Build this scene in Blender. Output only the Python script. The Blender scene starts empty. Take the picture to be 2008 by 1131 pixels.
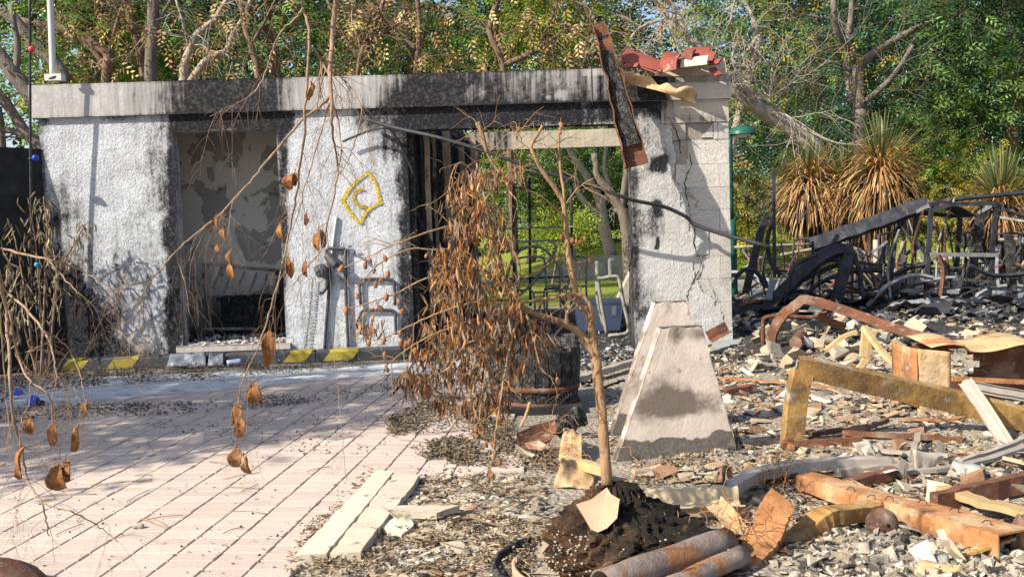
import bpy, math, random
import numpy as np
from mathutils import Vector
RNG = np.random.default_rng(7)
random.seed(7)
SC = bpy.context.scene
COL = SC.collection
# ------------------------------------------------------------------ camera
F = 1940.0; CX = 1004.0; CY = 565.5; HC = 1.4
PIT = math.atan(125 / F); ROL = 0.033
_f = np.array([0, math.cos(PIT), -math.sin(PIT)]); _up = np.array([0, math.sin(PIT), math.cos(PIT)]); _x = np.array([1., 0, 0])
BR = math.cos(ROL) * _x - math.sin(ROL) * _up
BU = math.sin(ROL) * _x + math.cos(ROL) * _up
BF = _f
CAM = np.array([0, 0, HC])
cd = bpy.data.cameras.new('camera'); cam = bpy.data.objects.new('camera', cd); COL.objects.link(cam)
from mathutils import Matrix
cam.matrix_world = Matrix(((BR[0], BU[0], -BF[0], 0), (BR[1], BU[1], -BF[1], 0), (BR[2], BU[2], -BF[2], HC), (0, 0, 0, 1)))
cd.sensor_fit = 'HORIZONTAL'; cd.sensor_width = 36; cd.lens = F / 2008 * 36; cd.clip_start = .05; cd.clip_end = 2000
SC.camera = cam
# ------------------------------------------------------------------ light
SUN_AZ = (-.84, -.50)      # horizontal direction towards the sun
SUN_EL = math.radians(37)
w = bpy.data.worlds.new('World'); SC.world = w; w.use_nodes = True
wn = w.node_tree.nodes; wl = w.node_tree.links
sky = wn.new('ShaderNodeTexSky'); sky.sky_type = 'NISHITA'; sky.sun_disc = False
sky.sun_elevation = SUN_EL; sky.sun_rotation = math.atan2(SUN_AZ[0], SUN_AZ[1]); sky.dust_density = 1.5
bg = wn['Background']; bg.inputs[1].default_value = .115
wl.new(sky.outputs[0], bg.inputs[0])
sd = bpy.data.lights.new('sun', 'SUN'); sd.energy = 5.0; sd.angle = math.radians(.55); sd.color = (1, .925, .78)
so = bpy.data.objects.new('sun', sd); COL.objects.link(so)
_n = math.hypot(*SUN_AZ)
SUN = np.array([SUN_AZ[0] / _n * math.cos(SUN_EL), SUN_AZ[1] / _n * math.cos(SUN_EL), math.sin(SUN_EL)])
so.rotation_euler = Vector(SUN).to_track_quat('Z', 'Y').to_euler(); so.location = (-20, -10, 20)
vs = SC.view_settings; vs.view_transform = 'Standard'; vs.look = 'None'; vs.gamma = 1; vs.exposure = .8
try: vs.use_curve_mapping = False
except Exception: pass
SC.cycles.max_bounces = 6; SC.cycles.transparent_max_bounces = 6

# ------------------------------------------------------------------ geometry helpers
def ray(x, y): return BR * (x - CX) / F + BU * (CY - y) / F + BF
def P(x, y, Y): d = ray(x, y); return CAM + d * (Y / d[1])          # photo position at a distance Y
def G(x, y, z=0.): d = ray(x, y); return CAM + d * ((z - HC) / d[2])  # photo position on a level z
def pxm(Y): return F / Y
def proj(p):
    d = np.asarray(p, float) - CAM; q = d @ BF
    return CX + F * (d @ BR) / q, CY - F * (d @ BU) / q
def nrm(v): v = np.asarray(v, float); return v / (np.linalg.norm(v) + 1e-12)
def lerp(a, b, t): return a + (b - a) * t
def sstep(a, b, x): t = np.clip((np.asarray(x, float) - a) / (b - a), 0, 1); return t * t * (3 - 2 * t)
# cheap value noise on arrays
_tab = np.random.default_rng(3).random((64, 64, 64)).astype(np.float32)
def vnoise(x, y, z=0.):
    x = np.asarray(x, float); y = np.asarray(y, float); z = np.zeros_like(x) + z
    i = np.floor(x).astype(int); j = np.floor(y).astype(int); k = np.floor(z).astype(int)
    a = x - i; b = y - j; c = z - k
    a = a * a * (3 - 2 * a); b = b * b * (3 - 2 * b); c = c * c * (3 - 2 * c)
    def t(di, dj, dk): return _tab[(i + di) % 64, (j + dj) % 64, (k + dk) % 64]
    return ((t(0,0,0)*(1-a)+t(1,0,0)*a)*(1-b)+(t(0,1,0)*(1-a)+t(1,1,0)*a)*b)*(1-c)+((t(0,0,1)*(1-a)+t(1,0,1)*a)*(1-b)+(t(0,1,1)*(1-a)+t(1,1,1)*a)*b)*c
def fbm(x, y, z=0., o=4):
    s = 0; a = .5
    for _ in range(o): s = s + a * vnoise(x, y, z); x = x * 2.03 + 5.1; y = y * 2.03 + 1.7; z = z * 2.03 + 3.3; a *= .5
    return s
class MB:
    def __init__(s): s.v = []; s.q = []; s.t = []; s.c = []; s.n = 0
    def add(s, v, q=None, t=None, c=(1, 1, 1)):
        v = np.asarray(v, np.float32).reshape(-1, 3)
        if q is not None and len(q): s.q.append(np.asarray(q, np.int32).reshape(-1, 4) + s.n)
        if t is not None and len(t): s.t.append(np.asarray(t, np.int32).reshape(-1, 3) + s.n)
        c = np.asarray(c, np.float32)
        s.c.append(np.broadcast_to(c, (len(v), 3)) if c.ndim == 1 else c)
        s.v.append(v); s.n += len(v); return s
    def mesh(s, name, mat, off=(0, 0, 0), smooth=False):
        v = np.concatenate(s.v) - np.asarray(off, np.float32); c = np.concatenate(s.c)
        q = np.concatenate(s.q) if s.q else np.zeros((0, 4), np.int32); t = np.concatenate(s.t) if s.t else np.zeros((0, 3), np.int32)
        me = bpy.data.meshes.new(name); me.vertices.add(len(v)); me.vertices.foreach_set('co', v.ravel())
        nl = q.size + t.size; me.loops.add(nl); me.loops.foreach_set('vertex_index', np.concatenate([q.ravel(), t.ravel()]).astype(np.int32))
        me.polygons.add(len(q) + len(t))
        me.polygons.foreach_set('loop_start', np.concatenate([np.arange(len(q)) * 4, q.size + np.arange(len(t)) * 3]).astype(np.int32))
        me.update(calc_edges=True); me.validate()
        me.polygons.foreach_set('use_smooth', np.full(len(me.polygons), bool(smooth)))
        a = me.color_attributes.new('col', 'FLOAT_COLOR', 'POINT')
        a.data.foreach_set('color', np.concatenate([c, np.ones((len(c), 1), np.float32)], 1).astype(np.float32).ravel())
        me.materials.append(mat); return me
    def lo(s):
        v = np.concatenate(s.v); a = v.min(0); b = v.max(0); return np.array([(a[0] + b[0]) / 2, (a[1] + b[1]) / 2, a[2]])
WLOC = {}
def tag(o, label=None, cat=None, group=None, kind=None):
    if label: o['label'] = label
    if cat: o['category'] = cat
    if group: o['group'] = group
    if kind: o['kind'] = kind
    return o
def thing(name, label, cat, loc, group=None):
    o = bpy.data.objects.new(name, None); COL.objects.link(o); o.empty_display_size = .1
    o.location = Vector([float(a) for a in loc]); WLOC[o] = np.asarray(loc, float); return tag(o, label, cat, group)
def put(mb, name, mat, parent=None, smooth=False, label=None, cat=None, group=None, kind=None):
    """link the builder's world-space geometry as one mesh object"""
    base = mb.lo() if parent is None else WLOC[parent]
    me = mb.mesh(name, mat, base, smooth); o = bpy.data.objects.new(name, me); COL.objects.link(o)
    if parent is None: o.location = Vector([float(a) for a in base])
    else: o.parent = parent
    WLOC[o] = base; return tag(o, label, cat, group, kind)
def inst(me, name, loc, rot=(0, 0, 0), scale=(1, 1, 1), parent=None, label=None, cat=None, group=None):
    o = bpy.data.objects.new(name, me); COL.objects.link(o)
    l = np.asarray(loc, float)
    if parent is not None: o.parent = parent; l = l - WLOC[parent]
    o.location = Vector([float(a) for a in l]); o.rotation_euler = rot; o.scale = scale if not np.isscalar(scale) else (scale,) * 3
    WLOC[o] = np.asarray(loc, float)
    return tag(o, label, cat, group)
BOXQ = [(0, 3, 2, 1), (4, 5, 6, 7), (0, 1, 5, 4), (1, 2, 6, 5), (2, 3, 7, 6), (3, 0, 4, 7)]
def box(mb, lo, hi, M=None, o=(0, 0, 0), c=(1, 1, 1)):
    x0, y0, z0 = lo; x1, y1, z1 = hi
    v = np.array([(x0,y0,z0),(x1,y0,z0),(x1,y1,z0),(x0,y1,z0),(x0,y0,z1),(x1,y0,z1),(x1,y1,z1),(x0,y1,z1)], float)
    if M is not None: v = v @ np.asarray(M)      # rows of M = local axes in world
    return mb.add(v + np.asarray(o), BOXQ, c=c)
def bevbox(mb, lo, hi, b, M=None, o=(0, 0, 0), c=(1, 1, 1)):
    """box with a chamfered top rim"""
    x0, y0, z0 = lo; x1, y1, z1 = hi
    v = [(x0,y0,z0),(x1,y0,z0),(x1,y1,z0),(x0,y1,z0),(x0,y0,z1-b),(x1,y0,z1-b),(x1,y1,z1-b),(x0,y1,z1-b),(x0+b,y0+b,z1),(x1-b,y0+b,z1),(x1-b,y1-b,z1),(x0+b,y1-b,z1)]
    v = np.array(v, float)
    if M is not None: v = v @ np.asarray(M)
    q = [(0,1,5,4),(1,2,6,5),(2,3,7,6),(3,0,4,7),(4,5,9,8),(5,6,10,9),(6,7,11,10),(7,4,8,11),(8,9,10,11)]
    return mb.add(v + np.asarray(o), q, c=c)
def cr(pts, k=4):
    """Catmull-Rom resample of rows (any width)"""
    p = np.asarray(pts, float)
    if len(p) < 3 or k < 2: return p
    e = np.vstack([2 * p[0] - p[1], p, 2 * p[-1] - p[-2]]); out = []
    for i in range(1, len(e) - 2):
        a, b, c, d = e[i-1], e[i], e[i+1], e[i+2]
        for t in np.arange(k) / k:
            out.append(.5 * (2*b + (c-a)*t + (2*a-5*b+4*c-d)*t*t + (3*b-a-3*c+d)*t**3))
    out.append(p[-1]); return np.array(out)
def frames(p, up=None):
    p = np.asarray(p, float); t = np.gradient(p, axis=0); t /= np.linalg.norm(t, axis=1, keepdims=True) + 1e-12
    n = np.zeros_like(p); u = np.array([0, 0, 1.]) if up is None else np.asarray(up, float)
    if abs(t[0] @ u) > .95: u = np.array([0, 1., 0]) if up is None or abs(t[0][1]) < .9 else np.array([1., 0, 0])
    v = u - t[0] * (u @ t[0]); n[0] = nrm(v)
    for i in range(1, len(p)):
        v = n[i-1] - t[i] * (n[i-1] @ t[i]); n[i] = nrm(v)
    return t, n, np.cross(t, n)      # tangent, 'up', side
def tube(mb, pts, rad, n=6, c=(1, 1, 1), cap=True):
    p = np.asarray(pts, float); m = len(p); rad = np.broadcast_to(np.asarray(rad, float), (m,))
    t, u, s = frames(p); a = np.arange(n) / n * 2 * math.pi
    v = p[:, None] + rad[:, None, None] * (np.cos(a)[None, :, None] * u[:, None] + np.sin(a)[None, :, None] * s[:, None])
    i = np.arange(m - 1)[:, None] * n; j = np.arange(n)[None]; k = (j + 1) % n
    q = np.stack([i + j, i + n + j, i + n + k, i + k], -1).reshape(-1, 4)
    v = v.reshape(-1, 3); tr = None
    if cap and n > 2:
        v = np.vstack([v, p[0], p[-1]]); b = m * n
        jj = np.arange(n); kk = (jj + 1) % n
        tr = np.vstack([np.stack([np.full(n, b), jj, kk], -1), np.stack([np.full(n, b + 1), (m-1)*n + kk, (m-1)*n + jj], -1)])
    return mb.add(v, q, tr, c)
def sweep(mb, pts, prof, up=None, scale=1., c=(1, 1, 1), twist=0.):
    """sweep a closed 2D outline (side, up) along a path; ends filled with a fan"""
    p = np.asarray(pts, float); m = len(p); pr = np.asarray(prof, float); n = len(pr)
    t, u, s = frames(p, up); sc = np.broadcast_to(np.asarray(scale, float), (m,))
    tw = np.broadcast_to(np.asarray(twist, float), (m,)) if np.ndim(twist) else np.linspace(0, twist, m)
    uu = u * np.cos(tw)[:, None] + s * np.sin(tw)[:, None]; ss = s * np.cos(tw)[:, None] - u * np.sin(tw)[:, None]
    v = p[:, None] + sc[:, None, None] * (pr[None, :, :1] * ss[:, None] + pr[None, :, 1:] * uu[:, None])
    i = np.arange(m - 1)[:, None] * n; j = np.arange(n)[None]; k = (j + 1) % n
    q = np.stack([i + j, i + k, i + n + k, i + n + j], -1).reshape(-1, 4)
    v = v.reshape(-1, 3)
    q = list(q); tr = []
    h = n // 2                    # outlines are strips: point i faces point n-1-i
    for b in (0, (m - 1) * n):
        for a in range(h - 1):
            f = (b + a, b + a + 1, b + n - 2 - a, b + n - 1 - a)
            q.append(f if b else f[::-1])
    return mb.add(v, np.array(q), None, c)
def PR_rect(w, h): return [(-w/2, -h/2), (-w/2, h/2), (w/2, h/2), (w/2, -h/2)]
def PR_open(line, t):
    """thicken an open 2D polyline into a strip outline"""
    l = np.asarray(line, float); d = np.gradient(l, axis=0); d /= np.linalg.norm(d, axis=1, keepdims=True); nn = np.stack([-d[:, 1], d[:, 0]], 1)
    return np.vstack([l, (l + nn * t)[::-1]])
def PR_U(w, h, t): return PR_open([(-w/2, h), (-w/2, h*.5), (-w/2, 0), (0, 0), (w/2, 0), (w/2, h*.5), (w/2, h)], t)
def PR_L(w, h, t): return PR_open([(0, h), (0, h*.5), (0, 0), (w*.5, 0), (w, 0)], t)
def PR_C(w, h, t, lip=.2): return PR_open([(-w*lip, h), (-w/2, h), (-w/2, 0), (w/2, 0), (w/2, h), (w*lip, h)], t)
def PX(pts):
    """[(x, y, Y)] photo positions with distances -> world points; Y<0 means on level z=-Y-1"""
    return np.array([P(*q) for q in pts])
def leafcards(mb, pos, dirs, L, W, col, bend=.0, rng=RNG, seg=1):
    """rhombic leaves starting at pos pointing along dirs"""
    n = len(pos); d = dirs / (np.linalg.norm(dirs, axis=1, keepdims=True) + 1e-9)
    r = rng.normal(size=(n, 3)); s = np.cross(d, r); s /= np.linalg.norm(s, axis=1, keepdims=True) + 1e-9; nn = np.cross(d, s)
    L = np.broadcast_to(L, (n,))[:, None]; W = np.broadcast_to(W, (n,))[:, None]
    b = np.broadcast_to(bend, (n,))[:, None]
    col = np.broadcast_to(np.asarray(col, np.float32), (n, 3))
    if seg == 1:
        v = np.stack([pos, pos + d*L*.45 + s*W*.5 + nn*b*L, pos + d*L, pos + d*L*.45 - s*W*.5 + nn*b*L], 1)
        q = np.arange(n * 4).reshape(n, 4); return mb.add(v.reshape(-1, 3), q, None, np.repeat(col, 4, 0))
    # folded leaf: two long halves with a keel, curling
    k = rng.normal(0, .5, (n, 1)); mid = pos + d*L*.5 + nn*b*L
    v = np.stack([pos, pos + d*L*.3 + s*W*.5 + nn*W*.35, pos + d*L*.65 + s*W*.42 + nn*(W*.3 + b*L), pos + d*L*.98 + nn*(b*L*1.5) + s*k*W*.6,
                  pos + d*L*.65 - s*W*.42 + nn*(W*.3 + b*L), pos + d*L*.3 - s*W*.5 + nn*W*.35, pos + d*L*.3, pos + d*L*.65 + nn*b*L*.8], 1)
    q = np.array([(0, 6, 7, 1), (1, 7, 3, 2), (0, 5, 7, 6), (5, 4, 3, 7)])
    q = np.array([(6, 7, 2, 1), (6, 5, 4, 7)]); t = np.array([(0, 6, 1), (0, 5, 6), (7, 3, 2), (7, 4, 3)])
    off = (np.arange(n) * 8)[:, None, None]
    return mb.add(v.reshape(-1, 3), (q[None] + off).reshape(-1, 4), (t[None] + off).reshape(-1, 3), np.repeat(col, 8, 0))
def shards(mb, pos, size, col, rng=RNG, flat=.3, tilt=.35):
    """many small irregular chips: squashed, skewed boxes"""
    n = len(pos); size = np.broadcast_to(size, (n,))[:, None]
    c8 = np.array([(-1,-1,-1),(1,-1,-1),(1,1,-1),(-1,1,-1),(-1,-1,1),(1,-1,1),(1,1,1),(-1,1,1)], float) * .5
    v = np.repeat(c8[None], n, 0) * rng.uniform(.55, 1.45, (n, 8, 3))
    v[:, 4:, :2] *= rng.uniform(.55, 1.0, (n, 1, 1))
    v *= np.stack([rng.uniform(.6, 1.5, n), rng.uniform(.35, 1., n), flat * rng.uniform(.4, 1.6, n)], 1)[:, None]
    a = rng.uniform(0, 6.283, n); tx = rng.normal(0, tilt, n); ty = rng.normal(0, tilt, n)
    ca, sa = np.cos(a), np.sin(a); cx, sx = np.cos(tx), np.sin(tx); cy, sy = np.cos(ty), np.sin(ty)
    x, y, z = v[..., 0], v[..., 1], v[..., 2]
    y, z = y*cx[:, None] - z*sx[:, None], y*sx[:, None] + z*cx[:, None]
    x, z = x*cy[:, None] + z*sy[:, None], -x*sy[:, None] + z*cy[:, None]
    x, y = x*ca[:, None] - y*sa[:, None], x*sa[:, None] + y*ca[:, None]
    v = np.stack([x, y, z], -1) * size[:, None] + np.asarray(pos)[:, None]
    q = np.array(BOXQ)[None] + (np.arange(n) * 8)[:, None, None]
    return mb.add(v.reshape(-1, 3), q.reshape(-1, 4), None, np.repeat(np.broadcast_to(np.asarray(col, np.float32), (n, 3)), 8, 0))
def pick(cols, n, rng=RNG, p=None, jit=.15):
    c = np.asarray(cols, float)[rng.choice(len(cols), n, p=p)]
    return np.clip(c * (1 + rng.normal(0, jit, (n, 1))), 0, 1)
def blob(mb, c, r, rng=RNG, n=10, rough=.25, fr=2., squash=(1, 1, 1), col=(1, 1, 1), zcut=None):
    """lumpy closed ball"""
    m = n * 2; th = np.linspace(0, math.pi, n + 1)[1:-1]; ph = np.arange(m) / m * 2 * math.pi
    d = np.stack([np.sin(th)[:, None]*np.cos(ph), np.sin(th)[:, None]*np.sin(ph), np.repeat(np.cos(th)[:, None], m, 1)], -1).reshape(-1, 3)
    d = np.vstack([d, (0, 0, 1), (0, 0, -1)]); o = rng.uniform(0, 50, 3)
    k = 1 + rough * 2 * (fbm(d[:, 0]*fr + o[0], d[:, 1]*fr + o[1], d[:, 2]*fr + o[2]) - .47)
    v = np.asarray(c) + d * k[:, None] * r * np.asarray(squash)
    if zcut is not None: v[:, 2] = np.maximum(v[:, 2], zcut)
    i = np.arange(n - 2)[:, None] * m; j = np.arange(m)[None]; kk = (j + 1) % m
    q = np.stack([i + j, i + m + j, i + m + kk, i + kk], -1).reshape(-1, 4); b = (n - 1) * m; jj = np.arange(m); k2 = (jj + 1) % m
    t = np.vstack([np.stack([np.full(m, b), jj, k2], -1), np.stack([np.full(m, b + 1), (n-2)*m + k2, (n-2)*m + jj], -1)])
    return mb.add(v, q, t, col)
def grid(mb, U, V, fn, col=None, keep=None):
    """sheet over coordinate lines U x V; fn(u, v) -> xyz arrays; keep(uc, vc) -> bool per cell"""
    u, v = np.meshgrid(U, V, indexing='ij'); p = np.stack(fn(u, v), -1).reshape(-1, 3); m, n = len(U), len(V)
    i, j = np.meshgrid(np.arange(m - 1), np.arange(n - 1), indexing='ij'); a = i * n + j
    q = np.stack([a, a + n, a + n + 1, a + 1], -1).reshape(-1, 4)
    if keep is not None:
        uc = (u[:-1, :-1] + u[1:, 1:]) / 2; vc = (v[:-1, :-1] + v[1:, 1:]) / 2; q = q[keep(uc, vc).ravel()]
    c = (1, 1, 1) if col is None else np.stack(col(u, v), -1).reshape(-1, 3)
    return mb.add(p, q, None, c)

# ------------------------------------------------------------------ materials
class Mt:
    def __init__(s, name):
        s.m = bpy.data.materials.new(name); s.m.use_nodes = True; s.t = s.m.node_tree; s.n = s.t.nodes; s.l = s.t.links
        s.b = s.n['Principled BSDF']; s.b.inputs['Roughness'].default_value = .85
        try: s.b.inputs['Specular IOR Level'].default_value = .25
        except Exception: pass
        s.pos = s.n.new('ShaderNodeNewGeometry').outputs['Position']
    def _in(s, sock, v):
        if isinstance(v, bpy.types.NodeSocket): s.l.new(v, sock)
        elif v is not None:
            if sock.type == 'RGBA': v = tuple(v)[:3] + (1,) if not np.isscalar(v) else (v, v, v, 1)
            sock.default_value = v
    def noise(s, sc, det=4., ro=.55, vec=None, dist=0., out='Fac'):
        n = s.n.new('ShaderNodeTexNoise'); s._in(n.inputs['Vector'], vec or s.pos); n.inputs['Scale'].default_value = sc
        n.inputs['Detail'].default_value = det; n.inputs['Roughness'].default_value = ro; n.inputs['Distortion'].default_value = dist; return n.outputs[out]
    def voro(s, sc, out='Distance', feat='F1', vec=None, rnd=1.):
        n = s.n.new('ShaderNodeTexVoronoi'); n.feature = feat; s._in(n.inputs['Vector'], vec or s.pos); n.inputs['Scale'].default_value = sc; n.inputs['Randomness'].default_value = rnd; return n.outputs[out]
    def map(s, scale=(1, 1, 1), loc=(0, 0, 0), rot=(0, 0, 0), vec=None):
        n = s.n.new('ShaderNodeMapping'); s._in(n.inputs['Vector'], vec or s.pos); n.inputs['Scale'].default_value = scale; n.inputs['Location'].default_value = loc; n.inputs['Rotation'].default_value = rot; return n.outputs[0]
    def ramp(s, f, *st, interp='LINEAR'):
        n = s.n.new('ShaderNodeValToRGB'); s._in(n.inputs[0], f); e = n.color_ramp.elements; n.color_ramp.interpolation = interp
        while len(e) < len(st): e.new(.5)
        for k, (p, c) in zip(e, st):
            k.position = p; k.color = (c, c, c, 1) if np.isscalar(c) else tuple(c)[:3] + (1,)
        return n.outputs[0]
    def mix(s, f, a, b, mode='MIX'):
        n = s.n.new('ShaderNodeMix'); n.data_type = 'RGBA'; n.blend_type = mode; s._in(n.inputs[0], f); s._in(n.inputs[6], a); s._in(n.inputs[7], b); return n.outputs[2]
    def ma(s, op, a, b=None, c=None, clamp=False):
        n = s.n.new('ShaderNodeMath'); n.operation = op; n.use_clamp = clamp; s._in(n.inputs[0], a)
        if b is not None: s._in(n.inputs[1], b)
        if c is not None: s._in(n.inputs[2], c)
        return n.outputs[0]
    def attr(s, name='col', sep=False):
        n = s.n.new('ShaderNodeAttribute'); n.attribute_name = name
        if not sep: return n.outputs['Color']
        q = s.n.new('ShaderNodeSeparateColor'); s.l.new(n.outputs['Color'], q.inputs[0]); return q.outputs
    def rand(s): return s.n.new('ShaderNodeObjectInfo').outputs['Random']
    def bump(s, h, st=.5, d=.01, nrm_=None):
        n = s.n.new('ShaderNodeBump'); s._in(n.inputs['Height'], h); n.inputs['Strength'].default_value = st; n.inputs['Distance'].default_value = d
        if nrm_ is not None: s.l.new(nrm_, n.inputs['Normal'])
        s.l.new(n.outputs[0], s.b.inputs['Normal']); return n.outputs[0]
    def base(s, c, rough=None, metal=None):
        s._in(s.b.inputs['Base Color'], c)
        if rough is not None: s._in(s.b.inputs['Roughness'], rough)
        if metal is not None: s._in(s.b.inputs['Metallic'], metal)
        return s
def simple(name, c1, c2, sc=8., rough=.85, bump=.3, bsc=60., bd=.004, metal=0., attr=True, lo=.3, hi=.7, spots=None):
    """two-tone noisy surface, tinted by the mesh colour and a little by the object"""
    k = Mt(name); c = k.mix(k.ramp(k.noise(sc, 6, .65), (lo, 0.), (hi, 1.)), c1, c2)
    if spots: c = k.mix(k.ramp(k.noise(spots[0], 5, .6), (spots[1], 0.), (spots[1] + .06, 1.)), c, spots[2])
    c = k.mix(1., c, k.ramp(k.rand(), (0., .8), (1., 1.15)), 'MULTIPLY')
    if attr: c = k.mix(1., c, k.attr(), 'MULTIPLY')
    k.base(c, rough, metal); k.bump(k.noise(bsc, 6, .65), bump, bd); return k.m
def leafmat(name, trans=.45, rough=.6):
    k = Mt(name); c = k.attr(); c = k.mix(1., c, k.ramp(k.noise(30, 3), (.3, .75), (.7, 1.2)), 'MULTIPLY')
    k.base(c, rough); out = k.n['Material Output']; tr = k.n.new('ShaderNodeBsdfTranslucent'); mx = k.n.new('ShaderNodeMixShader')
    tc = k.mix(1., c, (1.3, 1.25, .75), 'MULTIPLY')
    k.l.new(tc, tr.inputs[0]); mx.inputs[0].default_value = trans; k.l.new(k.b.outputs[0], mx.inputs[1]); k.l.new(tr.outputs[0], mx.inputs[2]); k.l.new(mx.outputs[0], out.inputs[0]); return k.m
# ------------------------------------------------------------------ the materials of the place
def m_stucco():
    k = Mt('soot_stained_stucco'); a = k.attr(sep=True)
    v = k.map((1, 1, .8)); h = k.noise(34, 4, .62, v, .8); big = k.noise(4.5, 4, .6)
    streak = k.noise(7, 3, .6, k.map((1.6, 1.6, .12)))
    hh = k.ramp(h, (.32, 0.), (.66, 1.))
    # soot keeps to the hollows first, thin smoke greys the wall before it blackens
    s = k.ma('ADD', k.ma('MULTIPLY', a[0], 1.45), k.ma('MULTIPLY', k.ma('SUBTRACT', .5, h), 1.1))
    s = k.ma('ADD', s, k.ma('ADD', k.ma('MULTIPLY', k.ma('SUBTRACT', streak, .5), 1.15), k.ma('MULTIPLY', k.ma('SUBTRACT', big, .5), .7)))
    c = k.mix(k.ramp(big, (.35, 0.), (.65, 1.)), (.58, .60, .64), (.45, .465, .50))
    c = k.mix(k.ma('MULTIPLY', k.ramp(h, (.34, 1.), (.52, 0.)), .42), c, (.20, .195, .20))
    c = k.mix(k.ma('MULTIPLY', k.ramp(streak, (.5, 0.), (.72, 1.)), .45), c, (.36, .36, .38))
    c = k.mix(a[1], c, (.46, .41, .35))
    c = k.mix(k.ramp(s, (.08, 0.), (.85, .9)), c, (.16, .152, .157))
    c = k.mix(k.ramp(s, (.5, 0.), (1.45, 1.)), c, k.mix(k.ramp(h, (.5, 0.), (.72, 1.)), (.014, .014, .018), (.07, .068, .074)))
    k.base(c, .9); k.bump(hh, .5, .011); return k.m
def m_fascia():
    k = Mt('soot_stained_concrete'); a = k.attr(sep=True)
    st = k.noise(9, 5, .65, k.map((2.2, 2.2, .18))); n = k.noise(14, 6, .7)
    s = k.ma('ADD', k.ma('MULTIPLY', a[0], 1.45), k.ma('ADD', k.ma('MULTIPLY', k.ma('SUBTRACT', st, .5), 1.9), k.ma('MULTIPLY', k.ma('SUBTRACT', n, .5), .9)))
    c = k.mix(k.ramp(n, (.35, 0.), (.65, 1.)), (.36, .34, .34), (.52, .50, .49))
    c = k.mix(a[1], c, (.46, .38, .25)); c = k.mix(k.ma('MULTIPLY', k.ramp(st, (.55, 0.), (.75, 1.)), .3), c, (.75, .73, .72))
    c = k.mix(k.ramp(s, (.1, 0.), (.75, .85)), c, (.14, .13, .13)); c = k.mix(k.ramp(s, (.6, 0.), (1.35, 1.)), c, k.mix(k.ramp(k.noise(30, 4), (.45, 0.), (.7, 1.)), (.013, .013, .017), (.065, .06, .06)))
    k.base(c, .88); k.bump(k.ma('ADD', n, k.noise(70, 4)), .4, .008); return k.m
def m_peel():
    k = Mt('peeling_interior_paint'); n = k.noise(2.3, 5, .52, None, .4)
    patch = k.ramp(n, (.495, 0.), (.505, 1.)); c = k.mix(patch, (.66, .62, .57), (.36, .335, .31))
    c = k.mix(k.ramp(k.noise(9, 5), (.6, 0.), (.75, 1.)), c, (.11, .10, .10)); 
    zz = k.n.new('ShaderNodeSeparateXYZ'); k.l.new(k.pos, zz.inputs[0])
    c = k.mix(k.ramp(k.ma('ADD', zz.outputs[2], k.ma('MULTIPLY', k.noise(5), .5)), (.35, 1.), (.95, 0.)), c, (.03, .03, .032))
    k.base(c, .9); k.bump(k.ma('ADD', k.ma('MULTIPLY', patch, -.6), k.ma('MULTIPLY', k.noise(40), .3)), .7, .01); return k.m
def m_block():
    k = Mt('bare_concrete_block'); n = k.noise(55, 3, .7); n2 = k.noise(5, 4)
    c = k.mix(k.ramp(n, (.38, 0.), (.6, 1.)), (.40, .375, .35), (.62, .585, .545)); c = k.mix(k.ramp(n2, (.4, 0.), (.7, .6)), c, (.43, .40, .36))
    c = k.mix(1., c, k.ramp(k.rand(), (0., .92), (1., 1.05)), 'MULTIPLY'); c = k.mix(1., c, k.attr(), 'MULTIPLY'); c = k.mix(k.ramp(k.noise(3.5, 6, .65), (.52, 0.), (.75, .55)), c, (.17, .15, .14))
    k.base(c, .95); k.bump(n, .7, .01); return k.m
def m_paver():
    k = Mt('pink_paver'); n = k.noise(60, 4, .7); n2 = k.noise(2.2, 4)
    c = k.mix(k.ramp(n, (.3, 0.), (.7, 1.)), (.44, .35, .30), (.54, .44, .38)); c = k.mix(k.ramp(n2, (.5, 0.), (.75, .4)), c, (.38, .32, .30))
    c = k.mix(1., c, k.ramp(k.rand(), (0., .9), (1., 1.06)), 'MULTIPLY'); c = k.mix(1., c, k.attr(), 'MULTIPLY'); c = k.mix(k.ramp(k.noise(5, 6, .7), (.55, 0.), (.75, .5)), c, (.24, .19, .165))
    k.base(c, .9); k.bump(n, .35, .003); return k.m
def m_ground():
    k = Mt('ash_ground'); a = k.attr(sep=True); n = k.noise(3.2, 7, .65); n2 = k.noise(28, 6, .7); v = k.voro(38)
    c = k.mix(k.ramp(n, (.35, 0.), (.65, 1.)), (.40, .335, .26), (.24, .205, .17)); c = k.mix(k.ramp(n2, (.45, 0.), (.68, 1.)), c, (.50, .44, .35))
    c = k.mix(k.ramp(k.noise(9, 6, .7), (.56, 0.), (.70, .9)), c, (.075, .062, .055))
    c = k.mix(k.ramp(k.ma('ADD', a[0], k.ma('MULTIPLY', k.ma('SUBTRACT', n2, .5), 1.2)), (.3, 0.), (.8, 1.)), c, (.03, .031, .036))
    c = k.mix(a[1], c, k.mix(k.ramp(n2, (.4, 0.), (.6, 1.)), (.17, .22, .03), (.27, .30, .045)))
    k.base(c, .95); k.bump(k.ma('ADD', n2, k.ma('MULTIPLY', v, .8)), .9, .03); return k.m
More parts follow.
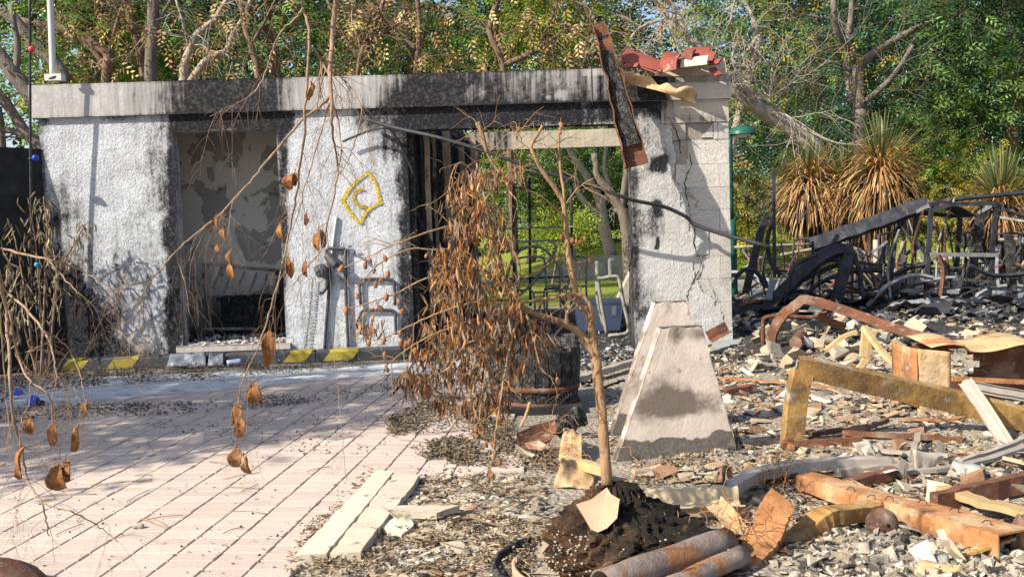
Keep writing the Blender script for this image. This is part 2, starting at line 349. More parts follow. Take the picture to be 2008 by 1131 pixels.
def m_rust(name, c1, c2, c3, patch=.56):
    k = Mt(name); n = k.noise(7, 7, .65); n2 = k.noise(36, 5, .7); n3 = k.noise(3.4, 5, .55)
    c = k.mix(k.ramp(n, (.36, 0.), (.64, 1.)), c1, c2); c = k.mix(k.ramp(n3, (patch, 0.), (patch + .10, 1.)), c, c3)
    c = k.mix(k.ramp(n2, (.56, 0.), (.72, .75)), c, (.055, .03, .018)); c = k.mix(k.ramp(k.noise(15, 5, .6, k.map((1, 1, 2.5))), (.6, 0.), (.72, .7)), c, (.36, .33, .29))
    c = k.mix(k.ramp(k.noise(2.6, 6, .7), (.50, 0.), (.66, .8)), c, tuple(x * .22 + .012 for x in c2)); c = k.mix(k.ramp(k.noise(5.2, 6, .75), (.60, 0.), (.70, .7)), c, (.42, .37, .31))
    c = k.mix(1., c, k.attr(), 'MULTIPLY')
    k.base(c, .85, .0); k.bump(k.ma('ADD', n2, k.ma('MULTIPLY', n, 1.5)), .8, .008); return k.m
def m_trap():
    k = Mt('scorched_cement_render'); a = k.attr(sep=True); n = k.noise(6, 7, .65); n2 = k.noise(45, 5, .7); pt = k.noise(11, 5, .6)
    c = k.mix(k.ramp(n, (.35, 0.), (.65, 1.)), (.70, .595, .515), (.56, .47, .40))
    s = k.ramp(k.ma('ADD', k.ma('MULTIPLY', a[0], 1.5), k.ma('MULTIPLY', k.ma('SUBTRACT', n, .5), 2.4)), (.3, 0.), (1., .92)); c = k.mix(s, c, (.15, .115, .095))
    b = k.ramp(k.ma('ADD', a[1], k.ma('MULTIPLY', k.ma('SUBTRACT', pt, .5), .9)), (.46, 0.), (.60, .88)); c = k.mix(b, c, k.mix(k.ramp(n2, (.4, 0.), (.62, 1.)), (.05, .045, .042), (.13, .115, .10)))
    c = k.mix(k.ramp(pt, (.64, 0.), (.68, .8)), c, (.27, .225, .19))
    k.base(c, .9); k.bump(k.ma('SUBTRACT', k.ma('ADD', n2, n), k.ma('MULTIPLY', k.ramp(pt, (.64, 0.), (.66, 1.)), .8)), .5, .006); return k.m
def m_bark(name, c1, c2):
    k = Mt(name); v = k.map((1, 1, .22)); n = k.noise(26, 5, .65, v); n2 = k.noise(3, 4)
    c = k.mix(k.ramp(n, (.35, 0.), (.65, 1.)), c1, c2); c = k.mix(k.ramp(n2, (.45, 0.), (.7, .5)), c, tuple(x * .55 for x in c1)); c = k.mix(1., c, k.attr(), 'MULTIPLY')
    k.base(c, .92); k.bump(n, .8, .02); return k.m
def m_char():
    k = Mt('charred_wood'); n = k.noise(16, 6, .7); v = k.voro(26, 'Distance', 'DISTANCE_TO_EDGE', k.map((1.4, 1.4, .6)))
    c = k.mix(k.ramp(n, (.45, 0.), (.72, 1.)), (.022, .021, .022), (.15, .14, .135)); c = k.mix(k.ramp(v, (.0, 1.), (.05, 0.)), c, (.008, .008, .008)); c = k.mix(1., c, k.attr(), 'MULTIPLY')
    k.base(c, .8); k.bump(k.ma('ADD', k.ma('MULTIPLY', k.ramp(v, (0., 0.), (.1, 1.)), .8), n), .8, .015); return k.m
M = dict(
    stucco=m_stucco(), fascia=m_fascia(), peel=m_peel(), block=m_block(), paver=m_paver(), ground=m_ground(), trap=m_trap(), char=m_char(),
    rust=m_rust('orange_rust', (.44, .21, .085), (.30, .125, .05), (.46, .32, .18)),
    rustdark=m_rust('dark_rust', (.19, .075, .04), (.11, .05, .032), (.24, .16, .12)),
    rustpale=m_rust('pale_rusted_paint', (.58, .42, .26), (.50, .30, .13), (.40, .17, .06), .6),
    rustochre=m_rust('ochre_rusted_steel', (.42, .26, .09), (.30, .155, .05), (.40, .34, .25), .6),
    blacksteel=simple('burnt_black_steel', (.018, .019, .024), (.06, .062, .075), 9, .55, .4, 60, .004, .0, True, .4, .75, (5, .62, (.16, .085, .05))),
    greysteel=simple('ash_grey_steel', (.16, .165, .18), (.30, .30, .31), 12, .6, .3, 60, .004, 0, True, .35, .7, (6, .62, (.2, .1, .05))),
    alu=simple('weathered_aluminium', (.42, .365, .31), (.28, .24, .205), 9, .5, .2, 50, .003),
    wood=simple('raw_pale_wood', (.52, .38, .20), (.40, .27, .12), 14, .8, .5, 90, .004),
    stone=simple('pale_stone', (.52, .46, .37), (.40, .345, .27), 7, .9, .5, 40, .006, spots=(13, .62, (.25, .21, .17))),
    mosaic=simple('pale_tile_chip', (.66, .60, .53), (.52, .46, .40), 30, .85, .3, 90, .003),
    chip=simple('rubble_chip', (.95, .95, .95), (.62, .60, .58), 26, .9, .5, 70, .006),
    terracotta=simple('terracotta', (.60, .36, .25), (.52, .29, .19), 9, .85, .2, 60, .003),
    redtile=simple('red_roof_tile', (.30, .07, .05), (.17, .05, .04), 9, .75, .3, 40, .004, spots=(6, .6, (.34, .22, .17))),
    greentrim=simple('dark_green_paint', (.02, .10, .075), (.015, .07, .055), 6, .4, .05, 40, .002),
    greypole=simple('galvanised_pole', (.50, .50, .49), (.38, .38, .38), 5, .45, .05, 40, .002),
    kerbblack=simple('black_kerb_paint', (.028, .032, .042), (.06, .064, .072), 9, .6, .4, 60, .004),
    yellowpaint=simple('yellow_road_paint', (.34, .27, .03), (.24, .19, .035), 14, .65, .3, 60, .003, spots=(18, .62, (.09, .08, .05))),
    spray=simple('yellow_spray_paint', (.66, .49, .03), (.50, .37, .06), 30, .8, 1., 34, .02, spots=(40, .63, (.55, .5, .35))),
    pipe=simple('dark_sooted_pipe', (.035, .04, .05), (.10, .10, .11), 14, .5, .3, 60, .003),
    cable=simple('black_cable', (.02, .02, .022), (.05, .05, .05), 20, .5, .1, 60, .002),
    ashpaint=simple('ash_coated_tube', (.36, .33, .29), (.12, .11, .10), 16, .75, .5, 70, .004, spots=(9, .6, (.06, .055, .05))),
    dark=simple('soot_black', (.012, .012, .013), (.035, .034, .034), 6, .9, .4, 30, .008),
    soil=simple('burnt_root_soil', (.035, .027, .021), (.014, .012, .011), 9, .95, 1., 60, .03, 0, True, .35, .65, (13, .66, (.16, .085, .035))),
    pebble=simple('pale_pebble', (.50, .42, .32), (.40, .32, .23), 40, .8, .1, 60, .002),
    bark_sap=m_bark('sapling_bark', (.36, .225, .12), (.25, .15, .085)),
    bark_grey=m_bark('grey_bark', (.20, .165, .14), (.11, .09, .078)),
    bark_brown=m_bark('brown_bark', (.235, .155, .105), (.12, .078, .055)),
    bark_pale=m_bark('pale_bark', (.42, .36, .30), (.26, .21, .17)),
    twig=m_bark('dry_twig', (.34, .24, .165), (.19, .12, .08)),
    leaf=leafmat('green_foliage'), dry=leafmat('dry_foliage', .25), litter=leafmat('leaf_litter', .05, .9), pod=simple('dry_brown_pod', (.33, .145, .04), (.13, .05, .018), 45, .7, .5, 120, .004, spots=(70, .56, (.08, .03, .012))),
    fruit=simple('shrivelled_fruit', (.34, .16, .065), (.17, .07, .035), 40, .6, .4, 90, .003),
    bluebulb=simple('blue_glass_bulb', (.02, .07, .62), (.02, .06, .5), 5, .25, 0, 60, .001), redbulb=simple('red_glass_bulb', (.62, .07, .06), (.5, .04, .05), 5, .25, 0, 60, .001),
    plastic=simple('grey_blue_plastic', (.26, .31, .45), (.32, .37, .50), 5, .35, .1, 30, .003), lightplastic=simple('cyan_plastic', (.06, .35, .62), (.05, .28, .52), 9, .4, .2, 30, .003),
    bag=simple('grey_plastic_sheet', (.10, .115, .14), (.20, .22, .26), 7, .3, .6, 14, .02), whitebits=simple('white_metal', (.72, .70, .68), (.6, .58, .55), 6, .6, .1, 30, .003),
    board=simple('scorched_tan_board', (.46, .38, .27), (.28, .215, .145), 8, .85, .5, 60, .005, spots=(4, .56, (.04, .034, .03))),
    slabwood=simple('bleached_board', (.64, .565, .45), (.50, .43, .33), 6, .85, .5, 70, .005, spots=(10, .62, (.27, .21, .14))),
    pipegrey=simple('grey_brown_scorched_pipe', (.27, .215, .185), (.17, .125, .105), 9, .85, 1., 40, .012, spots=(6, .54, (.26, .125, .06))),
    cream=simple('cream_painted_steel', (.60, .50, .35), (.50, .39, .24), 7, .7, .3, 40, .004, spots=(6, .63, (.34, .17, .06))),
    slate=simple('concrete_wall_grey', (.22, .235, .225), (.30, .31, .29), 3, .9, .3, 20, .01), apron=simple('blue_grey_concrete', (.44, .45, .46), (.33, .34, .355), 3, .85, .5, 25, .006, spots=(7, .6, (.17, .165, .16))),
)
# ------------------------------------------------------------------ ground
def gh(x, y):
    """height of the ash and rubble bed"""
    x = np.asarray(x, float); y = np.asarray(y, float)
    m = sstep(2.0, 3.2, x) * sstep(8.5, 10.5, y) * (1 - sstep(15, 17, y)) * .16
    r = sstep(.3, 1.2, x) * (1 - sstep(8, 12, y) * .3) * (1 - sstep(13, 17, y))
    g = m * (.5 + fbm(x * .9, y * .9)) + r * (.07 * (fbm(x * 1.7 + 9, y * 1.7) - .42))
    near = sstep(-.75, -.2, x) * (1 - sstep(5.2, 5.6, y)); g = g + near * .03 * (fbm(x * 3, y * 3) - .2)
    inside = sstep(.2, 0, np.abs(x - .1) - 1.1) * sstep(10.9, 11.3, y) * (1 - sstep(14, 14.5, y)); g = g + inside * .08 * fbm(x * 2, y * 2)
    hump = sstep(24.4, 26.5, y) * 1.05 * sstep(-2.0, 6.0, x + .0); g = g + hump
    return g
def ghz(x, y): return float(gh(np.array([x]), np.array([y]))[0])
gx = np.concatenate([[-160, -60, -30, -16, -10, -7.5, -6], np.arange(-5.4, 9, .085), [9.5, 11, 14, 20, 40, 80, 170]])
gy = np.concatenate([[-40, -15, -5, 0, 2], np.arange(3, 16, .085), np.arange(16.3, 30, .6), [32, 36, 45, 60, 90, 140, 260]])
def gcol(u, v):
    x, y = u, v
    front = sstep(9.4, 10.3, y) * (1 - sstep(16, 17, y)) * .55
    dark = np.maximum(front, sstep(2.2, 3.2, x) * sstep(9.6, 11.2, y) * (1 - sstep(15, 16, y)) * .95)
    dark = np.maximum(dark, sstep(9.0, 9.6, y) * sstep(-.4, .2, x) * (1 - sstep(15.5, 17, y)) * .8)
    dark = np.maximum(dark, .35 * sstep(-.4, .0, x) * sstep(5.6, 6.4, y) * (1 - sstep(.6, 1.2, x)))
    grass = sstep(16.4, 17.2, y + .8 * (fbm(x, y) - .5))
    grass = grass * (1 - sstep(2.6, 3.6, x) * (1 - sstep(19.5, 21, y)))
    return dark, grass, np.zeros_like(x)
g = MB(); grid(g, gx, gy, lambda u, v: (u, v, gh(u, v) - .004), gcol)
put(g, 'ground', M['ground'], smooth=True, kind='structure')

# ------------------------------------------------------------------ paving
TH = 5.6; ca, sa = math.cos(math.radians(TH)), math.sin(math.radians(TH))
CU = np.array([ca, -sa]); CV = np.array([sa, ca])          # along a row, along a column
pav = thing('paving', None, None, (-2, 6, 0)); tag(pav, kind='structure')
pm = MB(); bevbox(pm, (-.0968, -.0484, -.03), (.0968, .0484, .012), .003); paver_me = pm.mesh('paver', M['paver'])
cand = []
for i in range(-40, 20):
    for j in range(34, 110):
        c = CU * (i * .2015) + CV * (j * .1012) ; x, y = c
        edge_far = 8.19 + (x + 3.88) * .39 + .12
        right = -.86 if y < 5.45 else (-.05 + .12 * math.sin(y * 9) if y < 7.3 else -.35)
        if y > edge_far or y < 3.45 or x > right: continue
        px, py = proj((x, y, 0))
        if px < -160 or py > 1240: continue
        cand.append((y, x, i, j))
cand.sort()
rest = MB(); n = 0; Mz = np.array([[ca, -sa, 0], [sa, ca, 0], [0, 0, 1]])
for (y, x, i, j) in cand:
    px, py = proj((x, y, 0)); dz = float(RNG.normal(0, .0012)); jx, jy = RNG.normal(0, .0011, 2)
    if n < 300 and -40 < px < 2008 and py < 1131:
        inst(paver_me, 'paver', (x + jx, y + jy, dz), (RNG.normal(0, .004), RNG.normal(0, .003), -math.radians(TH) + RNG.normal(0, .004)), parent=pav); n += 1
    else:
        bevbox(rest, (-.0968, -.0484, -.03), (.0968, .0484, .012), .003, Mz, (x + jx, y + jy, dz), c=np.ones(3) * float(RNG.uniform(.9, 1.06)))
put(rest, 'paver_field', M['paver'], pav, kind='stuff')
# concrete apron before the house
ap = MB()
def apron(u, v):
    x = lerp(-6.5, -.55, u); f = 8.31 + (x + 3.88) * .39 + .10 * (fbm(x * 3, v * 0) - .4); b = 9.75 + (x + 5) * .10
    return x, lerp(f, b, v), .016 + 0 * x
grid(ap, np.linspace(0, 1, 60), np.linspace(0, 1, 8), apron)
grid(ap, np.linspace(0, 1, 60), np.array([-.001, 0]), lambda u, v: (apron(u, v * 0)[0], apron(u, v * 0)[1], .016 + v * 16))
put(ap, 'concrete_apron', M['apron'], kind='structure')

# ------------------------------------------------------------------ the burnt house
A = .026; BO = np.array([-5.02, 10.85 + A * -5.02, 0]); BE = np.array([math.cos(A), math.sin(A), 0]); BN = np.array([-math.sin(A), math.cos(A), 0]); BZ = np.array([0, 0, 1.])
BM = np.array([BE, BN, BZ])
def BL(s, t, z): return BO + np.asarray(s)[..., None] * BE + np.asarray(t)[..., None] * BN + np.asarray(z)[..., None] * BZ
def BL3(s, t, z): p = BL(s, t + 0 * s, z); return p[..., 0], p[..., 1], p[..., 2]
def WS(x, y, t=0.):
    """photo position on the front wall plane -> (s, z)"""
    d = ray(x, y); k = ((BO + t * BN - CAM) @ BN) / (d @ BN); p = CAM + k * d - BO; return p @ BE, p[2]
def bbox_(mb, s0, s1, t0, t1, z0, z1, c=(1, 1, 1)): return box(mb, (s0, t0, z0), (s1, t1, z1), BM, BO, c)
house = thing('burnt_house', 'burnt single-storey house with soot-stained white stucco walls and flat concrete roof', 'house', BO)
def splat(px, py, x0, y0, x1, y1, soft, amp):
    px = px + soft * .8 * (fbm(px * .022 + 3, py * .022) - .5); py = py + soft * 1.6 * (fbm(px * .022, py * .022 + 8) - .5)
    dx = np.maximum(np.maximum(x0 - px, px - x1), 0); dy = np.maximum(np.maximum(y0 - py, py - y1), 0)
    return amp * np.exp(-(np.hypot(dx, dy) / (soft * .75)) ** 2)
def to_px(p):
    d = p - CAM; q = d @ BF; return CX + F * (d @ BR) / q, CY - F * (d @ BU) / q
WALL_SOOT = [(345, 222, 556, 246, 24, 1.15), (560, 222, 620, 226, 16, .3), (715, 222, 790, 236, 34, .6), (336, 250, 344, 690, 22, .85), (305, 235, 325, 400, 30, .42), (550, 250, 556, 470, 14, .7), (553, 470, 558, 660, 9, .5),
             (70, 620, 130, 720, 150, 1.0), (70, 430, 90, 600, 80, .6), (90, 520, 330, 700, 120, .32), (100, 690, 340, 720, 60, .6), (796, 235, 815, 700, 22, .75), (765, 222, 815, 280, 46, .6), (200, 222, 330, 224, 16, .4), (600, 560, 690, 700, 40, .12), (78, 230, 84, 420, 10, .5),
             (150, 560, 340, 690, 70, .22), (560, 694, 800, 704, 12, .4), (640, 490, 700, 540, 25, .25)]
BEAM_SOOT = [(780, 205, 1010, 246, 25, 1.), (1010, 205, 1130, 236, 25, .85), (1100, 205, 1216, 230, 22, .7), (1180, 205, 1310, 232, 20, .8)]
PILL_SOOT = [(1240, 200, 1290, 222, 30, .85), (1240, 225, 1285, 300, 30, .36), (1280, 312, 1296, 328, 18, .95), (1286, 465, 1288, 488, 5, .8), (1280, 396, 1292, 420, 9, .7), (1238, 340, 1246, 600, 18, .55), (1250, 606, 1300, 618, 14, .6), (1240, 410, 1280, 450, 24, .45), (1238, 580, 1260, 680, 40, .35)]
FASC_SOOT = [(385, 160, 500, 225, 80, .95), (350, 185, 540, 225, 46, .7), (450, 150, 520, 190, 30, .6), (548, 196, 560, 215, 18, .6), (800, 160, 840, 215, 80, .95), (840, 185, 1000, 215, 50, .85), (880, 140, 1190, 205, 60, .52), (1160, 135, 1200, 160, 20, .6), (1220, 165, 1290, 205, 26, .95), (60, 150, 300, 160, 6, .2), (650, 205, 780, 216, 10, .35), (1300, 150, 1420, 160, 8, .3)]
def sootcol(lists, dirt=0.):
    def f(u, v):
        p = np.stack(BL3(u, 0, v), -1).reshape(-1, 3); px, py = to_px(p); s = np.zeros(len(px))
        for q in lists: s = np.maximum(s, splat(px + 14 * (fbm(px * .03, py * .03) - .5), py, *q))
        s = s.reshape(u.shape); return s, np.zeros_like(s) + dirt, np.zeros_like(s)
    return f
fz0, fz1 = 2.70, 3.05
def fasccol(u, v):
    p = np.stack(BL3(u, 0, v), -1).reshape(-1, 3); px, py = to_px(p); px = px.reshape(u.shape); low = (v - fz1) / (fz0 - fz1)
    lv = np.interp(px + 30 * (fbm(px * .02, low * 2) - .5) + 26 * (low - .5) * np.where(px < 440, -1, 1), [60, 240, 300, 345, 400, 500, 540, 575, 640, 715, 765, 805, 860, 950, 1060, 1200], [.06, .14, .36, .66, 1.02, 1.0, .72, .3, .12, .2, .55, 1.0, .95, .7, .52, .58])
    lv = lv * (.78 + .40 * low) - .25 * (fbm(px * .011 + 4, low * 1.5) > .56) * (px > 800) * sstep(0, 1, low * 0 + .9); return lv + .16 * (low > .93) + .12 * (low < .04), np.zeros_like(lv), np.zeros_like(lv)
def lines(a, b, step, *must):
    l = sorted(set([a, b] + list(must))); out = []
    for p, q in zip(l[:-1], l[1:]): out += list(np.linspace(p, q, max(1, int(round((q - p) / step))) + 1)[:-1])
    return np.array(out + [b])
W0, W1, WZ0, WZ1 = 1.405, 2.53, .19, 2.52; OS0, OS1, OZ = 3.93, 6.36, 2.46
wl_ = MB()
grid(wl_, lines(0, OS0, .03, W0, W1), lines(0, 2.72, .03, WZ0, WZ1), lambda u, v: BL3(u, 0, v), sootcol(WALL_SOOT), lambda u, v: ~((u > W0) & (u < W1) & (v > WZ0) & (v < WZ1)))
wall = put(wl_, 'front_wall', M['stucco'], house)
rv = MB()      # thickness of the wall round the openings and its left end
def strip(p, q, lo, hi, T=.24, c=(.2, .1, 0)):
    pass
def reveal(mb, s0, s1, z0, z1, T, col):
    for a, b in (((s0, z0), (s0, z1)), ((s1, z1), (s1, z0)), ((s0, z1), (s1, z1)), ((s1, z0), (s0, z0))):
        v = np.array([BL(a[0], 0, a[1]), BL(b[0], 0, b[1]), BL(b[0], T, b[1]), BL(a[0], T, a[1])]).reshape(-1, 3); mb.add(v, [(0, 1, 2, 3)], c=col)
reveal(rv, W0, W1, WZ0, WZ1, .24, (.35, .3, 0))
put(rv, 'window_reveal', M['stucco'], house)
for (s, z0, z1, c) in ((0, 0, 2.72, .5), (OS0, 0, OZ, .8)):
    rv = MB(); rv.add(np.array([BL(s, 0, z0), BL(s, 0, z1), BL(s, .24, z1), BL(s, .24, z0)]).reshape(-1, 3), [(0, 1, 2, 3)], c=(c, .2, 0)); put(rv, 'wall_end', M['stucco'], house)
bk = MB(); grid(bk, lines(0, OS0, .3, W0, W1), lines(0, 2.72, .3, WZ0, WZ1), lambda u, v: BL3(u, .24, v), None, lambda u, v: ~((u > W0) & (u < W1) & (v > WZ0) & (v < WZ1)))
put(bk, 'wall_inner_face', M['dark'], house)
# beam over the wide opening
bm = MB(); grid(bm, lines(OS0, OS1 + .02, .03), lines(OZ, 2.72, .03), lambda u, v: BL3(u, 0, v), sootcol(BEAM_SOOT))
for t0, t1, z in ((0, .24, OZ),): bm.add(np.array([BL(OS0, t0, z), BL(OS1, t0, z), BL(OS1, t1, z), BL(OS0, t1, z)]).reshape(-1, 3), [(0, 1, 2, 3)], c=(.7, .2, 0))
bm.add(np.array([BL(OS0, .24, OZ), BL(OS1, .24, OZ), BL(OS1, .24, 2.72), BL(OS0, .24, 2.72)]).reshape(-1, 3), [(0, 1, 2, 3)], c=(.9, .2, 0))
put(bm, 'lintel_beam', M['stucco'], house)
# pillar on the right: plaster sheet over blocks
PS1 = 7.45
core = MB(); bbox_(core, OS1 + .012, PS1 - .02, .02, .24, -.02, 2.45, (.5, .47, .44)); put(core, 'pillar_core', M['block'], house)
EDGE_Y = [200, 250, 300, 350, 380, 410, 440, 470, 500, 530, 560, 600, 640, 700]; EDGE_X = [1298, 1308, 1320, 1318, 1338, 1346, 1348, 1362, 1368, 1362, 1376, 1398, 1440, 1445]
def pkeep(u, v):
    p = np.stack(BL3(u, 0, v), -1).reshape(-1, 3); px, py = to_px(p); e = np.interp(py, EDGE_Y, EDGE_X) + 34 * (fbm(px * .035, py * .035) - .5)
    hole = (np.abs(px - 1372) < 16) & (np.abs(py - 476) < 22)
    return ((px < e) | hole).reshape(u.shape)
pl = MB(); grid(pl, lines(OS1, PS1, .018), lines(0, 2.70, .018), lambda u, v: BL3(u, -.014 + .01 * fbm(u * 9, v * 9), v), sootcol(PILL_SOOT, .5), pkeep)
for t, z0, z1 in ((.24, 0, 2.5),):
    pl.add(np.array([BL(OS1, -.01, 0), BL(OS1, .24, 0), BL(OS1, .24, 2.5), BL(OS1, -.01, 2.5)]).reshape(-1, 3), [(0, 1, 2, 3)], c=(.7, .2, 0))
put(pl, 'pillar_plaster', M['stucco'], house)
# rough cement undercoat band between plaster and blocks
uc = MB(); grid(uc, lines(6.6, 7.1, .025), lines(1.2, 2.46, .025), lambda u, v: BL3(u, -.008 + .02 * fbm(u * 14, v * 9), v), lambda u, v: (u * 0 + .62, u * 0 + .57, u * 0 + .52),
     lambda u, v: (lambda px, py: (px < np.interp(py, EDGE_Y, EDGE_X) + 26 + 26 * (fbm(px * .06 + 7, py * .06) - .5)) & (px > np.interp(py, EDGE_Y, EDGE_X) - 25))(*[a.reshape(u.shape) for a in to_px(np.stack(BL3(u, 0, v), -1).reshape(-1, 3))]))
put(uc, 'cement_undercoat', M['block'], house, smooth=True)
zc = [WS(1400, y)[1] for y in (240, 273.6, 320.7, 366.5, 411, 455, 501, 546, 592, 640)] 
sj = WS(1408, 350)[0]
for i in range(len(zc) - 1):
    z1, z0 = zc[i] - .002, zc[i + 1] + .002
    cuts = [OS1 + .5, sj, PS1] if i % 2 == 0 else [OS1 + .45, PS1 - .0]
    if i in (2, 4, 6): cuts = [OS1 + .5, WS(1411, 400)[0], PS1]
    if i == 0: cuts = [WS(1399, 260)[0], sj + .005, PS1]
    for a, b in zip(cuts[:-1], cuts[1:]):
        q = MB(); j = float(RNG.normal(0, .003)); bevb = .006
        lo = (a + .002, -.0 + j, z0); hi = (b - .002, .2, z1); box(q, lo, hi, BM, BO, c=np.ones(3) * float(RNG.uniform(.94, 1.04)))
        put(q, 'block', M['block'], house)
q = MB(); s0, z0 = WS(1345, 272); s1, z1 = WS(1399, 240); sm = WS(1370, 272)[0]      # broken block: wedge left standing in the hole
q.add(np.array([BL(sm + .03, .0, z0 + .006), BL(s1 - .01, .0, z0 + .006), BL(s1 - .01, .0, z1 - .02), BL(sm + .03, .2, z0 + .006), BL(s1 - .01, .2, z0 + .006), BL(s1 - .01, .2, z1 - .02)]).reshape(-1, 3), [(0, 3, 5, 2)], [(0, 1, 2)])
put(q, 'broken_block', M['block'], house)
q = MB(); bbox_(q, s0, s1, .028, .034, z0, z1); put(q, 'cavity_shade_plate', M['dark'], house)  # black plate stands in for the shade inside the hole
q = MB(); bbox_(q, s0 - .22, s0 - .004, -.0, .1, z0, z1, (.75, .7, .66)); put(q, 'block', M['block'], house)
# ring beam over the pillar
q = MB(); grid(q, lines(WS(1296, 220)[0], PS1, .04), lines(zc[0] + .004, 2.70, .04), lambda u, v: BL3(u, -.012, v), sootcol([(1290, 200, 1310, 215, 14, .5), (1300, 228, 1420, 236, 8, .4)], .5))
put(q, 'ring_beam', M['fascia'], house)
def crack(px_list, r=.004):
    q = MB(); pts = []
    for x, y in px_list: s, z = WS(x, y); pts.append(BL(np.array(s), -.014, np.array(z)).reshape(3))
    pts = cr(pts, 4); pts = np.array(pts) + RNG.normal(0, .006, (len(pts), 3)) * np.array([1, .0, 1]); tube(q, pts, np.abs(RNG.normal(r, r * .4, len(pts))), 4); put(q, 'crack', M['dark'], house)
crack([(1349, 300), (1356, 318), (1346, 345), (1343, 370), (1351, 405)]); crack([(1352, 430), (1361, 445), (1361, 480), (1369, 502), (1373, 520), (1362, 545), (1350, 570), (1347, 590)], .005); crack([(1376, 505), (1386, 498)], .003); crack([(1387, 545), (1402, 580), (1405, 592)], .003); crack([(1320, 279), (1350, 275), (1368, 288)], .003)
crack([(1302, 225), (1318, 240), (1330, 275), (1333, 300)], .004)
# fascia and roof
fa = MB(); FT = -.05
grid(fa, lines(-.07, 6.30, .035), lines(fz0, fz1, .03), lambda u, v: BL3(u, FT - .006 * (np.abs(v - 2.775) < .012) + .004 * fbm(u * 6, v * 6), v + .006 * (fbm(u * 3, v * 0) - .5)), fasccol)
grid(fa, lines(-.07, 6.30, .1), np.array([0, 1.]), lambda u, v: BL3(u, FT + v * .22, fz1 + .003 + 0 * u + .006 * (fbm(u * 3, v * 0) - .5)), lambda u, v: (u * 0 + .1, u * 0, u * 0))
grid(fa, lines(-.07, 6.30, .1), np.array([0, 1.]), lambda u, v: BL3(u, FT + v * .1, fz0 + 0 * u), lambda u, v: (u * 0 + .5, u * 0, u * 0))
fa.add(np.array([BL(-.07, FT, fz0), BL(-.07, .2, fz0), BL(-.07, .2, fz1), BL(-.07, FT, fz1)]).reshape(-1, 3), [(0, 3, 2, 1)], c=(.3, 0, 0))
put(fa, 'fascia', M['fascia'], house)
fb = MB(); grid(fb, lines(6.30, PS1 + .02, .035), lines(2.69, 2.875, .03), lambda u, v: BL3(u, -.06, v), sootcol(FASC_SOOT, .45))
grid(fb, lines(6.30, PS1 + .02, .1), np.array([0, 1.]), lambda u, v: BL3(u, -.06 + v * .12, 2.877 + 0 * u), lambda u, v: (u * 0, u * 0 + .7, u * 0))
grid(fb, lines(6.30, PS1 + .02, .035), lines(2.877, 2.965, .03), lambda u, v: BL3(u, .02 + .02 * fbm(u * 7, v * 7), v), lambda u, v: (.25 + sstep(7.0, 6.6, u) * .8, u * 0 + .5, u * 0))
fb.add(np.array([BL(PS1 + .02, -.06, 2.69), BL(PS1 + .02, .3, 2.69), BL(PS1 + .02, .3, 2.9), BL(PS1 + .02, -.06, 2.9)]).reshape(-1, 3), [(0, 1, 2, 3)], c=(0, .7, 0))
grid(fb, lines(6.30, PS1 + .02, .1), np.array([0, 1.]), lambda u, v: BL3(u, -.06 + v * .1, 2.69 + 0 * u), lambda u, v: (u * 0 + .3, u * 0, u * 0))
put(fb, 'broken_fascia', M['fascia'], house)
q = MB(); bbox_(q, -.05, 3.95, .1, 3.5, 2.74, 2.96, (.8, 0, 0)); bbox_(q, 3.951, 7.4, .1, .75, 2.741, 2.961); put(q, 'roof_slab', M['dark'], house)
q = MB(); grid(q, lines(6.7, PS1, .02), lines(0, 1, .1), lambda u, v: BL3(u, .0 + v * .25 + .03 * fbm(u * 12, v * 5), 2.955 + .16 * np.sin(np.clip(v * 3.2, 0, 3.14)) * (.5 + fbm(u * 7, v * 4)) ), lambda u, v: (u * 0 + 1., u * 0 + .85, u * 0 + .62)); put(q, 'mortar_bed', M['block'], house, smooth=True)
# rooms behind: walls, floor
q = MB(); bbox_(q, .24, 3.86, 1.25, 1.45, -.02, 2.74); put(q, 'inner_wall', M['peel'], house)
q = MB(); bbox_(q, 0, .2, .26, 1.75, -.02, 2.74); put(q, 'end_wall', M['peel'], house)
q = MB(); bbox_(q, .24, 3.9, .26, 1.74, -.01, .10); put(q, 'room_floor', M['dark'], house)
BT = 3.35      # rear wall
q = MB(); grid(q, lines(3.7, 7.3, .1), lines(2.47, 2.72, .05), lambda u, v: BL3(u, BT + .02 * fbm(u * 5, v * 5), v), lambda u, v: (.1 + .75 * fbm(u * 3, v * 3) * (u < 5.2), u * 0 + .8, u * 0)); bbox_(q, 3.7, 7.3, BT + .025, BT + .2, 2.47, 2.72, (.2, .8, 0)); put(q, 'rear_lintel', M['fascia'], house)
q = MB(); bbox_(q, 3.6, 4.62, BT, BT + .2, 0, 2.48, (.5, .5, 0)); put(q, 'rear_wall', M['fascia'], house)
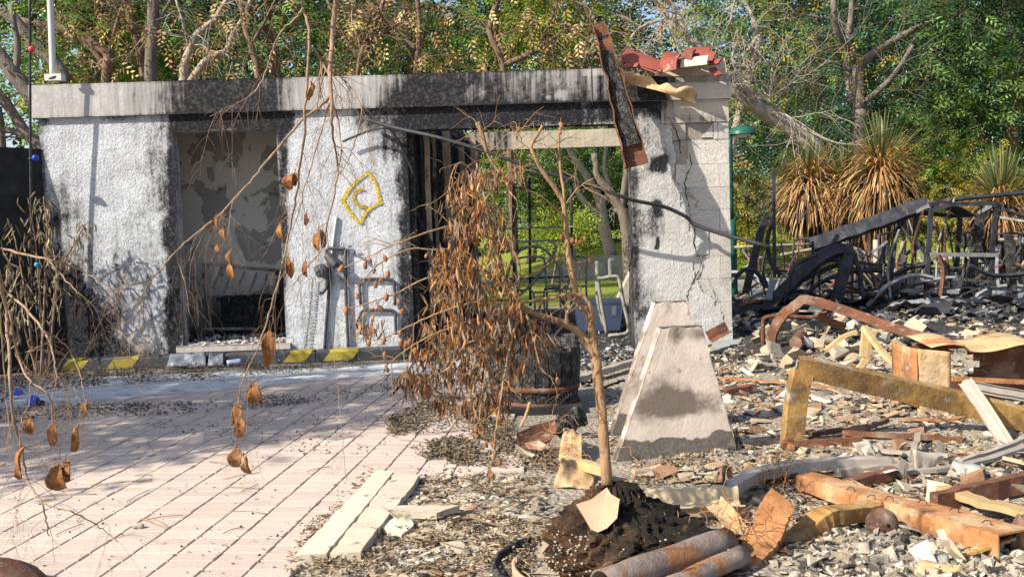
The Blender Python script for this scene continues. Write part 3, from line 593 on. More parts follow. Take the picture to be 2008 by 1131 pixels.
# partition of charred studs between the two rooms
a0 = np.array([OS0 + .03, .3]); a1 = np.array([4.62, BT])
q = MB(); d = nrm(a1 - a0); nn = np.array([-d[1], d[0]])
for k in range(2): pass
v = [BL(a0[0] - .10, a0[1], 0), BL(a1[0] - .10, a1[1], 0), BL(a1[0] - .10, a1[1], 2.7), BL(a0[0] - .10, a0[1], 2.7)]; q.add(np.array(v).reshape(-1, 3), [(0, 1, 2, 3)]); put(q, 'partition_sheet', M['char'], house)
for k, (f, wd, cl) in enumerate([(0, .07, 1.6), (.10, .06, .35), (.2, .09, 6.), (.30, .06, 3.2), (.40, .10, .6), (.52, .15, 5.), (.66, .1, .5), (.77, .12, 4.6), (.9, .1, 1.), (.99, .12, 5.)]):
    q = MB(); p = a0 + (a1 - a0) * f; n_ = 9; zz = np.linspace(0.02, 2.62 - .15 * (k % 3 == 1), n_)
    path = np.array([BL(p[0] + RNG.normal(0, .006), p[1] + RNG.normal(0, .006), z).reshape(3) for z in zz]); sweep(q, path, PR_rect(wd * .6, wd * 1.6), up=BN, c=np.ones(3) * (cl / 5 if cl > 2 else cl))
    put(q, 'charred_stud' if cl < 2 else 'scorched_board', M['char' if cl < 2 else 'board'], house)
# sill
q = MB(); grid(q, lines(W0 - .06, W1 + .05, .05), np.array([0, 1.]), lambda u, v: BL3(u, -.05 + .30 * v, .19 + .012 * fbm(u * 9, v * 9)), lambda u, v: (u * 0 + .12, u * 0 + .25, u * 0)); bbox_(q, W0 - .06, W1 + .05, -.05, .0 - .003, .13, .188, (.1, .2, 0)); put(q, 'window_sill', M['fascia'], house)
# spray-painted mark
def on_wall(x, y, off=-.012): s, z = WS(x, y); return BL(np.array(s), off, np.array(z)).reshape(3)
q = MB()
def sprayline(pts, w=.014):
    p = cr(np.array([on_wall(*a) for a in pts]), 5); t, u, s = frames(p, up=-BN); wj = w * (1 + .35 * RNG.normal(0, 1, len(p)) * .5)
    side = np.cross(t, -BN); v = np.concatenate([p + side * wj[:, None], p - side * wj[:, None]]); n = len(p); i = np.arange(n - 1); q.add(v, np.stack([i, i + 1, n + i + 1, n + i], -1))
    # overspray specks
    m = len(p) * 16; c = p[RNG.integers(0, n, m)] + RNG.normal(0, w * .95, (m, 1)) * BE + RNG.normal(0, w * .95, (m, 1)) * BZ - BN * .002; r = np.abs(RNG.normal(.004, .003, m))[:, None]
    v = np.stack([c - BE*r, c - BZ*r, c + BE*r, c + BZ*r], 1).reshape(-1, 3); q.add(v, np.arange(m * 4).reshape(m, 4))
sprayline([(672, 393), (690, 365), (722, 338)]); sprayline([(722, 338), (737, 362), (746, 397)]); sprayline([(746, 397), (722, 412), (706, 438)]); sprayline([(706, 438), (688, 418), (672, 393)])
sprayline([(712, 372), (700, 374), (693, 386), (698, 398), (712, 406), (716, 404)], .012)
put(q, 'spray_painted_mark', M['spray'], house, label='yellow sprayed diamond enclosing a small c-shaped hook')
# ------------------------------------------------------------------ trees
GR_DARK = [(.05, .11, .055), (.035, .085, .055), (.075, .14, .055)]
GR_MID = [(.10, .17, .045), (.15, .21, .05), (.07, .14, .045)]
GR_YEL = [(.20, .21, .03), (.27, .24, .035), (.13, .18, .03), (.34, .25, .05)]
GR_BRI = [(.12, .20, .03), (.17, .25, .04), (.09, .17, .03)]
DRYC = [(.36, .22, .10), (.30, .19, .09), (.44, .31, .16), (.22, .14, .08)]
def limb(mb, pts, r0, r1, n=7, k=5, c=(1, 1, 1), wob=.0):
    p = cr(np.asarray(pts, float), k); m = len(p)
    if wob: p = p + RNG.normal(0, wob, p.shape) * np.linspace(0, 1, m)[:, None] ** .3
    tube(mb, p, np.linspace(r0, r1, m) * (1 + RNG.normal(0, .04, m)), n, c); return p
def twigs(mb, path, n, L, r, rng=RNG, grav=-.1, lev=2, spread=.9, tips=None, side=None, c=(1, 1, 1), lo=.25):
    """random side shoots along a path, recursively"""
    m = len(path)
    for _ in range(n):
        i = int(rng.uniform(lo, 1) * (m - 1)); t = nrm(path[min(i + 1, m - 1)] - path[max(i - 1, 0)]); rd = rng.normal(size=3)
        d = nrm(t * .7 + nrm(rd - t * (rd @ t)) * spread); ll = L * rng.uniform(.5, 1.2); q = [path[i]]
        for k in range(4):
            d = nrm(d + rng.normal(0, .22, 3) + np.array([0, 0, grav])); q.append(q[-1] + d * ll / 4)
        q = cr(q, 2); tube(mb, q, np.linspace(r, r * .35, len(q)), 4 if r < .02 else 5, c, cap=False)
        if tips is not None: tips.append(q[-1]); tips.append(q[len(q) // 2])
        if lev > 1: twigs(mb, q, max(2, n // 2), L * .55, r * .5, rng, grav, lev - 1, spread, tips, None, c, .3)
def foliage(mb, centers, per, sig, L, W, cols, rng=RNG, droop=.3, jit=.22, clumpjit=.5, K=7):
    """feathery sprays: each spray is a run of leaflets lying in one tilted plane"""
    centers = np.asarray(centers, float); m = max(2, int(per * 1.25) // K); n = len(centers) * m; cl = np.repeat(np.arange(len(centers)), m)
    off = rng.normal(size=(n, 3)) * np.asarray(sig, float) * rng.uniform(.5, 1.2, (len(centers), 1))[cl]; pos = centers[cl] + off
    d = rng.normal(size=(n, 3)) * np.array([1, 1, .5]) + off / (np.linalg.norm(off, axis=1, keepdims=True) + 1e-6) * .8; d[:, 2] -= droop; d /= np.linalg.norm(d, axis=1, keepdims=True)
    nn = rng.normal(size=(n, 3)) * .55 + np.array([-.2, -.25, 1.]); s = np.cross(d, nn); s /= np.linalg.norm(s, axis=1, keepdims=True) + 1e-9; nn = np.cross(s, d)
    col = pick(cols, len(centers), rng, jit=clumpjit)[cl] * (1 + rng.normal(0, jit, (n, 1))); FL = L * 2.3 * rng.uniform(.7, 1.2, (n, 1))
    for k in range(K):
        t = (k + .6) / K; sd = (1 if k % 2 else -1); dl = d * .62 + s * sd * .8 - nn * .12; dl /= np.linalg.norm(dl, axis=1, keepdims=True); p = pos + d * FL * t - nn * FL * .18 * t * t; w = np.cross(nn, dl)
        l = L * .85 * rng.uniform(.7, 1.2, (n, 1)) * (1.1 - .4 * t); ww = W * .8 * rng.uniform(.8, 1.2, (n, 1))
        v = np.stack([p, p + dl * l * .45 + w * ww * .5, p + dl * l - nn * l * .08, p + dl * l * .45 - w * ww * .5], 1); mb.add(v.reshape(-1, 3), np.arange(n * 4).reshape(n, 4), None, np.repeat(np.clip(col * (1 + rng.normal(0, .12, (n, 1))), .004, .6), 4, 0))
def crown_centers(c, rad, n, rng=RNG, shell=.55):
    d = rng.normal(size=(n, 3)); d /= np.linalg.norm(d, axis=1, keepdims=True); r = shell + (1 - shell) * rng.random((n, 1)) ** .5
    return np.asarray(c) + d * r * np.asarray(rad) * (1 + .25 * rng.normal(size=(n, 1)))
def tree(name, label, base, trunk, r0, crown, rad, cols, clumps=60, per=200, sig=.38, L=.16, W=.07, bark='bark_brown', group=None, limbs=5, droop=.3, shell=.5, rng=RNG):
    t = thing(name, label, 'tree', base, group); mb = MB(); base = np.asarray(base, float)
    pts = np.asarray(trunk, float); p = limb(mb, pts, r0, r0 * .55, 8, 4, wob=.01)
    ends = crown_centers(crown, np.asarray(rad) * .75, limbs, rng)
    for e in ends:
        s = p[-1 - int(rng.integers(0, max(1, len(p) // 3)))]; m = lerp(s, e, .5) + rng.normal(0, .25, 3); q = limb(mb, [s, m, e], r0 * .45, r0 * .08, 5, 4, wob=.02); twigs(mb, q, 4, np.mean(rad) * .4, r0 * .12, rng, lev=1)
    put(mb, 'trunk', M[bark], t, smooth=True)
    f = MB(); foliage(f, crown_centers(crown, rad, clumps, rng, shell), per, sig, L, W, cols, rng, droop); put(f, 'crown', M['leaf'], t); return t
def bgt(x, Y, top, bot, wpx, cols, label, group, bark='bark_brown', trunkx=None, r0=.16, **kw):
    """background tree: crown between photo heights top..bot around column x at distance Y"""
    c = P(x, (top + bot) / 2, Y); rz = (bot - top) / 2 / pxm(Y); rx = wpx / 2 / pxm(Y); tx = trunkx if trunkx is not None else x
    b = P(tx, 500, Y); b = np.array([b[0], Y, ghz(b[0], Y) - .05]); m = lerp(b, c, .5); m[0] = lerp(b[0], c[0], .35)
    return tree('tree', label, b, [b, m, c], r0, c, (rx, min(rx, 2.2), rz), cols, bark=bark, group=group, **kw)
TG = 'trees behind the house'
# far belt that closes the view
for k, x in enumerate([-330, 200, 420, 700, 980, 1260, 1540, 1800, 2080, 2300]):
    bgt(x, 44 + 3 * (k % 3), -190, 470, 420, [GR_DARK, GR_MID, GR_DARK][k % 3], 'tall dark tree of the far belt, ' + ['beyond the left edge', 'behind the left end of the house', 'behind the window side of the roof', 'behind the middle of the roof', 'behind the wide opening', 'behind the broken roof corner', 'behind the lamp post and yuccas', 'behind the bare tree', 'behind the right edge', 'beyond the right edge'][k], 'tall trees of the far belt', clumps=85, per=150, sig=1.0, L=.42, W=.2, r0=.3, limbs=4, shell=.25)
# left group above the roof
bgt(150, 19, -120, 170, 300, GR_MID + GR_BRI, 'leafy green tree above the left end of the roof', TG, 'bark_grey', 250, .17, clumps=60, per=170, sig=.42)
bgt(520, 21, -160, 150, 420, GR_DARK + GR_MID, 'dark green tree above the roof behind the hanging branches', TG, 'bark_brown', 590, .14, clumps=70, per=170, sig=.45)
bgt(800, 23, -160, 170, 330, GR_MID, 'mid green tree above the middle of the roof', TG, 'bark_brown', 820, .15, clumps=60, per=170, sig=.45)
bgt(1020, 17, -90, 150, 300, GR_YEL + GR_BRI, 'yellow-green feathery tree above the wide opening', TG, 'bark_brown', 880, .12, clumps=60, per=170, sig=.36, L=.13, W=.045)
bgt(1490, 20, -90, 230, 300, GR_YEL + GR_MID, 'yellow-leaved tree right of the broken roof corner', TG, 'bark_pale', 1395, .12, clumps=36, per=100, sig=.36, L=.13, W=.05)
# right hand dark mass
bgt(1800, 26, -120, 390, 420, GR_DARK, 'dense dark green tree behind the bare tree', TG, 'bark_brown', 1790, .25, clumps=150, per=200, sig=.5, L=.2, W=.07)
bgt(2010, 22, -160, 380, 420, GR_DARK + GR_MID, 'dense dark green tree at the right edge', TG, 'bark_brown', 1960, .22, clumps=150, per=200, sig=.45, L=.19, W=.06)
bgt(1560, 30, 60, 420, 260, GR_DARK + [(.08, .14, .03)], 'dark green tree between lamp post and bare tree', TG, 'bark_brown', 1580, .2, clumps=70, per=170, sig=.5, L=.2, W=.08)
bgt(1850, 21, 300, 450, 190, GR_BRI + GR_YEL, 'sunlit yellow-green bush below the dark trees', 'sunlit bushes behind the rubble', 'bark_brown', 1850, .05, clumps=44, per=150, sig=.26, L=.12, W=.06)
bgt(1465, 24, 330, 480, 130, GR_BRI + GR_YEL, 'sunlit light green bush beside the green lamp post', 'sunlit bushes behind the rubble', 'bark_brown', 1470, .05, clumps=36, per=150, sig=.26, L=.12, W=.06)
# seen through the wide opening
bgt(1080, 29, 230, 440, 330, GR_MID + GR_BRI, 'leafy green tree seen through the wide opening', TG, 'bark_brown', 1040, .15, clumps=75, per=170, sig=.4, L=.16, W=.08)
bgt(1190, 31, 190, 460, 220, GR_DARK, 'dark green tree at the right of the view through the opening', TG, 'bark_brown', 1235, .15, clumps=75, per=170, sig=.42, L=.16, W=.08)
bgt(1110, 21, 418, 480, 120, [(.30, .36, .05), (.22, .30, .04)], 'bright yellow-green shrub seen through the wide opening', 'shrubs seen through the opening', 'bark_brown', 1080, .03, clumps=30, per=90, sig=.12, L=.16, W=.03)

# forked trees with their own drawn limbs
def drawn(name, label, limbs_, bark, tw=None, leaf=None, group=None, cat='tree', base=None, leafmat_='leaf', leafname='crown'):
    first = PX(limbs_[0][0]); base = np.array([first[0][0], first[0][1], 0]) if base is None else base
    t = thing(name, label, cat, base, group); mb = MB(); tips = []
    for pts, r0, r1 in limbs_:
        p = limb(mb, PX(pts), r0, r1, 8 if r0 > .03 else 5, 4, wob=r0 * .06)
        if tw and r0 < .12: twigs(mb, p, *tw, tips=tips)
    put(mb, 'trunk', M[bark], t, smooth=True)
    if leaf:
        f = MB(); foliage(f, np.array(tips)[::leaf[0]], *leaf[1:]); put(f, leafname, M[leafmat_], t)
    return t
Y = 21.
bare = [([(1690, 470, Y), (1690, 380, Y), (1686, 300, Y), (1683, 215, Y)], .17, .15),
        ([(1683, 215, Y), (1684, 175, Y), (1681, 150, Y), (1684, 122, Y)], .13, .11), ([(1684, 125, Y), (1660, 85, Y - .3), (1640, 60, Y - .5), (1634, 0, Y - .6), (1630, -60, Y)], .09, .05),
        ([(1688, 128, Y), (1712, 105, Y), (1740, 88, Y + .3), (1785, 62, Y + .5), (1830, 42, Y + .8), (1880, 30, Y + 1), (1940, 22, Y + 1)], .095, .03), ([(1676, 205, Y), (1664, 160, Y + .4), (1660, 100, Y + .5), (1668, 40, Y + .6), (1672, -40, Y + .6)], .10, .05),
        ([(1695, 200, Y), (1720, 180, Y - .2), (1750, 150, Y - .3), (1775, 115, Y - .4), (1790, 90, Y - .4)], .07, .04), ([(1880, 30, Y + 1), (1910, 50, Y + 1), (1945, 75, Y + 1)], .03, .012), ([(1880, 30, Y + 1), (1900, 0, Y), (1890, -40, Y)], .035, .015),
        ([(1660, 85, Y - .3), (1610, 100, Y - .6), (1560, 130, Y - .9), (1510, 130, Y - 1)], .03, .01), ([(1668, 140, Y), (1610, 130, Y - .4), (1540, 150, Y - .6)], .028, .008), ([(1676, 195, Y), (1620, 205, Y - .4), (1560, 185, Y - .8), (1500, 180, Y - 1)], .022, .006), ([(1640, 40, Y), (1580, 30, Y), (1500, 20, Y)], .035, .012)]
drawn('bare_tree', 'bare forked tree with pale twigs standing behind the dry yuccas', bare, 'bark_grey', (8, 1.2, .013, RNG, -.02, 2), None)
Y = 17.
curv = [([(1640, 420, Y), (1600, 300, Y), (1570, 268, Y), (1535, 240, Y), (1500, 222, Y), (1465, 195, Y), (1440, 178, Y), (1415, 172, Y), (1380, 165, Y)], .155, .10), ([(1488, 210, Y), (1470, 185, Y - .2), (1450, 160, Y - .3), (1425, 142, Y - .3), (1395, 110, Y - .2), (1340, 70, Y), (1300, 20, Y)], .06, .03),
        ([(1500, 222, Y), (1540, 225, Y - .4), (1580, 258, Y - .6), (1620, 290, Y - .8)], .025, .008), ([(1540, 240, Y), (1510, 190, Y - .3), (1520, 140, Y - .4)], .02, .006)]
drawn('leaning_tree', 'thick curved tree trunk leaning left behind the broken pillar', curv, 'bark_pale', (14, 1.5, .009, RNG, -.02, 2), None)
Y = 16.
tw_ = [([(1395, 110, Y), (1345, 70, Y), (1300, 40, Y), (1250, 60, Y), (1230, 90, Y)], .045, .015), ([(1345, 70, Y), (1330, 30, Y), (1300, -20, Y)], .06, .03), ([(1300, 40, Y), (1290, 90, Y), (1270, 120, Y)], .03, .01), ([(1400, 400, Y), (1385, 250, Y), (1395, 110, Y)], .09, .06), ([(1380, 200, Y), (1340, 120, Y), (1320, 60, Y), (1290, 10, Y)], .05, .02)]
drawn('bare_tree', 'twiggy pale leafless tree above the roof tiles on the corner', tw_, 'bark_pale', (11, 1.0, .011, RNG, -.02, 2), (16, 10, .18, .12, .05, GR_YEL + DRYC))
# brown trunks over the roof, hung with scorched leaves
Y = 15.6
def dead(label, limbs_, bark='bark_brown', n=6, per=6, skip=4, L=1.0):
    return drawn('scorched_tree', label, limbs_, bark, (n, L, .011, RNG, -.28, 2), (skip, per, .12, .13, .045, DRYC + [(.30, .24, .06)], RNG, 1.6), 'scorched trees above the roof', leafmat_='dry', leafname='withered_leaves')
dead('straight grey trunk rising behind the roof, left of the forked brown trunks', [([(296, 500, Y), (296, 300, Y), (296, 150, Y), (300, 60, Y), (302, -40, Y)], .11, .09), ([(300, 60, Y), (330, 10, Y), (360, -40, Y)], .04, .02)], 'bark_grey')
dead('slanting brown trunk just left of the straight grey trunk', [([(300, 500, Y + .5), (288, 300, Y + .5), (282, 150, Y + .5), (268, 80, Y + .5), (250, 20, Y + .5), (240, -40, Y + .5)], .085, .05), ([(268, 80, Y + .5), (230, 20, Y + .3), (210, -20, Y + .3)], .03, .015)])
dead('forked brown trunk with a bent pale right limb above the window', [([(375, 500, Y), (365, 260, Y), (360, 150, Y), (372, 100, Y), (390, 65, Y), (420, 40, Y), (450, -10, Y)], .10, .04), ([(360, 180, Y), (385, 145, Y), (410, 115, Y), (445, 98, Y), (455, 70, Y), (475, 40, Y), (500, -20, Y)], .075, .03), ([(372, 100, Y), (360, 50, Y), (345, 0, Y)], .03, .02)], 'bark_pale')
dead('thin brown trunk left of the hanging branches above the roof', [([(520, 500, Y), (508, 300, Y), (505, 150, Y), (492, 90, Y), (478, 40, Y), (470, -30, Y)], .07, .04), ([(492, 90, Y), (520, 40, Y), (540, 0, Y)], .03, .015)])
dead('dark brown limb reaching left over the roof from a low fork', [([(215, 500, Y), (212, 300, Y), (208, 160, Y), (212, 110, Y), (180, 85, Y), (140, 62, Y), (95, 52, Y), (40, 40, Y)], .10, .05), ([(212, 110, Y), (225, 60, Y), (240, 10, Y)], .04, .02), ([(205, 130, Y), (175, 90, Y), (130, 50, Y), (100, 0, Y)], .05, .02)])
dead('thin leaning trunk with hanging scorched leaves above the middle of the roof', [([(812, 500, Y), (812, 300, Y), (816, 140, Y), (822, 70, Y), (818, -20, Y)], .05, .035), ([(818, 100, Y), (780, 60, Y), (735, 20, Y), (700, -30, Y)], .035, .02)], n=8, per=8)
dead('scorched tree draping brown leaves over the roof right of the long branch', [([(700, 500, Y), (690, 300, Y), (705, 120, Y), (740, 40, Y), (760, -30, Y)], .05, .03), ([(705, 120, Y), (670, 60, Y), (640, 0, Y)], .03, .015), ([(715, 90, Y), (760, 60, Y), (810, 30, Y)], .03, .015)], n=9, per=8)
dead('scorched tree with dark limbs above the burnt end of the fascia', [([(1010, 500, Y), (1000, 300, Y), (985, 130, Y), (960, 60, Y), (980, -10, Y)], .06, .04), ([(985, 130, Y), (1050, 100, Y), (1110, 60, Y), (1180, 45, Y)], .05, .02), ([(1110, 60, Y), (1150, 100, Y), (1175, 125, Y)], .025, .01), ([(1050, 100, Y), (1080, 40, Y), (1100, -20, Y)], .03, .02)], n=9, per=8)
Y = 13.2
drawn('leaning_tree', 'dark leaning trunks beyond the left end of the house', [([(130, 420, Y), (110, 250, Y), (62, 190, Y), (30, 150, Y), (0, 110, Y), (-60, 60, Y)], .13, .09), ([(90, 300, Y), (50, 260, Y), (10, 200, Y), (-40, 150, Y)], .08, .06), ([(75, 280, Y), (40, 262, Y), (10, 255, Y), (-30, 250, Y)], .05, .04), ([(130, 160, Y + 1), (105, 120, Y + 1), (60, 80, Y + 1), (35, 45, Y + 1), (0, 20, Y + 1)], .10, .07), ([(30, 150, Y), (35, 90, Y), (25, 20, Y), (40, -40, Y)], .05, .03), ([(5, 330, Y), (0, 240, Y), (-10, 200, Y)], .06, .05)], 'bark_grey', (4, .9, .012, RNG, -.05, 2), (2, 26, .2, .12, .05, GR_MID + GR_BRI))
# trunks seen through the opening
Y = 25.
drawn('forked_tree', 'pale forked trunk on the lawn seen through the wide opening', [([(1200, 505, Y), (1188, 460, Y), (1182, 425, Y), (1175, 390, Y), (1160, 360, Y), (1140, 330, Y), (1120, 300, Y), (1100, 260, Y)], .17, .05), ([(1180, 425, Y), (1150, 400, Y), (1130, 370, Y), (1128, 340, Y)], .09, .05), ([(1180, 400, Y), (1195, 370, Y), (1185, 330, Y), (1190, 280, Y)], .07, .04)], 'bark_pale')
drawn('leaning_tree', 'dark leaning trunk beside the pillar seen through the wide opening', [([(1235, 560, 21.), (1228, 450, 21.), (1218, 410, 21.), (1195, 375, 21.), (1172, 345, 21.), (1165, 300, 21.)], .14, .06), ([(1218, 410, 21.), (1226, 360, 21.), (1228, 320, 21.), (1222, 250, 21.)], .08, .05)], 'bark_grey')
drawn('slanting_tree', 'pale slanting trunk under the dark trees at the right edge', [([(1985, 460, 23.), (1975, 360, 23.), (1960, 320, 23.), (1940, 290, 23.), (1916, 250, 23.), (1890, 190, 23.)], .13, .05), ([(1972, 345, 23.), (1970, 290, 23.), (1960, 200, 23.), (1950, 120, 23.)], .10, .05)], 'bark_pale')
# big tree left of the picture that shades the paving and the wall
t = thing('shade_tree', 'large spreading tree left of the paving that casts dappled shade', 'tree', (-11.0, 6.0, 0)); mb = MB(); p = limb(mb, [(-11.0, 6.0, -.05), (-10.9, 6.05, 1.6), (-10.6, 6.1, 3.2)], .24, .18)
RT = np.random.default_rng(21)
lz = RT.uniform(3.4, 5.8, 120); cot = 1 / math.tan(SUN_EL); hx, hy = -SUN[0] / math.hypot(SUN[0], SUN[1]), -SUN[1] / math.hypot(SUN[0], SUN[1])
lx = RT.uniform(-8.5, -1.0, 120); ly = RT.uniform(6.2, 9.9, 120)     # spots of ground its shade falls on
cs = np.column_stack([lx - hx * lz * cot, ly - hy * lz * cot, lz])
for e in cs[::12]: limb(mb, [p[-1], lerp(p[-1], e, .5) + np.array([0, 0, .4]), e], .09, .02, 5, 4)
put(mb, 'trunk', M['bark_grey'], t, smooth=True); f = MB(); foliage(f, cs, 150, .34, .17, .085, GR_MID, RT); put(f, 'crown', M['leaf'], t)

# ------------------------------------------------------------------ yuccas with dry skirts
def yucca(label, x, y, Y, R, green=.35, n=260, trunk=None):
    c = P(x, y, Y); t = thing('yucca', label, 'yucca', (c[0], Y, ghz(c[0], Y)), 'dry yuccas behind the rubble')
    mb = MB(); b = P(trunk if trunk else x, 520, Y); b = np.array([b[0], Y + .1, ghz(b[0], Y)]); limb(mb, [b, lerp(b, c, .5) + np.array([.08, 0, 0]), c - np.array([0, 0, .1])], .13, .12, 9); put(mb, 'trunk', M['bark_brown'], t, smooth=True)
    def blades(n, el0, el1, L, w, cols, curve, droop):
        az = RNG.uniform(0, 6.283, n); el = RNG.uniform(el0, el1, n); d = np.stack([np.cos(az)*np.cos(el), np.sin(az)*np.cos(el), np.sin(el)], 1); LL = L * RNG.uniform(.65, 1.15, n)
        col = pick(cols, n, jit=.25); mbv = []; p = c + d * .08 + np.array([0, 0, 1]) * RNG.uniform(-.38, .1, (n, 1)) * (droop > .2); m = 5; side = np.cross(d, np.array([0, 0, 1.])); side /= np.linalg.norm(side, axis=1, keepdims=True) + 1e-6
        rows = []
        dd = d.copy()
        for k in range(m + 1):
            f = k / m; ww = (w * (1 - f) ** .7 * (.6 + .4 * min(1, f * 4)) + .003) * np.ones((n, 1)); rows.append(np.stack([p - side * ww, p + side * ww], 1))
            dd = dd + np.array([[0, 0, 1.]]) * (-droop * (curve + RNG.uniform(0, .5, (n, 1)))) * f if droop else dd; dd = dd / np.linalg.norm(dd, axis=1, keepdims=True); p = p + dd * LL[:, None] / m
        v = np.stack(rows, 1).reshape(n, -1, 3); q = np.array([(2*k, 2*k+1, 2*k+3, 2*k+2) for k in range(m)])[None] + (np.arange(n) * 2 * (m + 1))[:, None, None]
        return v.reshape(-1, 3), q.reshape(-1, 4), np.repeat(np.clip(col, 0, .7), 2 * (m + 1), 0)
    a = MB(); a.add(*(lambda v, q, cc: (v, q, None, cc))(*blades(int(n * green), .45, 1.5, R * .8, .015, [(.16, .20, .08), (.30, .30, .14), (.12, .16, .07)], .2, .06))); put(a, 'green_leaves', M['leaf'], t)
    a = MB(); a.add(*(lambda v, q, cc: (v, q, None, cc))(*blades(int(n * 1.7), -.5, 1.05, R * .78, .013, [(.50, .31, .13), (.44, .25, .09), (.58, .43, .23), (.36, .2, .08)], .8, .5))); put(a, 'dry_leaves', M['dry'], t)
    a = MB(); a.add(*(lambda v, q, cc: (v, q, None, cc))(*blades(int(n * 2.2), -1.4, .1, R * .9, .012, [(.30, .16, .06), (.12, .07, .04), (.36, .20, .08), (.06, .04, .03), (.05, .035, .03)], 1.2, .8))); put(a, 'hanging_skirt', M['dry'], t)
    a = MB(); blob(a, c - np.array([0, 0, .50]), R * .46, rough=.35, fr=4, squash=(1, 1, 1.1)); put(a, 'charred_skirt', M['dark'], t); return t
yucca('yucca with orange dry crown and dark charred skirt nearer the lamp post', 1588, 356, 16.2, .98, .2, trunk=1690, n=420)
yucca('yucca with tall orange dry crown in front of the bare tree trunk', 1728, 336, 15.5, 1.02, .28, trunk=1702, n=430)
yucca('smaller yucca head squeezed between the two large dry ones', 1655, 366, 15.9, .72, .5, trunk=1696, n=260)
yucca('yucca with green and orange blades at the right edge', 1962, 400, 17., 1.15, .7, 300)
# ------------------------------------------------------------------ things on and around the house
def bar(name, label, cat, pts, prof, mat, group=None, up=None, k=4, scale=1., parent=None, wob=0., twist=0., raw=False):
    p = np.asarray(pts, float) if raw else PX(pts); p = cr(p, k) if len(p) > 2 else np.array([lerp(p[0], p[1], t) for t in np.linspace(0, 1, 7)])
    if wob: p = p + RNG.normal(0, wob, p.shape)
    q = MB(); sweep(q, p, prof, up, scale, twist=twist); return put(q, name, M[mat], parent, label=label, cat=cat, group=group)
def rod(name, label, cat, pts, r, mat, group=None, n=8, k=4, parent=None, raw=False, r1=None, smooth=True):
    p = np.asarray(pts, float) if raw else PX(pts); p = cr(p, k) if len(p) > 2 else np.array([lerp(p[0], p[1], t) for t in np.linspace(0, 1, 6)])
    q = MB(); tube(q, p, np.linspace(r, r1 if r1 else r, len(p)), n); return put(q, name, M[mat], parent, smooth, label=label, cat=cat, group=group)
# striped kerb along the wall
kerb = thing('striped_kerb', 'black kerb with yellow warning stripes along the foot of the house wall', 'kerb', BL(np.array(1.), -.2, np.array(0.)))
def kx(x, y=735): return WS(x, y, -.28)[0]
cuts = [kx(70), kx(160), kx(262), kx(315), kx(440), kx(545), kx(620), kx(700), kx(790)]
for a, b in zip(cuts[:-1], cuts[1:]):
    q = MB(); bevbox(q, (a + .004, -.28, -.02), (b - .004, -.10, .125 + RNG.normal(0, .004)), .018, BM, BO); put(q, 'kerb_stone', M['kerbblack'], kerb)
for x0, x1 in ((118, 160), (208, 258), (556, 598), (634, 690)):
    a, b = kx(x0), kx(x1); q = MB(); sh = .08
    q.add(np.array([BL(a, -.284, .012), BL(b, -.284, .012), BL(b + sh, -.284, .104), BL(a + sh, -.284, .104), BL(a + sh, -.263, .130), BL(b + sh, -.263, .130), BL(b + sh + .05, -.12, .130), BL(a + sh + .05, -.12, .130)]).reshape(-1, 3), [(0, 1, 2, 3), (3, 2, 5, 4), (4, 5, 6, 7)]); put(q, 'yellow_stripe', M['yellowpaint'], kerb)
# litter against the kerb
def sheet(name, label, cat, quad, mat, amp=.05, n=12, group=None):
    c = [np.asarray(a, float) for a in quad]; q = MB()
    def f(u, v):
        p = (1-u)[..., None]*((1-v)[..., None]*c[0] + v[..., None]*c[3]) + u[..., None]*((1-v)[..., None]*c[1] + v[..., None]*c[2]); h = amp * (fbm(u * 4 + c[0][0] * 7, v * 3 + 2) - .45)
        nn = nrm(np.cross(c[1] - c[0], c[3] - c[0])); p = p + h[..., None] * nn; return p[..., 0], p[..., 1], p[..., 2]
    grid(q, np.linspace(0, 1, n), np.linspace(0, 1, max(5, n // 2)), f); o = put(q, name, M[mat], None, True, label, cat, group)
    s = o.modifiers.new('thick', 'SOLIDIFY'); s.thickness = .004; return o
def bl(x, y, t, z=None): s, zz = WS(x, y, t); return BL(np.array(s), t, np.array(zz if z is None else z)).reshape(3)
sheet('plastic_sheet', 'crumpled grey-blue plastic sheet lying against the kerb under the window', 'sheet', [bl(326, 735, -.42, .02), bl(405, 735, -.42, .02), bl(405, 716, -.29, .15), bl(335, 716, -.29, .15)], 'bag', .10, 18)
sheet('plastic_bag', 'small grey plastic bag beside the crumpled sheet under the window', 'bag', [bl(408, 735, -.40, .02), bl(438, 735, -.40, .02), bl(440, 716, -.28, .12), bl(412, 716, -.28, .13)], 'bag', .10, 14)
rod('drink_can', 'crushed blue and red drink can lying before the kerb', 'can', [bl(446, 732, -.40, .04), bl(474, 720, -.36, .05)], .035, 'plastic', n=10, raw=True)
# standpipe with tap and meter
sp = thing('standpipe', 'sooted water standpipe with tap and meter on the white wall', 'water pipe', on_wall(640, 700))
rod('riser_pipe', None, None, [on_wall(636, 700, -.03), on_wall(643, 600, -.03), on_wall(648, 540, -.03), on_wall(641, 500, -.03), on_wall(644, 488, -.03), on_wall(660, 487, -.03), on_wall(678, 489, -.03)], .017, 'pipe', parent=sp, raw=True)
rod('drop_pipe', None, None, [on_wall(678, 489, -.03), on_wall(679, 560, -.03), on_wall(681, 620, -.03), on_wall(684, 690, -.03)], .018, 'pipe', parent=sp, raw=True)
rod('conduit', None, None, [on_wall(660, 425, -.02), on_wall(652, 490, -.02), on_wall(645, 560, -.02), on_wall(638, 700, -.02)], .015, 'greypole', parent=sp, raw=True)
rod('water_meter', None, None, [on_wall(643, 500, -.05), on_wall(654, 512, -.09), on_wall(663, 520, -.11)], .045, 'pipe', parent=sp, raw=True, n=12)
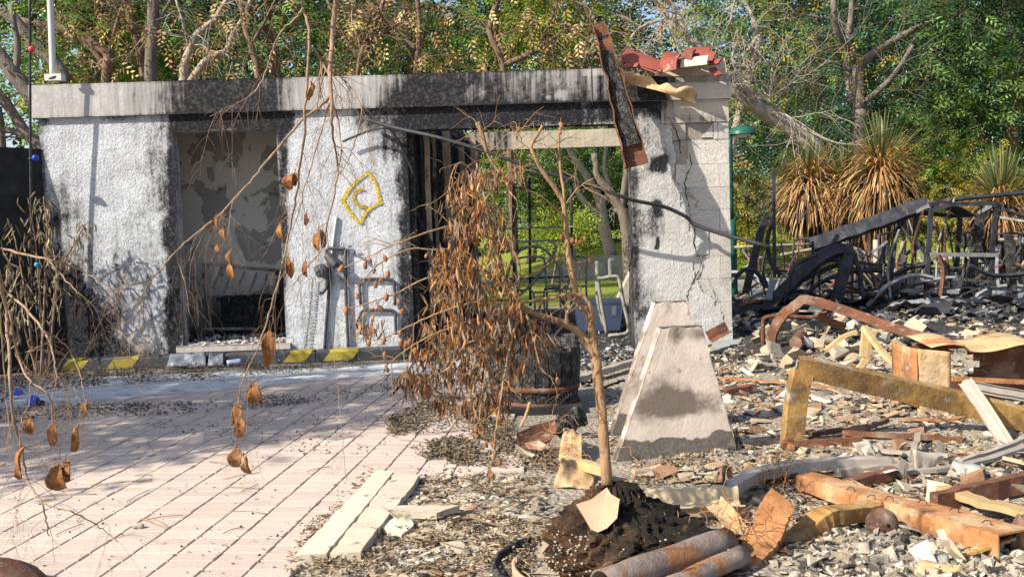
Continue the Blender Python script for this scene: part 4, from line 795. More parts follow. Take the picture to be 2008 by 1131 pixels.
q = MB(); blob(q, on_wall(632, 530, -.07), .075, rough=.5, fr=4, squash=(1, .7, 1)); put(q, 'valve_body', M['pipe'], sp)
rod('valve_stem', None, None, [on_wall(622, 530, -.09), on_wall(640, 535, -.06), on_wall(642, 560, -.05), on_wall(634, 573, -.06), on_wall(628, 573, -.07)], .02, 'pipe', parent=sp, raw=True)
tp = rod('tap', None, None, [on_wall(678, 489, -.03), on_wall(688, 489, -.06), on_wall(696, 492, -.09), on_wall(697, 498, -.09)], .014, 'pipe', parent=sp, raw=True); rod('tap_handle', None, None, [on_wall(684, 483, -.06), on_wall(692, 483, -.06)], .008, 'pipe', parent=tp, raw=True)
for nm, x0, x1, yt, yb in (('upper', 706, 774, 547, 598), ('lower', 708, 776, 607, 655)):
    rod('pipe_stub', f'dark {"open" if nm == "upper" else "arched"} pipe loop on the white wall, {nm} of two', 'pipe', [on_wall(x0 + (2 if nm == 'upper' else 0), yb, -.03), on_wall(x0, yt + 14, -.03), on_wall(x0 + 2, yt + 3, -.03), on_wall(x0 + 14, yt, -.03), on_wall(x1 - 14, yt, -.03), on_wall(x1 - 2, yt + 4, -.03), on_wall(x1, yt + 16, -.03), on_wall(x1 + 1, yb, -.03)], .017, 'pipe', 'pipe loops on the wall', raw=True)
co = np.linspace(0, 1, 160); c0 = on_wall(614, 545, -.03); c1 = on_wall(598, 692, -.03); c2 = on_wall(612, 600, -.03)
pth = np.array([(1-t)**2 * c0 + 2*t*(1-t)*c2 + t*t*c1 + .008*(math.cos(t*150)*BE - math.sin(t*150)*BN) for t in co]); q = MB(); tube(q, pth, .0035, 5)
put(q, 'coiled_cord', M['cable'], None, True, 'thin coiled black cord hanging beside the window', 'cord')
# cables
cab = [(672, 278, 10.72), (690, 270, 10.72), (720, 258, 10.7), (745, 252, 10.6), (765, 255, 10.6), (785, 285, 10.65), (800, 315, 10.7), (812, 345, 10.72)]
rod('loose_cable', 'short black cable drooping from the wall beside the wide opening', 'cable', cab, .012, 'cable')
rod('sagging_cable', 'long black cable strung slanting across the wide opening and pillar', 'cable', [(712, 232, 10.7), (770, 250, 10.6), (860, 270, 10.4), (960, 300, 10.3), (1060, 335, 10.3), (1160, 365, 10.35), (1240, 392, 10.45), (1300, 405, 10.6), (1345, 425, 10.68), (1362, 440, 10.7), (1420, 460, 10.6), (1510, 484, 10.4)], .020, 'cable', n=7, r1=.022)
rod('roof_cable', 'thin dark wire dropping over the fascia beside the leaning beam', 'cable', [bl(1160, 133, -.1), bl(1161, 170, -.1), bl(1162, 207, -.095)], .007, 'cable', raw=True)
# rusty channel leaning on the roof edge
q = MB(); p = np.array([lerp(P(1173, 45, 10.62), P(1247, 325, 10.42), t) for t in np.linspace(0, 1, 14)]) + RNG.normal(0, .009, (14, 3)); pr = PR_open([(.12, .12), (.125, .05), (.12, 0), (0, 0), (-.12, 0), (-.125, .05), (-.12, .12)], .009)
sweep(q, p, pr, up=-BN, scale=np.linspace(.5, .95, 14)); leaning = put(q, 'leaning_channel', M['rustdark'], None, False, 'rusty steel channel leaning upright against the roof edge beside the pillar', 'steel beam')
q = MB(); pp = np.array([lerp(P(1183, 70, 10.60), P(1238, 285, 10.40), t) for t in np.linspace(0, 1, 10)]); sweep(q, pp, PR_rect(.2, .012), up=-BN, scale=np.linspace(.5, .95, 10) * (1 + RNG.normal(0, .05, 10))); put(q, 'dark_lining', M['char'], leaning)  # thin near-black strip along the inside of the channel
# roof tiles and buckled sheet on the corner
def rooftile(x0, y0, x1, y1, Y, w, label, arc=1.9, roll=0., mat='redtile'):
    a, b = P(x0, y0, Y), P(x1, y1, Y - .12); th = np.linspace(-arc * .3, arc * .3, 9); line = np.stack([np.sin(th) * w * 1.9, np.cos(th) * w * 1.9 - w * 1.6], 1); q = MB()
    sweep(q, np.array([lerp(a, b, t) for t in np.linspace(0, 1, 4)]), PR_open(line[::-1], .022), up=np.array([math.sin(roll), -.8, .6])); return put(q, 'roof_tile', M[mat], None, False, label, 'roof tile', 'roof tiles on the broken corner')
rooftile(1222, 108, 1290, 132, 10.85, .11, 'red roof tile nearest the leaning beam on the broken corner', 1.7)
rooftile(1296, 128, 1330, 120, 10.72, .10, 'tilted red roof tile in the middle of the broken corner', 2.2)
rooftile(1326, 116, 1360, 108, 10.80, .085, 'rust-brown roof tile behind the tilted one on the corner', 2.2, mat='rustdark')
rooftile(1358, 108, 1402, 112, 10.82, .09, 'red roof tile with mortared edge near the corner end', 1.6)
rooftile(1392, 122, 1414, 120, 10.74, .06, 'small red tile fragment at the outer corner', 1.6)
rooftile(1222, 132, 1252, 128, 10.74, .05, 'small red tile fragment beside the leaning beam', 1.2)
rooftile(1396, 136, 1410, 150, 10.70, .07, 'red tile piece slipping off the outer corner', 1.0)
rooftile(1300, 112, 1345, 122, 10.95, .10, 'dark red roof tile lying at the back of the corner stack', 1.9)
rooftile(1250, 122, 1300, 136, 10.78, .07, 'narrow red tile under the one nearest the leaning beam', 1.4)
rooftile(1336, 124, 1388, 118, 10.70, .075, 'broken grey-edged tile in front of the corner stack', 1.7, mat='stone')
rooftile(1342, 106, 1392, 103, 10.98, .09, 'topmost brown roof tile of the corner stack', 2.0, mat='redtile')
q = MB(); xs = np.linspace(0, 1, 34)
def sheetfn(u, v):
    x = lerp(1218, 1366, u); yt = np.interp(u, [0, .12, .25, .4, .5, .62, .72, .85, .95, 1], [140, 143, 150, 150, 168, 162, 176, 170, 172, 186]); yb = np.interp(u, [0, .3, .6, .85, 1], [160, 172, 186, 196, 204]); y = lerp(yt, yb, v); p = np.array([[P(a, b, 10.70) for a, b in zip(r1, r2)] for r1, r2 in zip(x, y)])
    off = .05 * np.sin(v * 3.1 + u * 9) + .03 * fbm(u * 6, v * 4); p[..., 1] -= off; return p[..., 0], p[..., 1], p[..., 2]
grid(q, xs, np.linspace(0, 1, 8), sheetfn); o = put(q, 'buckled_sheet', M['rustpale'], None, True, 'buckled rusty metal sheet hanging under the roof tiles on the corner', 'metal sheet'); o.modifiers.new('thick', 'SOLIDIFY').thickness = .006
# mast on the roof, lamp post
mast = thing('roof_mast', 'thin pale metal mast standing on the left end of the roof', 'mast', P(104, 158, 10.9))
rod('pole', None, None, [(104, 156, 10.9), (101, 60, 10.9), (97, -30, 10.9)], .034, 'greypole', parent=mast, n=10); q = MB(); c = P(108, 152, 10.88); box(q, (-.09, -.06, -.04), (.09, .06, .03), None, c); put(q, 'foot_bracket', M['greypole'], mast); rod('clamp_band', None, None, [(88, 160, 10.85), (104, 152, 10.82), (118, 150, 10.85)], .012, 'cable', parent=mast)
LY = 15.8; c = P(1436, 480, LY); lamp = thing('lamp_post', 'dark green lamp post with domed hood behind the broken pillar', 'lamp post', (c[0], LY, 0))
rod('post', None, None, [np.array([c[0], LY, 0]), P(1434, 430, LY)], .075, 'greentrim', parent=lamp, raw=True, n=10); rod('upper_post', None, None, [P(1434, 430, LY), P(1431, 262, LY)], .042, 'greentrim', parent=lamp, raw=True, n=10)
q = MB(); hc = P(1455, 264, LY); th = np.linspace(0, math.pi / 2, 7); ph = np.arange(18) / 18 * 6.2832
v = np.array([[hc + np.array([( .22) * math.cos(t) * math.cos(a), .22 * math.cos(t) * math.sin(a), .145 * math.sin(t)]) for a in ph] for t in th]).reshape(-1, 3); qd = [(i*18+j, i*18+(j+1) % 18, (i+1)*18+(j+1) % 18, (i+1)*18+j) for i in range(6) for j in range(18)]; q.add(v, qd)
hood = put(q, 'hood', M['greentrim'], lamp, True); q = MB(); blob(q, hc + np.array([0, 0, -.01]), .15, rough=0., squash=(.9, .9, .3)); put(q, 'diffuser', M['whitebits'], hood, True)
rod('bracket', None, None, [P(1431, 262, LY), P(1434, 256, LY), P(1442, 252, LY)], .025, 'greentrim', parent=lamp, raw=True)
# dark panel left of the house, light string, scorched shrub
q = MB(); a = P(-60, 285, 10.3); b = P(79, 292, 10.7); n = 20
grid(q, np.linspace(0, 1, n), np.linspace(0, 1, n), lambda u, v: (lerp(a[0], b[0], u), lerp(a[1], b[1], u) + .02 * fbm(u * 5, v * 5), lerp(-.02, lerp(a[2], b[2], u), v)))
o = put(q, 'scorched_screen', M['dark'], None, False, 'scorched black screen wall at the left of the house', 'wall'); o.modifiers.new('thick', 'SOLIDIFY').thickness = .08
q = MB(); p0 = P(60, 160, 10.45); rod('light_string', 'dark string light cable hanging vertically at the left corner of the house', 'cable', [P(58, -20, 10.4), P(59, 160, 10.42), P(60, 330, 10.44), P(62, 480, 10.45), P(64, 600, 10.45)], .014, 'cable', raw=True)
def bulb(p, mat, label, r=.045, d=(0, 0, -1.)):
    t = thing('light_bulb', label, 'light bulb', p, 'coloured festoon bulbs'); q = MB(); blob(q, p, r, rough=0., n=9); put(q, 'globe', M[mat], t, True); q = MB(); d = nrm(d); tube(q, np.array([p - d * r * .85, p - d * r * 1.9]), r * .5, 10); put(q, 'socket', M['cable'], t, True)
bulb(P(62, 97, 10.42), 'redbulb', 'red festoon bulb on the cable left of the mast', .036, (1, 0, .3)); bulb(P(69, 310, 10.42), 'bluebulb', 'blue festoon bulb on the cable at the left wall corner', .034, (1, 0, .2)); bulb(P(73, 519, 10.3), 'lightplastic', 'turquoise bulb hanging among the scorched shrub leaves', .03)
c = G(36, 777); bulb(c + np.array([0, 0, .04]), 'bluebulb', 'blue festoon bulb on the dark litter near the left edge', .040, (.5, -.3, .5)); c = G(66, 797); bulb(c + np.array([0, 0, .05]), 'bluebulb', 'larger blue festoon bulb at the edge of the pavers', .052, (-.8, .2, .2))
sh = thing('scorched_shrub', 'scorched shrub with long drooping grey-brown leaves at the left wall corner', 'shrub', G(70, 740)); q = MB(); tips = []
for pts in ([(85, 740), (78, 600), (70, 480), (55, 390)], [(80, 740), (88, 560), (92, 450), (85, 385)], [(70, 740), (55, 620), (40, 520), (22, 440)], [(90, 740), (110, 560), (150, 470), (172, 435)], [(75, 740), (50, 650), (30, 560), (12, 520)], [(95, 740), (105, 620), (112, 540), (100, 470)], [(70, 740), (40, 700), (18, 640), (10, 600)]):
    p = limb(q, PX([(x, y, 10.35 + .1 * math.sin(x)) for x, y in pts]), .014, .005, 5); tips += list(p[len(p) // 3:])
put(q, 'stems', M['twig'], sh, True); f = MB(); tp_ = np.array(tips)[::1]; nn = len(tp_) * 5; pos = np.repeat(tp_, 5, 0) + RNG.normal(0, .05, (nn, 3)); d = RNG.normal(0, .38, (nn, 3)) + np.array([0, 0, -1.]); leafcards(f, pos, d, RNG.uniform(.09, .18, nn), RNG.uniform(.014, .026, nn), pick([(.34, .27, .19), (.22, .17, .12), (.44, .37, .27), (.12, .10, .08)], nn), RNG.normal(0, .05, nn), seg=2); put(f, 'drooping_leaves', M['dry'], sh, kind='stuff')
# ------------------------------------------------------------------ inside the window room
def ip(x, y, t): return bl(x, y, t)
bed = thing('bed_frame', 'burnt white metal bed end with slats tipped over inside the window', 'bed frame', ip(450, 660, .9))
rod('top_rail', None, None, [ip(397, 520, .8), ip(410, 518, .8), ip(470, 524, .9), ip(545, 530, 1.1)], .019, 'ashpaint', parent=bed, raw=True); rod('side_post', None, None, [ip(399, 522, .8), ip(402, 560, .8), ip(408, 600, .8), ip(414, 648, .8)], .021, 'ashpaint', parent=bed, raw=True)
rod('foot_rail', None, None, [ip(394, 668, .75), ip(396, 648, .75), ip(420, 645, .75), ip(556, 644, .95)], .02, 'ashpaint', parent=bed, raw=True)
for k, (x0, y0, x1, y1) in enumerate([(412, 520, 389, 560), (436, 524, 415, 566), (458, 527, 438, 575), (480, 532, 458, 581), (504, 534, 484, 587), (524, 538, 510, 588), (545, 540, 530, 585)]): rod('slat', None, None, [ip(x0, y0, .82 + .04 * k), ip(x1, y1, .78 + .04 * k)], .015, 'ashpaint', parent=bed, raw=True)
rad = thing('louvred_panel', 'narrow scorched metal shutter frame leaning at the left inside the window', 'panel', ip(365, 660, .5))
for a, b in (((355, 480), (367, 668)), ((378, 472), (388, 640)), ((355, 480), (378, 472))): rod('frame', None, None, [ip(*a, .42), ip(*b, .42)], .018, 'ashpaint', parent=rad, raw=True)
for k in range(6): rod('louvre', None, None, [ip(360 + 4 * k, 490, .45), ip(364 + 4 * k, 570, .45)], .007, 'greysteel', parent=rad, raw=True)
q = MB(); s, z = WS(478, 640, 1.0); bbox_(q, s - .22, s + .42, .85, 1.2, .1, .62, (.5, .5, .5)); bbox_(q, s - .26, s + .46, .82, 1.22, .622, .66, (.4, .4, .4)); put(q, 'burnt_cabinet', M['char'], None, False, 'charred low cabinet inside the window room', 'cabinet')
q = MB(); bbox_(q, s + .5, s + .95, .7, 1.2, .1, .9, (.5, .5, .5)); bbox_(q, s + .47, s + .98, .67, 1.22, .905, .95, (.6, .6, .6)); put(q, 'burnt_box', M['char'], None, False, 'taller charred box in the right corner of the window room', 'box')
q = MB(); n = 700; pos = np.array(BL(RNG.uniform(W0 + .02, W1 - .02, n), 0, np.full(n, .2))).reshape(-1, 3) + BN * RNG.uniform(0, .9, (n, 1)); d = (pos - BO) @ BN; pos[:, 2] = np.where(d < .25, .205, .12 + .1 * RNG.random(n)); shards(q, pos, RNG.uniform(.015, .06, n), pick([(.5, .48, .46), (.25, .24, .24), (.1, .1, .1), (.62, .6, .58)], n)); put(q, 'window_debris', M['chip'], None, False, 'broken plaster and ash lying on the window sill and room floor', 'debris', None, 'stuff')
# ------------------------------------------------------------------ seen through the wide opening
def framechair(label, x, y, Y, sc, lean=0., mat='ashpaint', grp='burnt chair frames in the wide opening'):
    c = P(x, y, Y); c[2] = ghz(c[0], c[1]); t = thing('chair_frame', label, 'chair', c, grp); R_ = .015
    def pt(a, b, h): ca_, sa_ = math.cos(lean), math.sin(lean); return c + sc * np.array([a * ca_ - b * sa_, a * sa_ + b * ca_, h])
    for s in (-.22, .22):
        rod('side_frame', None, None, [pt(s, .22, .0), pt(s, .2, .44), pt(s, .24, .86)], R_, mat, parent=t, raw=True); rod('leg', None, None, [pt(s, -.22, 0), pt(s, -.2, .44), pt(s, .2, .45)], R_, mat, parent=t, raw=True)
    rod('back_rail', None, None, [pt(-.22, .24, .86), pt(0, .26, .88), pt(.22, .24, .86)], R_, mat, parent=t, raw=True); rod('seat_rail', None, None, [pt(-.22, -.2, .44), pt(.22, -.2, .44)], R_, mat, parent=t, raw=True); return t
framechair('burnt tubular chair frame left in the wide opening behind the sapling', 1060, 600, 13.4, 1.05, .5); framechair('burnt tubular chair frame standing deeper in the opening', 1110, 590, 14., 1.0, -.6)
tf = thing('table_frame', 'bent grey tubular frame standing beside the pillar in the wide opening', 'frame', P(1210, 655, 11.6))
rod('front_loop', None, None, [(1190, 655, 11.6), (1180, 600, 11.6), (1173, 550, 11.6), (1180, 546, 11.6), (1205, 542, 11.6), (1214, 548, 11.6), (1222, 590, 11.6), (1231, 630, 11.6), (1232, 648, 11.6), (1222, 655, 11.6), (1192, 658, 11.6)], .022, 'ashpaint', parent=tf); rod('rear_leg', None, None, [(1170, 552, 11.9), (1172, 590, 11.9), (1184, 640, 11.9)], .02, 'ashpaint', parent=tf)
bx = thing('storage_box', 'grey-blue plastic storage box on the burnt floor of the opening', 'box', P(1172, 645, 12.6)); c = P(1172, 645, 12.6); c[2] = ghz(c[0], c[1]) - .01
q = MB(); v = np.array([(-.26, -.2, 0), (.26, -.2, 0), (.26, .2, 0), (-.26, .2, 0), (-.31, -.24, .34), (.31, -.24, .34), (.31, .24, .34), (-.31, .24, .34)]) + c; q.add(v, BOXQ[:1] + BOXQ[2:]); put(q, 'tub', M['plastic'], bx); q = MB(); bevbox(q, (-.33, -.26, .345), (.33, .26, .38), .012, None, c); put(q, 'lid', M['plastic'], bx); q = MB(); box(q, (.16, -.265, .2), (.22, -.245, .32), None, c); put(q, 'clip', M['whitebits'], bx)
sl = thing('shelf_rack', 'burnt black metal shelf rack standing in the wide opening', 'shelf rack', P(1060, 600, 14.6))
for x in (1008, 1040, 1122): rod('upright', None, None, [(x, 600, 14.6), (x - 2, 350 + (x % 40), 14.6)], .02, 'blacksteel', parent=sl, n=4)
for y, m_ in ((340, 'ashpaint'), (447, 'ashpaint'), (473, 'ashpaint'), (545, 'blacksteel')): bar('shelf', None, None, [(968, y + 3, 14.55), (1040, y, 14.55), (1122, y - 3, 14.55)], PR_rect(.12, .025), m_, parent=sl)
wm = MB()
for k in range(13): tube(wm, PX([(990 + 10 * k, 345, 14.75), (990 + 10 * k + RNG.normal(0, 4), 440, 14.75)]), .003, 3, cap=False)
for k in range(8): tube(wm, PX([(985, 345 + 12 * k, 14.76), (1122, 343 + 12 * k + RNG.normal(0, 2), 14.76)]), .003, 3, cap=False)
put(wm, 'wire_mesh', M['cable'], sl, kind='stuff')
for k, pts in enumerate([[(985, 580, 13.2), (1010, 500, 13.2), (1060, 485, 13.2), (1100, 530, 13.2), (1110, 590, 13.2)], [(1000, 590, 13.), (1040, 560, 13.), (1090, 490, 13.), (1075, 470, 13.)], [(1100, 600, 12.8), (1118, 540, 12.8), (1128, 490, 12.8)]]): rod('bent_tube', ['arched grey tube of burnt furniture in the opening', 'slanting grey tube of burnt furniture in the opening', 'upright grey tube of burnt furniture in the opening'][k], 'tube', pts, .02, 'ashpaint', 'burnt tubes in the opening')
rod('dark_post', 'charred thin post standing against the left face of the pillar', 'post', [(1241, 690, 11.2), (1240, 600, 11.2), (1239, 520, 11.2), (1234, 462, 11.2)], .05, 'char', r1=.02)
bar('leaning_plank', 'dark plank leaning inside the left side of the wide opening', 'plank', [(806, 402, 11.3), (850, 492, 11.1)], PR_rect(.05, .05), 'char')
# low retaining wall, stand pipes and garden furniture beyond
rw = MB(); a = P(1020, 560, 24.3); x0, x1 = a[0] - 6, P(1330, 545, 24.3)[0]
grid(rw, np.linspace(x0, x1, 40), np.array([0, 1.]), lambda u, v: (u, u * 0 + 24.1, v * np.interp(u, [x0, P(1010, 545, 24.1)[0], P(1100, 545, 24.1)[0], P(1180, 545, 24.1)[0], x1], [.02, .05, .35, .56, .58])))
grid(rw, np.linspace(x0, x1, 40), np.array([0, 1.]), lambda u, v: (u, 24.1 + v * .3, .0 + np.interp(u, [x0, P(1010, 545, 24.1)[0], P(1100, 545, 24.1)[0], P(1180, 545, 24.1)[0], x1], [.02, .05, .35, .56, .58])))
put(rw, 'retaining_wall', M['slate'], None, False, 'low grey concrete retaining wall beyond the lawn', 'wall')
for k, x in enumerate((1171, 1197)): rod('vent_pipe', ['left of two pale pipes before the retaining wall', 'right of two pale pipes before the retaining wall'][k], 'pipe', [(x, 545 if k else 540, 23.6), (x - 1, 512, 23.6)] + ([(x + 2, 509, 23.6), (x + 6, 510, 23.6)] if k else []), .045, 'whitebits', 'pale pipes by the retaining wall')
q = MB(); c = P(1222, 598, 16.5); q.add(np.array([(-.3, -.2, 0), (.4, -.2, 0), (.4, .2, 0), (-.3, .2, 0), (.0, -.2, .55), (.3, -.2, .55), (.3, .2, .55), (.0, .2, .55)]) + np.array([c[0] + .12, c[1], ghz(c[0], c[1])]), BOXQ); put(q, 'concrete_wedge', M['stone'], None, False, 'pale sloping concrete block in the sun behind the storage box', 'concrete block')

q = MB(); a = P(1425, 505, 17.2); b = P(2080, 480, 17.6); box(q, (a[0], 17.2, -.05), (b[0], 17.45, .30)); put(q, 'low_wall', M['slate'], None, False, 'low pale concrete wall running behind the burnt heap', 'wall')
# ------------------------------------------------------------------ concrete trapezoids
def trapezoid(label, A_, B_, h, fa, fb, th, soot):
    A_ = np.asarray(A_, float); B_ = np.asarray(B_, float); d = B_ - A_; nb = nrm(np.array([-d[1], d[0], 0])); q = MB()
    def outline(u, v): l = v * fa; r = 1 - v * (1 - fb); return lerp(l, r, u)
    U = np.linspace(0, 1, 28); V = np.linspace(0, 1, 32)
    def face(off):
        def f(u, v):
            e = .022 * (fbm(u * 9 + 3, v * 11) - .45) * ((u < .02) | (u > .98) | (v > .98)); w = outline(u, v); p = A_ + w[..., None] * d + (off + .003 * fbm(u * 6, v * 6))[..., None] * nb; return p[..., 0] + e, p[..., 1], v * h - .02 + e
        return f
    def colr(u, v):
        s = 1.25 * np.exp(-((v - .42) / .11) ** 2) * np.exp(-((u - .42) / .42) ** 2) + .45 * np.exp(-((v - .95) / .08) ** 2) * (u > .2) + .35 * np.exp(-((v - .6) / .1) ** 2) * (u < .5); g = .95 * sstep(.25, .13, v + .22 * (fbm(u * 6, v * 3) - .5)) + .30 * np.exp(-((v - .33) / .06) ** 2); return s * soot, g, u * 0
    grid(q, U, V, face(0.), colr); grid(q, U[::-1], V, face(th), lambda u, v: (u * 0 + .2, u * 0, u * 0))
    for u0 in (0., 1.):
        grid(q, np.array([0, .3, .7, 1.]), V, lambda a, v: (lambda w, c: (c[..., 0], c[..., 1], v * h - .02 + .010 * (fbm(a * 3, v * 14) - .45)))(0, A_ + outline(v * 0 + u0, v)[..., None] * d + (a * th)[..., None] * nb + (.008 * (fbm(v * 16, a * 2) - .45))[..., None] * nrm(d)), lambda a, v: (.30 + .7 * fbm(a * 2, v * 9) * (v < .8), .9 * sstep(.2, .08, v + .2 * (fbm(a * 3, v * 5) - .5)), a * 0))  # side faces coloured darker to hold down the sunlight on them
    grid(q, U, np.array([0, .5, 1.]), lambda u, a: (lambda c: (c[..., 0], c[..., 1], u * 0 + h - .017))(A_ + outline(u, u * 0 + 1)[..., None] * d + (a * th)[..., None] * nb))
    return put(q, 'concrete_upright', M['trap'], None, False, label, 'concrete block', 'concrete trapezoid uprights')
ta, tb = G(1207, 905), G(1448, 885)
trapezoid('front scorched concrete trapezoid upright standing in the rubble', ta, tb, .785, .39, .72, .075, 1.)
tc = ta + np.array([.045, .72, 0]); trapezoid('rear concrete trapezoid upright half hidden behind the front one', tc, tc + (tb - ta) * 1.02, .875, .42, .70, .07, .5)

# ------------------------------------------------------------------ burnt half barrel
bc = G(1052, 812); bc[1] += .36; bar_t = thing('barrel_planter', 'charred wooden half-barrel planter with rusty hoop behind the sapling', 'planter', bc); NB = 22; R0 = .335
for i in range(NB):
    a = i / NB * 6.2832; hgt = .50 + .05 * math.sin(a * 3 + 1) + RNG.normal(0, .02); q = MB(); zz = np.linspace(.0, hgt, 7); hw = math.pi * R0 / NB * .97
    rr = R0 * (.90 + .13 * np.sin(zz / .62 * 2.6)) + RNG.normal(0, .004); p = np.stack([bc[0] + rr * math.cos(a), bc[1] + rr * math.sin(a), zz], 1); sweep(q, p, PR_rect(2 * hw, .026), up=np.array([math.cos(a), math.sin(a), 0]), scale=rr / R0 * (1 + RNG.normal(0, .012, 7))); put(q, 'stave', M['char'], bar_t)
for z, m_ in ((.17, 'rustdark'), (.05, 'rustdark')):
    q = MB(); a = np.linspace(0, 6.2832, 49); r = R0 * (.90 + .13 * math.sin(z / .62 * 2.6)) + .021; p = np.stack([bc[0] + r * np.cos(a), bc[1] + r * np.sin(a), z + .008 * np.sin(a * 2)], 1); v = np.concatenate([p + np.array([0, 0, -.02]), p + np.array([0, 0, .02])]); i = np.arange(48); q.add(v, np.stack([i, i + 1, 49 + i + 1, 49 + i], -1)); o = put(q, 'hoop', M[m_], bar_t, True); o.modifiers.new('t', 'SOLIDIFY').thickness = .004
q = MB(); blob(q, bc + np.array([0, 0, .38]), R0 * .86, rough=.4, fr=4, n=16, squash=(1, 1, .38)); put(q, 'burnt_soil', M['soil'], bar_t)
q = MB(); pm_ = bc + np.array([.0, 0, 0]); box(q, (-.36, -.36, -.01), (.36, .30, .055), None, bc - np.array([.02, .02, .005])); put(q, 'base_slab', M['dark'], bar_t)

# ------------------------------------------------------------------ sapling with its uprooted root ball
SY = 4.3
sap = thing('sapling', 'bent bare-stemmed sapling hung with withered orange-brown leaves and shrivelled fruit', 'tree', P(1187, 942, 4.12))
mb = MB(); PATHS = []
def sl_(pts, r0, r1, n=8, k=5): PATHS.append(limb(mb, PX(pts), r0, r1, n, k, wob=.0009)); return PATHS[-1]
sl_([(1190, 950, 4.12), (1187, 900, 4.14), (1183, 850, 4.17), (1179, 800, 4.2), (1173, 750, 4.24), (1170, 712, 4.27), (1166, 690, 4.29)], .0245, .021, 10)
sl_([(1167, 700, 4.28), (1150, 668, 4.3), (1133, 650, 4.3), (1105, 633, 4.28), (1080, 626, 4.26), (1055, 617, 4.25), (1027, 604, 4.25), (1008, 585, 4.25), (994, 565, 4.27), (986, 540, 4.3), (980, 505, 4.32), (968, 470, 4.34), (955, 420, 4.36), (945, 370, 4.38), (935, 320, 4.4)], .019, .005)
sl_([(1168, 700, 4.28), (1162, 660, 4.3), (1157, 622, 4.3), (1148, 606, 4.3), (1135, 598, 4.3), (1130, 580, 4.3), (1122, 540, 4.3), (1116, 510, 4.3), (1112, 476, 4.3), (1109, 440, 4.3), (1106, 405, 4.3), (1101, 388, 4.3), (1080, 358, 4.28), (1060, 330, 4.27), (1048, 305, 4.26), (1041, 288, 4.26), (1052, 268, 4.26), (1062, 250, 4.26), (1064, 244, 4.26)], .018, .0055)
sl_([(1160, 632, 4.29), (1162, 612, 4.28), (1152, 590, 4.28), (1136, 578, 4.28), (1112, 576, 4.27), (1087, 583, 4.26), (1060, 588, 4.24), (1035, 592, 4.23), (1012, 600, 4.22), (990, 615, 4.2)], .011, .005)
sl_([(1106, 405, 4.3), (1105, 371, 4.3), (1100, 340, 4.31), (1097, 300, 4.32), (1096, 276, 4.32), (1100, 246, 4.32)], .008, .004)
sl_([(1112, 430, 4.3), (1085, 405, 4.25), (1060, 385, 4.22), (1030, 370, 4.2), (1010, 350, 4.2)], .005, .002); sl_([(1110, 400, 4.3), (1128, 375, 4.27), (1145, 360, 4.25), (1163, 350, 4.22)], .004, .002); sl_([(1048, 300, 4.27), (1030, 285, 4.27), (1012, 272, 4.27), (1005, 255, 4.28)], .003, .0015)
sl_([(955, 300, 4.35), (945, 262, 4.35), (936, 240, 4.35)], .008, .012); sl_([(980, 340, 4.35), (960, 310, 4.35), (950, 285, 4.35)], .006, .007)
sl_([(1112, 640, 4.28), (1112, 615, 4.26), (1122, 600, 4.24), (1130, 590, 4.22)], .009, .003); sl_([(1110, 632, 4.28), (1085, 660, 4.2), (1065, 690, 4.15), (1050, 730, 4.12)], .006, .002)
# long fruiting shoots to the left
FR = [[(992, 565, 4.27), (930, 515, 4.2), (880, 490, 4.15), (847, 490, 4.12), (811, 487, 4.1), (776, 499, 4.08), (741, 519, 4.06), (716, 545, 4.05), (695, 568, 4.04)], [(985, 545, 4.28), (930, 540, 4.18), (882, 533, 4.12), (830, 548, 4.08), (783, 572, 4.06), (735, 590, 4.04), (700, 600, 4.03), (683, 604, 4.03)],
      [(1000, 590, 4.25), (950, 590, 4.15), (900, 600, 4.1), (850, 618, 4.07), (800, 640, 4.05), (760, 660, 4.04), (725, 668, 4.03)], [(990, 615, 4.2), (940, 625, 4.12), (890, 640, 4.08), (840, 660, 4.05), (790, 690, 4.03), (760, 715, 4.02)], [(968, 470, 4.34), (920, 450, 4.25), (880, 445, 4.2), (840, 455, 4.16), (800, 470, 4.14), (760, 485, 4.12), (720, 505, 4.1), (672, 525, 4.1)],
      [(945, 370, 4.38), (920, 330, 4.33), (900, 320, 4.3), (885, 345, 4.3), (878, 385, 4.3)], [(1013, 600, 4.22), (980, 640, 4.12), (960, 700, 4.05), (945, 770, 4.0), (938, 840, 3.98)], [(1020, 605, 4.22), (1000, 680, 4.08), (985, 760, 4.02), (975, 830, 4.0), (965, 900, 3.98), (958, 935, 3.97)], [(1030, 608, 4.22), (1045, 660, 4.1), (1060, 720, 4.06), (1090, 745, 4.05)], [(985, 540, 4.3), (940, 420, 4.4), (1000, 340, 4.42), (1030, 325, 4.42)], [(990, 565, 4.3), (1040, 540, 4.35), (1080, 515, 4.38), (1110, 505, 4.38), (1135, 520, 4.38)], [(1000, 585, 4.25), (1020, 530, 4.3), (1000, 470, 4.33), (990, 430, 4.35)]]
for f_ in FR: sl_(f_, .006, .0018, 5, 4)
tw = MB()
for p in PATHS[1:]: twigs(mb, p, 5, .17, .0022, RNG, -.12, 2, 1.0)
put(mb, 'trunk', M['bark_sap'], sap, True)
